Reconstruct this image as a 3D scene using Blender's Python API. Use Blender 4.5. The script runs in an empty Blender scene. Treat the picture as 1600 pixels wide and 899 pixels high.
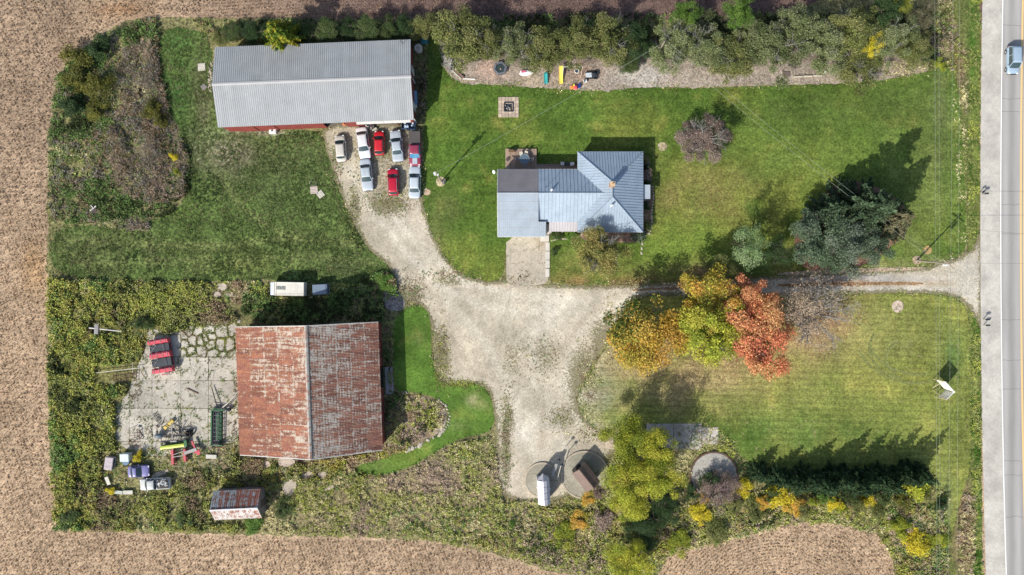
import bpy, math, random
import numpy as np
from mathutils import Vector, noise as mnoise
from mathutils.geometry import delaunay_2d_cdt
SC = bpy.context.scene
COL = SC.collection
R = math.radians
rng = np.random.default_rng(7)
random.seed(7)
# ---------------------------------------------------------------- camera, sky, sun, exposure
H = 107.0
cam = bpy.data.objects.new('camera', bpy.data.cameras.new('camera')); COL.objects.link(cam)
cam.location = (0, 0, H); cam.rotation_euler = (0, 0, 0)
cam.data.angle = 2 * math.atan(80.0 / H)
cam.data.clip_end = 5000; cam.data.clip_start = 0.5
SC.camera = cam
SUN_EL = 38.0
SUN_DIR = Vector((-0.651, -0.759, 0)).normalized()          # towards the sun, on the ground
world = bpy.data.worlds.new('World'); SC.world = world; world.use_nodes = True
wn = world.node_tree.nodes; wl = world.node_tree.links
bg = wn['Background']; sky = wn.new('ShaderNodeTexSky'); sky.sky_type = 'NISHITA'; sky.sun_disc = False
sky.sun_elevation = R(SUN_EL); sky.sun_rotation = math.atan2(SUN_DIR.x, SUN_DIR.y)
sky.air_density = 1.0; sky.dust_density = 2.0
wl.new(sky.outputs[0], bg.inputs[0]); bg.inputs[1].default_value = 0.118
sl = bpy.data.lights.new('sun', 'SUN'); sl.energy = 4.2; sl.angle = R(0.5); sl.color = (1.0, 0.95, 0.86)
so = bpy.data.objects.new('sun', sl); COL.objects.link(so)
tosun = Vector((SUN_DIR.x * math.cos(R(SUN_EL)), SUN_DIR.y * math.cos(R(SUN_EL)), math.sin(R(SUN_EL))))
so.rotation_euler = tosun.to_track_quat('Z', 'Y').to_euler(); so.location = (-60, -70, 80)
SC.view_settings.view_transform = 'Standard'; SC.view_settings.look = 'None'
SC.view_settings.gamma = 1.0; SC.view_settings.exposure = 0.38
SC.cycles.max_bounces = 6; SC.cycles.transparent_max_bounces = 6

# ---------------------------------------------------------------- helpers
def at(px, py, z=0.0):
    k = 0.1 * (1 - z / H)
    return Vector(((px - 800) * k, (449.5 - py) * k, z))

def tag(o, label=None, cat=None, group=None, kind=None):
    if label: o['label'] = label
    if cat: o['category'] = cat
    if group: o['group'] = group
    if kind: o['kind'] = kind
    return o

def thing(name, label, cat, loc=(0, 0, 0), rz=0.0, group=None):
    o = bpy.data.objects.new(name, None); COL.objects.link(o)
    o.location = loc; o.rotation_euler = (0, 0, rz); o.empty_display_size = 0.3
    return tag(o, label, cat, group)

def link(name, me, mat=None, parent=None, **kw):
    o = bpy.data.objects.new(name, me); COL.objects.link(o)
    if mat is not None and not me.materials: me.materials.append(mat)
    if parent is not None: o.parent = parent
    tag(o, **kw)
    return o

def children(o): return [c for c in bpy.data.objects if c.parent == o]
def copy_tree(o, parent=None):
    c = o.copy(); COL.objects.link(c)
    if parent: c.parent = parent
    for ch in list(o.children): copy_tree(ch, c)
    return c

class MB:
    def __init__(s, origin=(0, 0, 0)):
        s.v = []; s.f = []; s.o = Vector(origin)
    def add(s, vs, fs):
        b = len(s.v); s.v += [Vector(p) - s.o for p in vs]; s.f += [[b + i for i in f] for f in fs]; return s
    def box(s, c, d, rz=0.0, rx=0.0, ry=0.0):
        from mathutils import Euler
        m = Euler((rx, ry, rz)).to_matrix(); c = Vector(c); h = Vector(d) / 2; vs = []
        for sx, sy, sz in ((-1,-1,-1),(1,-1,-1),(1,1,-1),(-1,1,-1),(-1,-1,1),(1,-1,1),(1,1,1),(-1,1,1)):
            vs.append(c + m @ Vector((sx*h.x, sy*h.y, sz*h.z)))
        return s.add(vs, [(3,2,1,0),(4,5,6,7),(0,1,5,4),(1,2,6,5),(2,3,7,6),(3,0,4,7)])
    def tube(s, a, b, r, r2=None, n=6, caps=True):
        a = Vector(a); b = Vector(b); r2 = r if r2 is None else r2
        d = (b - a); 
        if d.length < 1e-6: return s
        d.normalize(); u = d.orthogonal().normalized(); w = d.cross(u); vs = []
        for p, q in ((a, r), (b, r2)):
            for i in range(n):
                t = 2*math.pi*i/n; vs.append(p + u*(q*math.cos(t)) + w*(q*math.sin(t)))
        fs = [(i, (i+1) % n, n+(i+1) % n, n+i) for i in range(n)]
        if caps: fs += [tuple(reversed(range(n))), tuple(range(n, 2*n))]
        return s.add(vs, fs)
    def path(s, pts, r, n=5):
        for a, b in zip(pts[:-1], pts[1:]): s.tube(a, b, r, n=n)
        return s
    def prism(s, poly, z0, z1):
        n = len(poly); vs = [Vector((p[0], p[1], z0)) for p in poly] + [Vector((p[0], p[1], z1)) for p in poly]
        return s.add(vs, [tuple(reversed(range(n))), tuple(range(n, 2*n))] + [(i, (i+1) % n, n+(i+1) % n, n+i) for i in range(n)])
    def slab(s, pts, t):                         # thick sheet from planar 3-D polygon, thickness down
        n = len(pts); p = [Vector(q) for q in pts]
        vs = [q - Vector((0, 0, t)) for q in p] + p
        return s.add(vs, [tuple(reversed(range(n))), tuple(range(n, 2*n))] + [(i, (i+1) % n, n+(i+1) % n, n+i) for i in range(n)])
    def cyl(s, c, r, z0, z1, n=24, r2=None):
        c = Vector(c); return s.tube((c.x, c.y, z0), (c.x, c.y, z1), r, r2, n)
    def torus(s, c, r1, r2, n=16, m=6, axis='z'):
        c = Vector(c); vs = []; fs = []
        for i in range(n):
            a = 2*math.pi*i/n
            for j in range(m):
                b = 2*math.pi*j/m; rr = r1 + r2*math.cos(b); z = r2*math.sin(b)
                p = (rr*math.cos(a), rr*math.sin(a), z) if axis == 'z' else ((rr*math.cos(a), z, rr*math.sin(a)) if axis == 'y' else (z, rr*math.cos(a), rr*math.sin(a)))
                vs.append(c + Vector(p))
        for i in range(n):
            for j in range(m): fs.append((i*m+j, ((i+1) % n)*m+j, ((i+1) % n)*m+(j+1) % m, i*m+(j+1) % m))
        return s.add(vs, fs)
    def blob(s, c, r, sub=1, jit=0.2):
        c = Vector(c); n, m = (8, 5) if sub else (6, 4); vs = []; fs = []
        for j in range(m+1):
            for i in range(n):
                ph = math.pi*j/m; th = 2*math.pi*i/n; k = 1 + random.uniform(-jit, jit)
                vs.append(c + Vector((r[0]*math.sin(ph)*math.cos(th)*k, r[1]*math.sin(ph)*math.sin(th)*k, r[2]*math.cos(ph)*k)))
        for j in range(m):
            for i in range(n): fs.append((j*n+i, (j+1)*n+i, (j+1)*n+(i+1) % n, j*n+(i+1) % n))
        return s.add(vs, fs)
    def mesh(s, name, mat=None, smooth=False):
        me = bpy.data.meshes.new(name); me.from_pydata([tuple(v) for v in s.v], [], s.f); me.update()
        if mat is not None: me.materials.append(mat)
        if smooth: me.polygons.foreach_set('use_smooth', [True]*len(me.polygons))
        return me
    def build(s, name, mat, parent=None, smooth=False, bevel=0.0, **kw):
        o = link(name, s.mesh(name, mat, smooth), None, parent, **kw)
        if bevel:
            m = o.modifiers.new('bevel', 'BEVEL'); m.width = bevel; m.segments = 2; m.limit_method = 'ANGLE'
        return o

# ---- node materials
def sock(n, key):
    return n.inputs[key]
class NT:
    def __init__(s, name, rough=0.85, spec=0.25, metal=0.0):
        s.m = bpy.data.materials.new(name); s.m.use_nodes = True
        s.n = s.m.node_tree.nodes; s.l = s.m.node_tree.links
        s.b = s.n['Principled BSDF']; s.b.inputs['Roughness'].default_value = rough
        s.b.inputs['Specular IOR Level'].default_value = spec; s.b.inputs['Metallic'].default_value = metal
        s._pos = None
    def put(s, inp, v):
        if hasattr(v, 'links'): s.l.new(v, inp)
        elif isinstance(v, (tuple, list)) and inp.type == 'RGBA': inp.default_value = (*v[:3], 1)
        else: inp.default_value = v
    def pos(s):
        if s._pos is None: s._pos = s.n.new('ShaderNodeNewGeometry').outputs['Position']
        return s._pos
    def obj(s): return s.n.new('ShaderNodeTexCoord').outputs['Object']
    def mapping(s, v, scale=(1, 1, 1), rot=(0, 0, 0), loc=(0, 0, 0)):
        n = s.n.new('ShaderNodeMapping'); s.l.new(v, n.inputs[0]); n.inputs['Scale'].default_value = scale
        n.inputs['Rotation'].default_value = rot; n.inputs['Location'].default_value = loc; return n.outputs[0]
    def noise(s, scale, detail=4, rough=0.6, vec=None, dist=0.0):
        n = s.n.new('ShaderNodeTexNoise'); s.l.new(vec if vec is not None else s.pos(), n.inputs['Vector'])
        n.inputs['Scale'].default_value = scale; n.inputs['Detail'].default_value = detail
        n.inputs['Roughness'].default_value = rough; n.inputs['Distortion'].default_value = dist
        return n.outputs[0]
    def vor(s, scale, vec=None, out='Distance', rand=1.0):
        n = s.n.new('ShaderNodeTexVoronoi'); s.l.new(vec if vec is not None else s.pos(), n.inputs['Vector'])
        n.inputs['Scale'].default_value = scale; n.inputs['Randomness'].default_value = rand; return n.outputs[out]
    def ramp(s, v, a, b, lo=0.0, hi=1.0):
        n = s.n.new('ShaderNodeMapRange'); s.l.new(v, n.inputs[0])
        n.inputs[1].default_value = a; n.inputs[2].default_value = b; n.inputs[3].default_value = lo; n.inputs[4].default_value = hi
        return n.outputs[0]
    def math(s, op, a, b=0.0, c=0.0):
        n = s.n.new('ShaderNodeMath'); n.operation = op; s.put(n.inputs[0], a); s.put(n.inputs[1], b)
        if op in ('MULTIPLY_ADD',): s.put(n.inputs[2], c)
        return n.outputs[0]
    def mix(s, f, a, b, mode='MIX'):
        n = s.n.new('ShaderNodeMix'); n.data_type = 'RGBA'; n.blend_type = mode
        s.put(n.inputs[0], f); s.put(n.inputs[6], a); s.put(n.inputs[7], b); return n.outputs[2]
    def scale(s, c, f):                       # colour times scalar
        n = s.n.new('ShaderNodeVectorMath'); n.operation = 'SCALE'; s.put(n.inputs[0], c) if hasattr(c, 'links') else setattr(n.inputs[0], 'default_value', c[:3])
        s.put(n.inputs['Scale'], f); return n.outputs[0]
    def attr(s, name, out='Color'):
        n = s.n.new('ShaderNodeAttribute'); n.attribute_name = name; return n.outputs[out]
    def rand(s): return s.n.new('ShaderNodeObjectInfo').outputs['Random']
    def sep(s, v):
        n = s.n.new('ShaderNodeSeparateXYZ'); s.l.new(v, n.inputs[0]); return n.outputs
    def wave(s, scale, vec, dist=0.0, dscale=1.0, direction='X'):
        n = s.n.new('ShaderNodeTexWave'); s.l.new(vec, n.inputs['Vector']); n.bands_direction = direction
        n.inputs['Scale'].default_value = scale; n.inputs['Distortion'].default_value = dist
        n.inputs['Detail Scale'].default_value = dscale; return n.outputs['Fac']
    def bump(s, h, strength=0.4, dist=0.1):
        n = s.n.new('ShaderNodeBump'); s.l.new(h, n.inputs['Height']); n.inputs['Strength'].default_value = strength
        n.inputs['Distance'].default_value = dist; s.l.new(n.outputs[0], s.b.inputs['Normal'])
    def out(s, c): s.put(s.b.inputs['Base Color'], c); return s.m

MC = {}
def paint(name, c, rough=0.5, spec=0.4, metal=0.0, var=0.12, sc=1.2, dirt=None):
    if name in MC: return MC[name]
    t = NT(name, rough, spec, metal)
    n1 = t.noise(sc, 6, 0.65); n2 = t.noise(sc*9, 4)
    f = t.math('MULTIPLY', t.ramp(n1, 0.3, 0.7, 1-var, 1+var), t.ramp(n2, 0.25, 0.75, 1-var*0.6, 1+var*0.6))
    c2 = t.scale(c, f)
    if dirt:
        c2 = t.mix(t.ramp(t.noise(sc*2.3, 7, 0.7), 0.5, 0.72, 0, 0.75), c2, dirt)
    MC[name] = t.out(c2); return MC[name]

# ---- outlines, sheets and their per-vertex surface data
def px2w(poly): return [((x-800)*0.1, (449.5-y)*0.1) for x, y in poly]
def inside(poly, P):
    x, y = P[:, 0], P[:, 1]; c = np.zeros(len(P), bool); n = len(poly)
    for i in range(n):
        x1, y1 = poly[i]; x2, y2 = poly[(i+1) % n]
        if y1 == y2: continue
        m = ((y1 > y) != (y2 > y)) & (x < (x2-x1)*(y-y1)/(y2-y1)+x1); c ^= m
    return c
def edist(poly, P):
    d = np.full(len(P), 1e9); n = len(poly)
    for i in range(n):
        a = np.array(poly[i]); b = np.array(poly[(i+1) % n]); ab = b-a; L = (ab**2).sum()
        if L < 1e-12: continue
        t = np.clip(((P-a)@ab)/L, 0, 1); q = a+t[:, None]*ab; d = np.minimum(d, np.hypot(P[:, 0]-q[:, 0], P[:, 1]-q[:, 1]))
    return d
def smooth_poly(poly, it=2):
    for _ in range(it):
        o = []
        for i in range(len(poly)):
            a = poly[i]; b = poly[(i+1) % len(poly)]
            o.append((a[0]*.75+b[0]*.25, a[1]*.75+b[1]*.25)); o.append((a[0]*.25+b[0]*.75, a[1]*.25+b[1]*.75))
        poly = o
    return poly
def rough_poly(poly, step=0.35, jag=0.15, seed=0.0, sm=2):
    if sm: poly = smooth_poly(poly, sm)
    pts = []
    n = len(poly)
    for i in range(n):
        a = Vector(poly[i]); b = Vector(poly[(i+1) % n]); L = (b-a).length; k = max(1, int(L/step))
        for j in range(k): pts.append(a.lerp(b, j/k))
    out = []
    m = len(pts)
    for i, p in enumerate(pts):
        t = pts[(i+1) % m]-pts[i-1]
        if t.length < 1e-9: continue
        t.normalize(); nr = Vector((-t.y, t.x))
        d = mnoise.noise(Vector((p.x*0.9, p.y*0.9, seed)))*jag*1.3 + mnoise.noise(Vector((p.x*3.1, p.y*3.1, seed+5)))*jag
        out.append((p.x+nr.x*d, p.y+nr.y*d))
    return out
def fnoise(P, s, seed=0.0):
    return np.array([mnoise.fractal(Vector((x*s, y*s, seed)), 1.0, 2.0, 3) for x, y in P])
def gauss(P, blobs):
    w = np.zeros(len(P))
    for b in blobs:
        cx, cy = (b[0]-800)*.1, (449.5-b[1])*.1; rx, ry = b[2]*.1, b[3]*.1; a = b[4]
        w = np.maximum(w, a*np.exp(-(((P[:, 0]-cx)/rx)**2+((P[:, 1]-cy)/ry)**2)))
    return w
def np_mesh(name, V, F, cols=None, attrs=None, mat=None, k=None):
    me = bpy.data.meshes.new(name); nv = len(V); nf = len(F); k = F.shape[1]
    me.vertices.add(nv); me.vertices.foreach_set('co', np.ascontiguousarray(V, dtype=np.float32).ravel())
    me.loops.add(nf*k); me.loops.foreach_set('vertex_index', np.ascontiguousarray(F, dtype=np.int32).ravel())
    me.polygons.add(nf); me.polygons.foreach_set('loop_start', np.arange(0, nf*k, k, dtype=np.int32))
    try: me.polygons.foreach_set('loop_total', np.full(nf, k, dtype=np.int32))
    except Exception: pass
    me.update(calc_edges=True)
    if cols is not None:
        a = me.attributes.new('tint', 'FLOAT_COLOR', 'POINT')
        a.data.foreach_set('color', np.hstack([cols, np.ones((nv, 1))]).astype(np.float32).ravel())
    for kx, v in (attrs or {}).items():
        a = me.attributes.new(kx, 'FLOAT', 'POINT'); a.data.foreach_set('value', v.astype(np.float32))
    if mat is not None: me.materials.append(mat)
    return me
def sheet(name, poly, z, mat, base, blobs=(), weeds=(), step=0.7, jag=0.15, world=False, sm=2, seed=0.0, weed_edge=0.0, kind='structure', tracks=(), **kw):
    """flat ground cover: base = surface colour, blobs = [(px,py,rx,ry,amount,colour)] patches of another soil or grass"""
    if not world: poly = px2w(poly)
    ol = rough_poly(poly, min(0.4, step), jag, seed, sm)
    xs = [p[0] for p in ol]; ys = [p[1] for p in ol]
    gx, gy = np.meshgrid(np.arange(min(xs), max(xs), step), np.arange(min(ys), max(ys), step))
    G = np.stack([gx.ravel(), gy.ravel()], 1); G = G + rng.uniform(-.2, .2, G.shape)*step
    G = G[inside(ol, G)]; G = G[(edist(ol[::2], G) > step*0.5)]
    vs = [Vector(p) for p in ol] + [Vector(p) for p in G]
    n = len(ol); r = delaunay_2d_cdt(vs, [], [list(range(n))], 1, 1e-5)
    P = np.array([(v.x, v.y) for v in r[0]]); F = np.array([f for f in r[2] if len(f) == 3])
    c = np.tile(np.array(base, float), (len(P), 1))
    if name in ('lawn', 'meadow', 'gravel_drive'):
        f1 = fnoise(P, .10, 51)[:, None]; f2 = fnoise(P, .33, 77)[:, None]
        c = c*(1+.26*f1+.22*f2) if name != 'gravel_drive' else c*(1+.16*f1+.10*f2)
        if name == 'lawn': c = c+np.clip(f2-.24, 0, 1)*np.array((.14, .06, .03))+np.clip(f1-.1, 0, 1)*np.array((.07, .02, .01))
    for b in blobs:
        w = gauss(P, [b[:5]]); w = np.clip(w*(1+1.2*fnoise(P, 0.25, b[0]*.1)), 0, 1)[:, None]
        c = c*(1-w)+np.array(b[5])*w
    for (pts, wdt, amt, colr) in tracks:
        pl_ = px2w(pts); d_ = np.full(len(P), 1e9)
        for a_, b_ in zip(pl_[:-1], pl_[1:]): d_ = np.minimum(d_, edist([a_, b_], P))
        w = np.clip(amt*np.exp(-(d_/(wdt*.1))**2)*(1+.9*fnoise(P, .3, wdt)), 0, 1)[:, None]; c = c*(1-w)+np.array(colr)*w
    ed = edist(ol[::2], P)
    wd = gauss(P, weeds) if len(weeds) else np.zeros(len(P))
    if weed_edge: wd = np.maximum(wd, np.clip(1-ed/weed_edge, 0, 1))
    V = np.hstack([P, np.full((len(P), 1), z)])
    # keep normals up
    a = V[F[:, 1]]-V[F[:, 0]]; b = V[F[:, 2]]-V[F[:, 0]]; up = (a[:, 0]*b[:, 1]-a[:, 1]*b[:, 0]) < 0
    F[up] = F[up][:, ::-1]
    me = np_mesh(name, V, F, c, {'weed': wd, 'edge': ed}, mat)
    return link(name, me, None, None, kind=kind, **kw)

# ---- foliage meshes
def leaf_mat(name, trans=0.25, rough=0.65):
    t = NT(name, rough, 0.2)
    c = t.attr('tint'); r = t.rand()
    c = t.mix(0.35, c, t.scale(c, t.ramp(r, 0, 1, 0.6, 1.4)))
    t.put(t.b.inputs['Base Color'], c)
    tr = t.n.new('ShaderNodeBsdfTranslucent'); t.l.new(c, tr.inputs[0])
    mx = t.n.new('ShaderNodeMixShader'); mx.inputs[0].default_value = trans
    t.l.new(t.b.outputs[0], mx.inputs[1]); t.l.new(tr.outputs[0], mx.inputs[2])
    t.l.new(mx.outputs[0], t.n['Material Output'].inputs[0]); return t.m
LEAF = leaf_mat('leaf_surface', .36); BLADE = leaf_mat('stalk_surface', 0.15, 0.8)

def unit(v): return v/np.maximum(np.linalg.norm(v, axis=1, keepdims=True), 1e-9)
def leaf_quads(C, size, cols, nbias=None, k=0.9, asp=0.55):
    n = len(C); nr = rng.normal(size=(n, 3))
    if nbias is not None: nr = unit(nr)*k+nbias
    nr = unit(nr); a = unit(np.cross(nr, rng.normal(size=(n, 3)))); b = np.cross(nr, a)
    s = np.asarray(size).reshape(-1, 1)*np.ones((n, 1))*rng.uniform(0.6, 1.35, (n, 1))
    V = np.stack([C-a*s*.5, C-b*s*.5*asp, C+a*s*.5, C+b*s*.5*asp], 1).reshape(-1, 3)
    F = np.arange(n*4).reshape(n, 4); return V, F, np.repeat(cols, 4, 0)
def pick(pal, n, w=None):
    pal = np.array(pal, float); i = rng.choice(len(pal), n, p=w); c = pal[i]
    return c*rng.uniform(0.72, 1.3, (n, 1))*rng.uniform(0.93, 1.07, (n, 3))
def crown_round(Rr=1.0, N=9000, lobes=34, size=0.06, pal=((.06, .09, .03),), flat=0.85, sparse=0.0, lobe_r=0.3, seed=0, patch=None, rough_out=0.22):
    """unit-radius broadleaf crown, centre at the origin; patch = (direction, colour) for a part in other autumn colour"""
    g = np.random.default_rng(seed)
    d = unit(g.normal(size=(lobes, 3))); d[:, 2] = d[:, 2]*0.9+0.15
    rad = g.uniform(0.35, 0.92, (lobes, 1))+g.uniform(-rough_out, rough_out, (lobes, 1)); L = d*rad; L[:, 2] *= flat
    lr = g.uniform(0.6, 1.25, lobes)*lobe_r; lw = lr**2; lw /= lw.sum()
    li = g.choice(lobes, N, p=lw); u = unit(g.normal(size=(N, 3)))
    q = g.uniform(0, 1, (N, 1))**0.45
    P = L[li]+u*q*lr[li][:, None]*np.array([1, 1, .8])
    lc = np.array([pal[g.integers(len(pal))] for _ in range(lobes)])
    c = lc[li]*0.55+pick(pal, N)*0.45; c = c*g.uniform(.5, 1.55, (N, 1))
    if patch:
        for dv, pc, thr in patch:
            m = (P@unit(np.array([dv], float))[0] + 0.25*g.normal(size=N)) > thr; c[m] = (np.array(pc)*g.uniform(.7, 1.25, (m.sum(), 1)))
    nb = unit(P+np.array([0, 0, .9]))*1.1
    V, F, cc = leaf_quads(P*Rr, size, c, nb); return V, F, cc
def crown_conifer(N=9000, whorls=17, per=11, pal=((.03, .06, .035),), size=0.06, droop=0.25, base_r=1.0, top=1.0, tip=None, seed=0, wide=0.17):
    """conifer crown: height 1 (z 0..1), radius base_r at the bottom, needles along separate boughs"""
    g = np.random.default_rng(seed); B = []
    for w in range(whorls):
        z = (w+.5)/whorls; r = base_r*(1-z)**0.85+0.04; m = max(4, int(per*(1-z*.55)))
        for k in range(m):
            a = 2*math.pi*(k+g.uniform(-.35, .35))/m+w*1.3; B.append((z+g.uniform(-.02, .02), a, r*g.uniform(.72, 1.15)))
    B = np.array(B); wt = B[:, 2]**1.4; wt /= wt.sum(); i = g.choice(len(B), N, p=wt); t = g.uniform(0, 1, N)**0.75
    z, a, r = B[i].T
    side = g.normal(size=N)*wide*r*(1.05-t)*0.9
    x = np.cos(a)*r*t-np.sin(a)*side; y = np.sin(a)*r*t+np.cos(a)*side; zz = z*top-droop*r*t**1.5*.5-np.abs(side)*.25+g.normal(size=N)*.008
    P = np.stack([x, y, np.maximum(zz, 0.0)], 1)
    bc = np.array([pal[g.integers(len(pal))] for _ in range(len(B))])*g.uniform(.75, 1.25, (len(B), 1)); c = bc[i]*g.uniform(.7, 1.25, (N, 1))
    if tip is not None:
        m = t > 0.72; c[m] = c[m]*.4+np.array(tip)*.6
    nb = np.stack([np.cos(a)*.3, np.sin(a)*.3, np.ones(N)], 1)
    V, F, cc = leaf_quads(P, size, c, nb, 0.7, 0.4); return V, F, cc
def tuft_arrays(P, h, rad, cols, blades=6, width=0.07):
    n = len(P); K = max(4, int(blades*.75)); width = width*1.9; a = rng.uniform(0, 2*math.pi, (n, K)); r = rng.uniform(.25, 1, (n, K))*np.reshape(rad, (-1, 1)); hh = rng.uniform(.55, 1.1, (n, K))*np.reshape(h, (-1, 1))
    bx = P[:, 0:1]+rng.normal(size=(n, K))*.06; by = P[:, 1:2]+rng.normal(size=(n, K))*.06; bz = (P[:, 2:3] if P.shape[1] > 2 else np.zeros((n, 1)))*np.ones((1, K))
    tx = bx+np.cos(a)*r; ty = by+np.sin(a)*r; wx = -np.sin(a)*width*.5; wy = np.cos(a)*width*.5
    mx = (bx+tx)/2; my = (by+ty)/2
    V = np.stack([np.stack([bx, by, bz], -1), np.stack([mx+wx, my+wy, bz+hh*.72], -1), np.stack([tx, ty, bz+hh], -1), np.stack([mx-wx, my-wy, bz+hh*.72], -1)], 2).reshape(-1, 3)
    F = np.arange(n*K*4).reshape(-1, 4)
    c = np.repeat(cols, K*4, 0)*np.repeat(rng.uniform(.5, 1.5, (n*K, 1)), 4, 0)
    return V, F, c
def merge(parts):
    V = []; F = []; Cc = []; o = 0
    for v, f, c in parts: V.append(v); F.append(f+o); Cc.append(c); o += len(v)
    return np.vstack(V), np.vstack(F), np.vstack(Cc)
def scatter(poly, dens, world=False, holes=()):
    if not world: poly = px2w(poly)
    xs = [p[0] for p in poly]; ys = [p[1] for p in poly]; A = (max(xs)-min(xs))*(max(ys)-min(ys)); n = int(A*dens)
    P = np.stack([rng.uniform(min(xs), max(xs), n), rng.uniform(min(ys), max(ys), n)], 1); P = P[inside(poly, P)]
    for hpoly in holes:
        if len(P): P = P[~inside(px2w(hpoly), P)]
    return P
def patch_colors(P, pal, s=0.22, seed=0.0, mixn=0.25):
    """choose from the palette by position so that plants of a kind stand together"""
    f = (fnoise(P, s, seed)*0.9+0.5)+rng.normal(size=len(P))*mixn*.5; i = np.clip((f*len(pal)).astype(int), 0, len(pal)-1)
    return np.array(pal, float)[i]*rng.uniform(.7, 1.35, (len(P), 1))

# ================================================================= GROUND
def ground_mat(name, fine=7.0, contrast=0.45, speck=None, speck_c=(0.07, 0.08, 0.03), stripes=None, weedc=None, bumpd=0.06, rough=0.95, broad=0.18, speck2=None, mid=1.6):
    fine *= .5; mid *= .6; t = NT(name, rough, 0.1)
    n0 = t.noise(broad, 5, 0.6); n1 = t.noise(mid, 6, 0.7); n2 = t.noise(fine, 5, 0.75)
    f = t.math('MULTIPLY', t.ramp(n0, 0.36, 0.64, 0.84, 1.16), t.ramp(n1, 0.36, 0.64, 1-contrast*0.45, 1+contrast*0.45))
    f = t.math('MULTIPLY', f, t.ramp(n2, 0.37, 0.63, 1-contrast*.85, 1+contrast*.9))
    c = t.scale(t.attr('tint'), f)
    if stripes:
        for sc_, rot, amt in stripes:
            w = t.wave(sc_, t.mapping(t.pos(), rot=(0, 0, rot)), 2.2, 0.12, 'Y')
            c = t.scale(c, t.ramp(w, 0, 1, 1-amt, 1+amt))
    if speck is not None:
        s = t.noise(fine*0.8, 3, 0.6, t.mapping(t.pos(), loc=(17, 3, 1)))
        c = t.mix(t.ramp(s, speck, speck+0.05, 0, 0.8), c, speck_c)
    if speck2 is not None:
        s = t.noise(fine*0.55, 4, 0.7, t.mapping(t.pos(), loc=(7, 33, 1)))
        c = t.mix(t.ramp(s, speck2[0], speck2[0]+0.06, 0, 0.85), c, speck2[1])
    if weedc is not None:
        s = t.math('ADD', t.noise(3.2, 7, 0.78, t.mapping(t.pos(), loc=(1, 9, 0))), t.math('MULTIPLY_ADD', t.attr('weed', 'Fac'), 0.42, -0.62))
        s2 = t.noise(9, 3, 0.6)
        c = t.mix(t.ramp(s, 0.04, 0.10, 0, 0.92), c, t.mix(t.ramp(s2, .35, .6), weedc[0], weedc[1]))
    if name == 'old_concrete':
        v = t.n.new('ShaderNodeTexVoronoi'); v.feature = 'DISTANCE_TO_EDGE'; v.inputs['Scale'].default_value = .42
        wv = t.n.new('ShaderNodeVectorMath'); wv.operation = 'ADD'; t.l.new(t.pos(), wv.inputs[0]); ns_ = t.n.new('ShaderNodeTexNoise'); ns_.inputs['Scale'].default_value = .8; t.l.new(t.pos(), ns_.inputs[0]); t.l.new(ns_.outputs['Color'], wv.inputs[1]); t.l.new(wv.outputs[0], v.inputs['Vector'])
        crk = t.math('MULTIPLY', t.ramp(v.outputs['Distance'], .008, .02, 1, 0), t.ramp(t.noise(.35, 2, .5), .46, .56))
        c = t.mix(t.math('MULTIPLY', crk, .8), c, (.12, .11, .06)); c = t.mix(t.ramp(t.noise(.9, 6, .7, t.mapping(t.pos(), loc=(5, 5, 0))), .52, .68, 0, .45), c, (.27, .235, .165))
    h = t.math('ADD', n2, t.math('MULTIPLY', n1, 0.7)); t.bump(h, 0.9, bumpd)
    return t.out(c)

M_soil = ground_mat('field_soil', 7.5, 0.5, bumpd=0.16, stripes=[(0.42, 0.0, 0.06)])
M_rough = ground_mat('rough_ground_soil', 5, 0.6, bumpd=0.12, speck=0.56, speck_c=(.05, .045, .03))
M_lawn = ground_mat('lawn_grass', 6.0, 0.5, bumpd=0.05, stripes=[(0.24, 0.02, 0.05), (0.95, 0.03, 0.035)], speck2=(0.62, (.13, .17, .05)), broad=0.12)
M_lawn2 = ground_mat('lawn_grass_striped', 6.0, 0.46, bumpd=0.04, stripes=[(0.33, 0.02, 0.09), (0.85, 0.03, 0.05)], speck2=(0.60, (.24, .22, .10)), broad=0.12)
M_lawn3 = ground_mat('lawn_grass_fresh', 6.0, 0.36, bumpd=0.04, speck2=(0.64, (.12, .18, .05)))
M_meadow = ground_mat('meadow_grass', 5.0, 0.8, bumpd=0.09, speck=0.60, speck_c=(.03, .04, .018), speck2=(0.60, (.12, .115, .06)))
M_gravel = ground_mat('gravel', 8.0, 0.27, bumpd=0.05, weedc=[(.12, .11, .065), (.24, .215, .13)], speck2=(0.63, (.26, .23, .17)), rough=0.9)
M_mulch = ground_mat('mulch', 8.0, 0.5, bumpd=0.07, speck=0.58, speck_c=(.12, .09, .07), speck2=(0.6, (.5, .47, .42)))
M_conc = ground_mat('old_concrete', 6.0, 0.15, bumpd=0.02, speck=0.62, speck_c=(.16, .14, .10), mid=0.8)
M_ash = ground_mat('ash', 7.0, 0.5, bumpd=0.08, speck=0.6, speck_c=(.05, .05, .05))
M_verge = ground_mat('verge_grass', 6.0, 0.5, bumpd=0.08, speck=0.6, speck_c=(.05, .05, .02), speck2=(0.6, (.26, .24, .1)))

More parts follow.
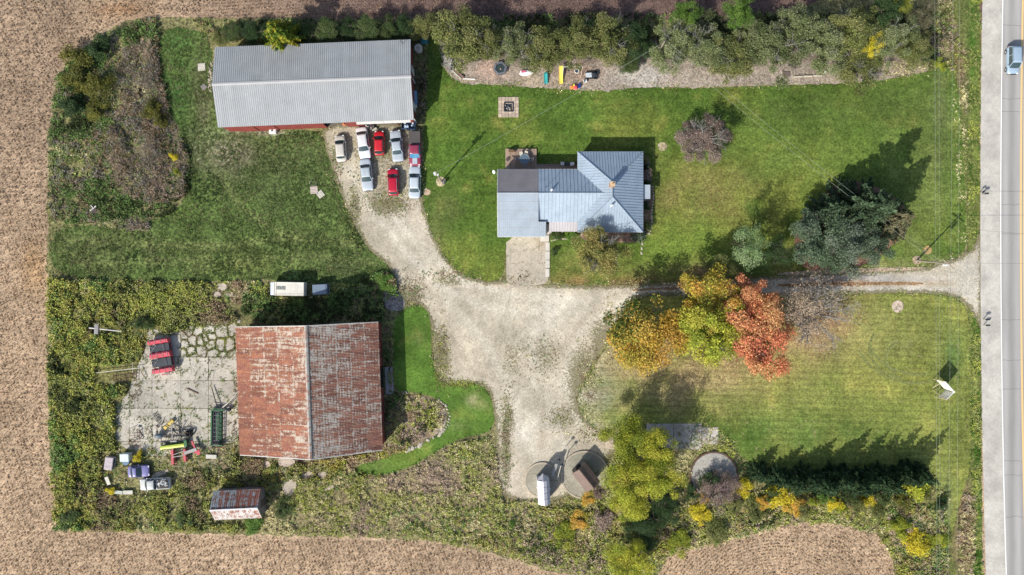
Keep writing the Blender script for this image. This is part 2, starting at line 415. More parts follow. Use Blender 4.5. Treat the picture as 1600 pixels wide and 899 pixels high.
# field soil, far beyond the frame on every side
def big_field():
    poly = [(-700, -700), (700, -700), (700, 700), (-700, 700)]
    xs = np.unique(np.concatenate([np.linspace(-700, -95, 25), np.arange(-95, 96, 1.5), np.linspace(95, 700, 25)])); ys = np.unique(np.concatenate([np.linspace(-700, -60, 25), np.arange(-60, 61, 1.5), np.linspace(60, 700, 25)]))
    gx, gy = np.meshgrid(xs, ys); P = np.stack([gx.ravel(), gy.ravel()], 1)
    nx, ny = len(xs), len(ys); i = np.arange(nx*ny).reshape(ny, nx)
    F = np.stack([i[:-1, :-1].ravel(), i[:-1, 1:].ravel(), i[1:, 1:].ravel(), i[1:, :-1].ravel()], 1)
    c = np.tile(np.array((.43, .315, .21)), (len(P), 1))
    top = np.clip((P[:, 1]-40.5)/1.5, 0, 1)*np.clip((P[:, 0]+62)/40, 0, 1)
    c = c*(1-top[:, None])+np.array((.15, .10, .085))*top[:, None]
    left = np.clip((P[:, 1]+8)/40, 0, 1)*np.clip((-66-P[:, 0])/4, 0, 1)*.45; c = c*(1-left[:, None])+np.array((.25, .18, .13))*left[:, None]
    for b in [(55, 420, 18, 35, .8, (.40, .24, .10)), (190, 15, 35, 12, .8, (.34, .17, .07)), (560, 35, 200, 8, .5, (.2, .12, .07))]:
        w = np.clip(gauss(P, [b[:5]])*(1+fnoise(P, .3, 2)), 0, 1)[:, None]; c = c*(1-w)+np.array(b[5])*w
    c = c*(1+.12*fnoise(P, .08, 3)[:, None])
    V = np.hstack([P, np.zeros((len(P), 1))]); me = np_mesh('field', V, F, c, {'weed': np.zeros(len(P)), 'edge': np.zeros(len(P))}, M_soil)
    link('field', me, kind='structure')
big_field()

PROP = [(76, 226), (82, 150), (100, 100), (150, 60), (195, 32), (245, 26), (700, 33), (1000, 30), (1180, 25), (1290, 8), (1320, -60), (1534, -60), (1536, 960), (1405, 960), (1398, 880), (1372, 832), (1300, 816), (1230, 818), (1120, 850), (1050, 862), (1030, 890), (1015, 930), (940, 915), (860, 892), (740, 858), (650, 842), (400, 836), (200, 832), (84, 826), (72, 600)]

sheet('rough_ground', PROP, 0.02, M_rough, (.20, .19, .085), [
    (600, 800, 190, 60, .9, (.23, .19, .105)), (700, 760, 90, 60, .9, (.27, .21, .13)), (230, 120, 60, 60, .8, (.15, .115, .075)), (245, 230, 45, 70, .9, (.15, .12, .095)),
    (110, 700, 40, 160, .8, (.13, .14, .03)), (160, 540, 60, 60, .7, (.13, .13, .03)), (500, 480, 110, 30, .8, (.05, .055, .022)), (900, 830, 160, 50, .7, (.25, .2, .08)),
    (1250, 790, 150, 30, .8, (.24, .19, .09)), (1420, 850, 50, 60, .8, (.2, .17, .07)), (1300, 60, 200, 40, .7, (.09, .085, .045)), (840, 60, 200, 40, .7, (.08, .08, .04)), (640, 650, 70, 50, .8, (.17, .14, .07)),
    (660, 120, 14, 80, .9, (.085, .08, .05)), (300, 690, 60, 40, .9, (.3, .27, .2)), (440, 730, 60, 25, .7, (.24, .21, .15))], step=0.9, jag=0.35)

WEST = [(248, 42), (300, 46), (334, 56), (334, 204), (420, 205), (500, 202), (512, 240), (525, 285), (545, 333), (562, 368), (580, 395), (612, 418), (606, 440), (560, 448), (420, 436), (330, 440), (200, 438), (78, 432), (77, 352), (200, 352), (270, 336), (295, 300), (298, 245), (272, 190), (250, 140)]
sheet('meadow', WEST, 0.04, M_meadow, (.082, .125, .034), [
    (275, 120, 22, 90, .8, (.055, .115, .03)), (350, 240, 45, 22, .95, (.27, .24, .17)), (395, 205, 60, 6, .9, (.3, .27, .2)), (318, 150, 16, 50, .7, (.11, .105, .06)), (400, 250, 90, 40, .55, (.10, .10, .055)), (450, 300, 50, 50, .5, (.07, .095, .035)),
    (150, 390, 90, 40, .5, (.11, .12, .045)), (300, 385, 80, 8, .6, (.15, .17, .06)), (370, 410, 70, 20, .6, (.15, .16, .05)), (250, 330, 40, 14, .6, (.10, .16, .03)), (480, 380, 60, 30, .5, (.12, .15, .05)), (520, 420, 40, 16, .6, (.07, .08, .04))], step=0.6, jag=0.25, seed=2, tracks=[(c_, 5, .5, (.17, .19, .07)) for c_ in ([(90, 372), (200, 380), (330, 386), (450, 372), (560, 380)], [(300, 420), (400, 405), (500, 400), (590, 412)], [(330, 250), (380, 330), (470, 380)], [(120, 410), (250, 408), (330, 404)])]+[(c_, 4, .6, (.04, .055, .018)) for c_ in ([(310, 230), (360, 320), (430, 380), (560, 395)], [(90, 385), (200, 392), (330, 396), (420, 390)], [(520, 300), (545, 345), (580, 390)], [(250, 300), (330, 350), (400, 400)])])

LAWN_N = [(668, 46), (688, 46), (691, 100), (700, 120), (730, 131), (790, 133), (850, 138), (920, 144), (960, 140), (1010, 136), (1090, 139), (1200, 134), (1330, 131), (1400, 122), (1450, 113), (1475, 104), (1487, 100), (1500, 150), (1508, 300), (1514, 380), (1495, 404), (1440, 419), (1300, 425), (1200, 432), (1080, 437), (985, 445), (868, 445), (857, 432), (855, 366), (790, 366), (789, 425), (776, 441), (745, 437), (712, 425), (686, 392), (669, 352), (658, 310), (659, 240), (663, 195), (668, 160)]
G1 = (.070, .125, .021)
sheet('lawn', LAWN_N, 0.045, M_lawn, G1, [
    (1150, 320, 200, 90, .85, (.155, .18, .036)), (1100, 300, 90, 45, .55, (.22, .18, .07)), (1060, 380, 90, 40, .6, (.14, .2, .035)), (1350, 170, 200, 40, .7, (.085, .125, .03)), (1230, 240, 130, 40, .7, (.115, .165, .035)),
    (1440, 300, 50, 130, .85, (.15, .19, .05)), (900, 410, 60, 26, .6, (.17, .19, .05)), (700, 330, 22, 30, .7, (.13, .15, .05)), (920, 170, 120, 20, .45, (.075, .13, .025)), (1400, 415, 120, 10, .8, (.21, .22, .08)),
    (675, 90, 10, 60, .5, (.07, .11, .03)), (960, 440, 130, 9, .7, (.24, .17, .07)), (1110, 425, 100, 12, .6, (.2, .14, .07)), (680, 375, 12, 45, .5, (.15, .15, .06)), (1470, 180, 14, 90, .6, (.11, .13, .05))], step=0.7, jag=0.12, seed=3)
LAWN_S = [(1000, 462), (1100, 463), (1210, 464), (1300, 461), (1400, 458), (1470, 460), (1500, 470), (1512, 486), (1516, 520), (1518, 700), (1514, 740), (1498, 790), (1486, 850), (1464, 852), (1462, 770), (1458, 728), (1330, 735), (1215, 738), (1165, 722), (1140, 690), (1122, 668), (1060, 664), (1015, 664), (985, 676), (960, 684), (940, 676), (912, 655), (900, 628), (915, 596), (940, 555), (965, 508), (985, 474)]
sheet('lawn', LAWN_S, 0.045, M_lawn2, (.175, .20, .047), [
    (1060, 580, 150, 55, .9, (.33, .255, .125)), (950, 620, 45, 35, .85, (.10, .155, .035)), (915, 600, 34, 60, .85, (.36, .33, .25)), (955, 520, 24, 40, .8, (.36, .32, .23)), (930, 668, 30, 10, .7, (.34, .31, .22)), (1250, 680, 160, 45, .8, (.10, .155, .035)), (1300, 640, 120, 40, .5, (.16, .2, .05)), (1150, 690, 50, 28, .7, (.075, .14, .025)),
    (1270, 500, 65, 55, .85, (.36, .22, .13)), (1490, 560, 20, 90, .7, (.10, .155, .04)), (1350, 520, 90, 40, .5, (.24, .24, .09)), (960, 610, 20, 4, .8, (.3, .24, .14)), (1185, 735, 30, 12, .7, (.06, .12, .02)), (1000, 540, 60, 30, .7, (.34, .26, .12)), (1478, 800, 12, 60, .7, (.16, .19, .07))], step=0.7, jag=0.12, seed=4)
LAWN_B = [(614, 505), (624, 490), (636, 481), (652, 477), (665, 482), (672, 500), (674, 540), (676, 570), (683, 591), (698, 602), (722, 604), (744, 600), (758, 606), (768, 624), (772, 648), (771, 668), (757, 678), (735, 681), (702, 692), (668, 714), (642, 730), (605, 741), (572, 744), (553, 737), (562, 726), (598, 717), (636, 704), (668, 690), (690, 676), (702, 654), (697, 634), (680, 621), (655, 614), (634, 611), (618, 612), (612, 560)]
sheet('lawn', LAWN_B, 0.05, M_lawn3, (.085, .16, .027), [(740, 625, 10, 10, .9, (.3, .27, .15)), (752, 632, 10, 8, .7, (.25, .25, .1)), (655, 530, 10, 14, .5, (.12, .15, .05)), (590, 728, 30, 10, .6, (.13, .18, .05)), (720, 665, 25, 8, .5, (.15, .2, .06)), (640, 585, 20, 22, .5, (.10, .18, .03))], step=0.6, jag=0.08, seed=5)
VERGE = [(1484, -60), (1533.5, -60), (1531.5, 200), (1530.5, 368), (1520, 390), (1510, 398), (1508, 300), (1500, 150), (1486, 95)]
VERGE2 = [(1510, 478), (1524, 492), (1531, 515), (1533, 700), (1536, 960), (1480, 960), (1484, 850), (1497, 790), (1514, 740), (1517, 700), (1515, 520)]
for i_, v_ in enumerate((VERGE, VERGE2)):
    sheet('verge', v_, 0.055, M_verge, (.13, .15, .045), [(1505, 100, 12, 120, .7, (.085, .11, .035)), (1519, 60, 6, 140, .8, (.06, .14, .02)), (1495, 250, 8, 130, .7, (.2, .19, .08)), (1500, 115, 10, 40, .9, (.25, .17, .10)), (1505, 830, 14, 70, .95, (.24, .17, .10)), (1528, 850, 6, 120, .7, (.07, .16, .03)), (1522, 560, 8, 90, .7, (.22, .24, .07)), (1524, 250, 7, 120, .6, (.15, .19, .04))], step=0.6, jag=0.14, seed=6+i_)

DRIVE = [(500, 198), (560, 192), (652, 196), (661, 215), (659, 310), (670, 352), (686, 390), (712, 424), (744, 438), (776, 442), (788, 436), (868, 447), (985, 446), (1080, 438), (1200, 433), (1300, 426), (1440, 420), (1495, 404), (1512, 394), (1522, 386), (1530, 365), (1534, 360), (1534, 520), (1526, 500), (1512, 477), (1495, 464), (1470, 459), (1400, 457), (1300, 460), (1210, 463), (1100, 462), (1000, 461), (985, 472), (962, 506), (938, 548), (912, 592), (898, 625), (910, 654), (936, 674), (962, 684), (972, 695), (950, 712), (905, 770), (850, 786), (785, 780), (777, 740), (776, 690), (774, 645), (768, 618), (750, 598), (722, 601), (700, 600), (684, 588), (678, 560), (676, 510), (666, 478), (630, 468), (616, 440), (610, 415), (580, 394), (562, 367), (545, 332), (525, 284), (512, 240)]
GW = [(600, 230, 70, 40, .62), (605, 320, 40, 22, .8), (525, 245, 8, 30, .7), (555, 330, 12, 50, .7), (690, 560, 16, 55, .85), (720, 600, 30, 10, .7), (640, 460, 30, 22, .7), (800, 560, 22, 40, .5), (850, 560, 40, 40, .45), (915, 600, 34, 70, .85), (940, 540, 22, 50, .8), (950, 520, 16, 50, .6), (790, 700, 10, 80, .75), (795, 650, 12, 40, .6), (880, 650, 40, 30, .55), (950, 680, 30, 16, .6), (820, 545, 12, 10, .5), (1200, 447, 300, 2.2, .7), (600, 290, 60, 60, .5), (700, 440, 30, 10, .6), (640, 200, 20, 14, .7)]
sheet('gravel_drive', DRIVE, 0.065, M_gravel, (.44, .39, .30), [
    (880, 490, 110, 40, .7, (.48, .445, .37)), (830, 660, 60, 60, .6, (.49, .455, .38)), (590, 240, 70, 60, .8, (.36, .32, .235)), (640, 350, 50, 60, .5, (.45, .40, .33)), (1380, 435, 140, 7, .8, (.42, .40, .37)), (1380, 453, 140, 5, .8, (.51, .49, .44)), (1350, 443, 130, 2.2, .95, (.36, .24, .14)), (1070, 438, 80, 2.5, .9, (.3, .17, .08)), (1080, 455, 80, 3, .7, (.3, .2, .12)),
    (1515, 440, 25, 50, .8, (.49, .46, .39)), (800, 440, 50, 8, .6, (.5, .40, .30)), (790, 720, 16, 50, .6, (.58, .5, .42)), (920, 440, 60, 5, .7, (.4, .26, .15)), (1120, 447, 90, 12, .3, (.42, .37, .33)), (960, 690, 20, 12, .6, (.55, .42, .33))],
    GW, step=0.42, jag=0.2, seed=8, weed_edge=0.9, tracks=[(c_, 7, .55, (.56, .52, .43)) for c_ in (
        [(1300, 436), (1100, 441), (960, 452), (880, 478), (830, 530), (840, 600), (870, 660), (880, 700)], [(1300, 453), (1100, 456), (980, 466), (905, 520), (880, 590), (905, 660)], [(900, 468), (800, 462), (720, 440), (660, 390), (610, 330), (570, 260)], [(850, 490), (760, 480), (690, 450), (640, 400), (580, 330), (545, 260)], [(700, 470), (760, 540), (800, 620), (830, 700), (850, 740)])]
        + [(c_, 5, .5, (.34, .29, .22)) for c_ in ([(700, 520), (740, 580), (790, 600)], [(640, 330), (600, 300), (560, 230)], [(830, 560), (850, 620), (845, 700)], [(930, 480), (880, 540), (850, 570)], [(790, 620), (800, 700), (790, 770)])])
for nm_, pts_, cc_ in (('grass_strip', [(1215, 444), (1290, 442), (1380, 440.5), (1442, 441.5), (1442, 445), (1380, 445.5), (1290, 447), (1215, 448.5)], (.30, .19, .10)), ('grass_strip', [(985, 452), (1040, 449), (1100, 446), (1200, 444), (1200, 448), (1100, 451), (1040, 453), (985, 455)], (.24, .16, .09)), ('grass_strip', [(1215, 426), (1300, 421), (1440, 416), (1440, 422), (1300, 428), (1215, 431)], (.42, .33, .24))):
    sheet(nm_, pts_, .08, M_mulch, cc_, step=.3, jag=.10, seed=30+pts_[0][0])
sheet('concrete_apron', [(791, 366), (857, 366), (857, 400), (858, 437), (850, 446), (792, 446), (791, 420)], 0.08, M_conc, (.43, .385, .31), [(800, 430, 20, 16, .7, (.5, .42, .33)), (850, 380, 10, 10, .6, (.4, .3, .2))], step=0.6, jag=0.08, seed=9, sm=1)
BED_N = [(690, 95), (690, 60), (1475, 60), (1470, 98), (1445, 113), (1400, 122), (1330, 131), (1200, 134), (1090, 138), (1010, 136), (930, 144), (870, 139), (790, 134), (735, 132), (712, 126), (697, 112)]
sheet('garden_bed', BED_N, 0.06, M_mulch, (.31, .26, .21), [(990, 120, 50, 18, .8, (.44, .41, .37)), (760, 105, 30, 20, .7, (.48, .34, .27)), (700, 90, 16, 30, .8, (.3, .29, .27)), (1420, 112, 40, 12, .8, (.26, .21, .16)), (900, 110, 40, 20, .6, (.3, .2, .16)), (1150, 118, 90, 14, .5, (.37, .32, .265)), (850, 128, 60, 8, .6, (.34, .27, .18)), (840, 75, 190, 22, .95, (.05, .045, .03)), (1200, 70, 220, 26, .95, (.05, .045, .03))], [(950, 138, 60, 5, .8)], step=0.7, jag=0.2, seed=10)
sheet('garden_bed', [(1001, 240), (1013, 243), (1017, 262), (1018, 288), (1019, 330), (1016, 358), (1008, 372), (990, 380), (960, 378), (905, 376), (905, 360), (1001, 360)], 0.06, M_mulch, (.2, .14, .10), [(1010, 270, 8, 20, .8, (.22, .17, .17)), (975, 372, 20, 8, .8, (.36, .24, .18)), (1010, 345, 6, 14, .7, (.32, .2, .1))], step=0.5, jag=0.1, seed=11)
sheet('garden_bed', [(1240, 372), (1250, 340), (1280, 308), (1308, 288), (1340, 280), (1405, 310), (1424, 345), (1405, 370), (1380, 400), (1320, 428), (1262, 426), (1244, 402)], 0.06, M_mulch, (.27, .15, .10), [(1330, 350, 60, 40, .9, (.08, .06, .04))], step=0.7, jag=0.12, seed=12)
sheet('garden_bed', [(625, 618), (655, 617), (684, 626), (699, 642), (698, 660), (686, 678), (660, 692), (630, 702), (604, 712), (602, 640)], 0.06, M_mulch, (.22, .17, .11), [(690, 665, 12, 20, .9, (.5, .42, .35))], step=0.5, jag=0.12, seed=13)
sheet('ash_patch', [(597, 460), (608, 448), (622, 455), (634, 468), (632, 484), (615, 487), (600, 480)], 0.085, M_ash, (.22, .21, .2), [(600, 470, 8, 14, .8, (.33, .24, .22))], step=0.3, jag=0.12, seed=14)
for cx_, cy_, r_, cc_ in ((1402, 479, 9.5, (.45, .37, .29)), (1035, 229, 7, (.38, .32, .2)), (1432, 407, 7, (.42, .33, .22)), (1449, 391, 7, (.42, .29, .12)), (689, 284, 8, (.48, .40, .25)), (667, 300, 6, (.40, .30, .2)), (1190, 505, 8, (.3, .2, .1))):
    sheet('bare_patch', [(cx_+r_*math.cos(a), cy_+r_*math.sin(a)) for a in np.linspace(0, 2*math.pi, 13)[:-1]], 0.09, M_mulch, cc_, step=0.25, jag=0.08, sm=1, seed=cx_*.1)

# road: asphalt, shoulder, painted lines
def road_x(py): return 1562+2.75*((py-450)/450)+6.25*((py-450)/450)**2*0.9
M_asph = (lambda t: t.out(t.scale((.335, .325, .315), t.math('MULTIPLY', t.ramp(t.noise(0.5, 5, .6, t.mapping(t.pos(), (1, .12, 1))), .3, .7, .86, 1.14), t.math('MULTIPLY', t.ramp(t.noise(14, 4, .7), .3, .7, .9, 1.1), t.ramp(t.wave(0.16, t.mapping(t.pos(), loc=(0.55, 0, 0)), 0.5, 0.3, 'X'), 0, 1, .84, 1.12))))))(NT('asphalt', .9, .15))
M_should = ground_mat('shoulder_gravel', 9, 0.13, bumpd=0.02, rough=.95, broad=0.3)
def paintline(name, c):
    t = NT(name, .7, .2); n = t.noise(7, 5, .7); return t.out(t.mix(t.ramp(n, .56, .7, 0, .6), c, (.33, .33, .33)))
M_white = paintline('road_paint_white', (.82, .82, .8)); M_yellow = paintline('road_paint_yellow', (.72, .50, .22))
ys_ = list(range(-560, 1460, 20))
def ribbon(name, off0, off1, z, mat, tint=(.5, .46, .41), jag=0.0, kind='structure', parent=None):
    L = []; Rr = []
    for y in ys_ if not jag else range(-560, 1460, 4):
        x = road_x(min(max(y, -200), 1100)); j = mnoise.noise(Vector((0, y*.09, 3)))*jag*10+mnoise.noise(Vector((0, y*.5, 3)))*jag*6
        L.append(((x+off0+j-800)*.1, (449.5-y)*.1)); Rr.append(((x+off1-800)*.1, (449.5-y)*.1))
    n = len(L); V = np.array([(*p, z) for p in L]+[(*p, z) for p in Rr]); F = np.array([(i, i+1, n+i+1, n+i) for i in range(n-1)])
    me = np_mesh(name, V, F, np.tile(np.array(tint), (2*n, 1)), {'weed': np.zeros(2*n), 'edge': np.ones(2*n)}, mat)
    return link(name, me, None, parent, **({'kind': kind} if parent is None else {}))
ribbon('road_shoulder', -30.5, 2, 0.10, M_should, (.46, .44, .395), 0.07)
ribbon('road_shoulder', 68, 100, 0.10, M_should, (.46, .44, .395), 0.07)
road = ribbon('road', 0, 71, 0.115, M_asph)
ribbon('edge_line', 0.4, 2.0, 0.120, M_white, parent=road); ribbon('edge_line', 68.6, 70, 0.120, M_white, parent=road)
ribbon('centre_line', 31.0, 34.0, 0.120, M_yellow, parent=road); ribbon('centre_line', 36.0, 39.0, 0.120, M_yellow, parent=road)
t_ = NT('road_tar', .6, .3); M_tar = t_.out((.13, .13, .13))
for k_, (yy, ph) in enumerate(((155, 0), (175, 1), (320, 2), (366, 3), (500, 4), (563, 5), (608, 6), (720, 7), (742, 1.5), (807, 4.2), (40, 2.2))):
    mb = MB(); pts = [((road_x(yy)+1-800+x)*.1, (449.5-yy)*.1+.18*mnoise.noise(Vector((x*.12, ph*7, 0))), 0) for x in range(0, 70, 2)]
    for a, b in zip(pts[:-1], pts[1:]):
        mb.add([(a[0], a[1]-.025, .1185), (b[0], b[1]-.025, .1185), (b[0], b[1]+.025, .1185), (a[0], a[1]+.025, .1185)], [(0, 1, 2, 3)])
    mb.build('crack', M_tar, road)

# concrete yard west of the barn: separate slabs with weeds in the joints
def clip(poly, a, b, c):                     # keep a*x+b*y<=c
    out = []
    for i in range(len(poly)):
        p = poly[i]; q = poly[(i+1) % len(poly)]; dp = a*p[0]+b*p[1]-c; dq = a*q[0]+b*q[1]-c
        if dp <= 0: out.append(p)
        if (dp < 0) != (dq < 0) and abs(dp-dq) > 1e-12:
            t = dp/(dp-dq); out.append((p[0]+(q[0]-p[0])*t, p[1]+(q[1]-p[1])*t))
    return out
def cells(outline, seeds, gap):
    out = []
    for i, s in enumerate(seeds):
        poly = list(outline)
        for j, q in enumerate(seeds):
            if i == j: continue
            dx, dy = q[0]-s[0], q[1]-s[1]; L = math.hypot(dx, dy)
            if L > 12: continue
            a, b = dx/L, dy/L; c = a*(s[0]+q[0])/2+b*(s[1]+q[1])/2-gap*random.uniform(.5, 1.6)/2
            poly = clip(poly, a, b, c)
            if len(poly) < 3: break
        if len(poly) >= 3: out.append(poly)
    return out
YARD = [(232, 512), (262, 520), (330, 498), (376, 500), (373, 560), (376, 640), (372, 690), (300, 700), (258, 712), (214, 712), (182, 690), (176, 640), (200, 615), (215, 575), (228, 545)]
sheet('concrete_yard', smooth_poly(YARD, 1), 0.05, M_mulch, (.13, .12, .055), step=0.8, jag=0.3, seed=15)
yard_root = [o for o in bpy.data.objects if o.name == 'concrete_yard'][0]
YPW = px2w(YARD)
def rect_clip(x0, x1, y0, y1, g=.06):
    X0, Y1 = px2w([(x0, y0)])[0]; X1, Y0 = px2w([(x1, y1)])[0]; q = list(YPW)
    for a, b, c in ((-1, 0, -X0-g), (1, 0, X1-g), (0, -1, -Y0-g), (0, 1, Y1-g)): q = clip(q, a, b, c) if len(q) > 2 else q
    return q
JX = [170, 203, 238, 283, 326, 382]; JY = [490, 523, 558, 595, 638, 690, 716]
slabs = []
for a_ in range(len(JX)-1):
    for b_ in range(len(JY)-1):
        if JX[a_] >= 283 and JY[b_] < 558 and not (JX[a_] < 300 and JY[b_] > 530): continue
        q = rect_clip(JX[a_], JX[a_+1], JY[b_], JY[b_+1], random.uniform(.01, .06))
        if len(q) > 2: slabs.append(q)
seeds = []
for _ in range(900):
    sx, sy = (random.uniform(284, 380)-800)*.1, (449.5-random.uniform(494, 560))*.1; md = .55+1.5*(mnoise.noise(Vector((sx*.35, sy*.35, 4)))+.5)
    if all(math.hypot(sx-q[0], sy-q[1]) > md for q in seeds): seeds.append((sx, sy))
slabs += cells(clip(rect_clip(283, 382, 490, 558), 0, 1, 99), seeds, 0.30)
def slab_mesh(poly, z0, z1, seed, c):
    ol = rough_poly(poly, 0.25, 0.035, seed, 0); n = len(ol)
    cx = sum(p[0] for p in ol)/n; cy = sum(p[1] for p in ol)/n
    V = [(p[0], p[1], z1) for p in ol]+[(p[0], p[1], z0) for p in ol]
    me = bpy.data.meshes.new('slab'); me.from_pydata(V, [], [tuple(range(n))]+[(i, n+i, n+(i+1) % n, (i+1) % n) for i in range(n)]); me.update()
    a = me.attributes.new('tint', 'FLOAT_COLOR', 'POINT'); a.data.foreach_set('color', np.tile(np.array([*c, 1.0], dtype=np.float32), 2*n))
    me.materials.append(M_conc); return me
for k_, cpoly in enumerate(slabs):
    A = abs(sum(cpoly[i][0]*cpoly[(i+1) % len(cpoly)][1]-cpoly[(i+1) % len(cpoly)][0]*cpoly[i][1] for i in range(len(cpoly))))/2
    if A < .25: continue
    v = random.uniform(.84, 1.08); link('slab', slab_mesh(cpoly, .03, .085+random.uniform(0, .03), k_, (.46*v, .43*v, .365*v)), None, yard_root)
for k_, (pp, nm) in enumerate((([(434, 713), (461, 716), (462, 729), (436, 730)], 1), ([(440, 752), (462, 748), (464, 762), (452, 778), (442, 768)], 1), ([(470, 738), (488, 736), (492, 745), (474, 750)], 1), ([(497, 738), (510, 736), (512, 744), (500, 749)], 1), ([(505, 764), (522, 756), (523, 762), (508, 768)], 1), ([(410, 722), (422, 720), (424, 730), (412, 731)], 1), ([(338, 443), (354, 443), (355, 452), (343, 455)], 1), ([(333, 456), (345, 456), (346, 464), (336, 465)], 1), ([(352, 458), (368, 460), (366, 464), (354, 463)], 1),
        ([(236, 742), (262, 732), (264, 738), (240, 748)], 1), ([(416, 700), (430, 703), (430, 709), (418, 708)], 1))):
    link('slab', slab_mesh(smooth_poly(px2w(pp), 1), .02, .11, k_+50, (.46, .40, .33)), None, yard_root)

# concrete strip beside the yellow tree and the round silo floors
pad = thing('concrete_pad', 'rectangular old concrete pad half shaded between the yellow tree and lawn', 'concrete pad', at(1080, 685))
for i_, (x0, x1, y0, y1) in enumerate(((1010, 1052, 662, 700), (1053, 1096, 662, 702), (1097, 1122, 668, 694))):
    o = link('slab', slab_mesh([tuple(v-w for v, w in zip(p, at(1080, 685)[:2])) for p in px2w([(x0, y0), (x1, y0), (x1, y1), (x0, y1)])], .03, .10, i_+80, (.42, .39, .35)), None, pad)
def silo_floor(px, py, r, rim, label, c):
    root = thing('silo_floor', label, 'silo floor', at(px, py), group='round concrete silo floors')
    n = 48; r *= .1; V = [(0, 0, .22)]+[(r*math.cos(2*math.pi*i/n), r*math.sin(2*math.pi*i/n), .22) for i in range(n)]+[(r*math.cos(2*math.pi*i/n), r*math.sin(2*math.pi*i/n), .0) for i in range(n)]
    F = [(0, 1+i, 1+(i+1) % n) for i in range(n)]+[(1+i, 1+n+i, 1+n+(i+1) % n, 1+(i+1) % n) for i in range(n)]
    me = bpy.data.meshes.new('floor_disc'); me.from_pydata(V, [], F); me.update(); a = me.attributes.new('tint', 'FLOAT_COLOR', 'POINT'); a.data.foreach_set('color', np.tile(np.array([*c, 1.0], dtype=np.float32), len(V)))
    me.materials.append(M_conc); link('floor_disc', me, None, root)
    mb = MB(); m = 8
    for i in range(n):
        a0 = 2*math.pi*i/n; a1 = 2*math.pi*(i+1)/n
        def q(rr, a, z): return (rr*math.cos(a), rr*math.sin(a), z)
        mb.add([q(r-.16, a0, .26), q(r-.16, a1, .26), q(r+.1, a1, .26), q(r+.1, a0, .26), q(r+.1, a0, 0), q(r+.1, a1, 0)], [(0, 3, 2, 1), (3, 4, 5, 2)])
    mb.build('rim', rim, root); return root
M_rimc = paint('rim_concrete', (.42, .37, .29), .9, .1, dirt=(.3, .2, .12)); M_rimrust = paint('rim_rust', (.10, .07, .055), .8, .2, dirt=(.3, .14, .06))
silo_floor(847, 750, 27, M_rimc, 'small round concrete silo floor under the tall white metal chute', (.31, .29, .235))
silo_floor(913.5, 742, 37, M_rimc, 'round concrete silo floor carrying the small brown roofed shed', (.32, .30, .24))
silo_floor(1115, 743, 37, M_rimrust, 'round concrete silo floor with dark rim half covered by purple brush', (.36, .345, .31))

# ================================================================= BUILDINGS
def metal_roof_mat(name, c, var=0.08, metal=0.0, rough=0.45, rust=None, streak=0.1, spec=0.5):
    t = NT(name, rough, spec, metal)
    n = t.noise(0.6, 6, .65); n2 = t.noise(5, 5, .7); r = t.rand()
    f = t.math('MULTIPLY', t.ramp(n, .3, .7, 1-var, 1+var), t.ramp(n2, .3, .7, 1-var*.7, 1+var*.7))
    f = t.math('MULTIPLY', f, t.ramp(r, 0, 1, .95, 1.05)); c2 = t.scale(c, f)
    if rust: c2 = t.mix(t.ramp(t.noise(1.3, 8, .75, t.mapping(t.pos(), loc=(4, 4, 4))), rust[1], rust[1]+.07, 0, .85), c2, rust[0])
    return t.out(c2)
def rust_mat(name, clean, rusts, amount, gx, half=(1.19, .4), lap=.22, sheet_var=.2, tick=0.0, grad=None):
    """galvanised sheet gone rusty: rust starts inside each sheet and leaves laps and nail rows paler"""
    t = NT(name, .8, .2)
    p = t.mapping(t.pos(), rot=(0, 0, -BRC_)); r = t.rand(); ob = t.sep(t.obj())
    r1, r2, r3 = rusts
    ns = lambda sc, d, ro, k: t.ramp(t.noise(sc, d, ro, t.mapping(p, k)), .3, .7, -.5, .5)
    n = ns(.2, 3, .6, (1, 1, 1)); n2 = ns(1.1, 5, .75, (.55, 1.7, 1) if not gx else (1.7, .55, 1)); n3 = ns(4.5, 5, .8, (1, 1, 1)); n4 = ns(2.0, 3, .7, (1.6, .6, 1.1)); n5 = ns(.9, 4, .65, (.35, 3.2, 1))
    a = t.math('ADD', t.math('MULTIPLY', n, .45), t.math('MULTIPLY', n2, .55)); a = t.math('ADD', a, t.math('MULTIPLY', n3, .85)); a = t.math('ADD', a, t.math('MULTIPLY', n4, .35)); a = t.math('ADD', a, t.math('MULTIPLY', n5, .55)); a = t.math('ADD', a, t.math('MULTIPLY_ADD', r, sheet_var, -sheet_var/2))
    ex = t.ramp(t.math('ABSOLUTE', ob[0]), half[0]-.22, half[0]-.05); ey = t.ramp(t.math('ABSOLUTE', ob[1]), half[1]-.16, half[1]-.03)
    a = t.math('ADD', a, t.math('MULTIPLY', t.math('MAXIMUM', ex, ey), -lap))
    if grad:
        q = t.sep(t.pos()); a = t.math('ADD', a, t.ramp(q[0], grad[0], grad[1], grad[2], grad[3])); a = t.math('ADD', a, t.ramp(q[1], -6, -25, grad[4], grad[5]))
    if tick: a = t.math('ADD', a, t.math('MULTIPLY_ADD', t.wave(.83, p, .8, 1.0, 'X'), tick, -tick*.5))
    m = t.ramp(a, amount-.07, amount+.07)
    rc = t.mix(t.ramp(n2, -.2, .2), r1, r2); rc = t.mix(t.ramp(n3, .08, .25), rc, r3); rc = t.scale(rc, t.ramp(r, 0, 1, .72, 1.2))
    cl = t.mix(t.ramp(n4, -.15, .15), clean, tuple(x*q for x, q in zip(clean, (.72, .66, .62))))
    c = t.mix(m, cl, rc); t.bump(n3, .3, .02); return t.out(c)
BRC_ = R(2.0)

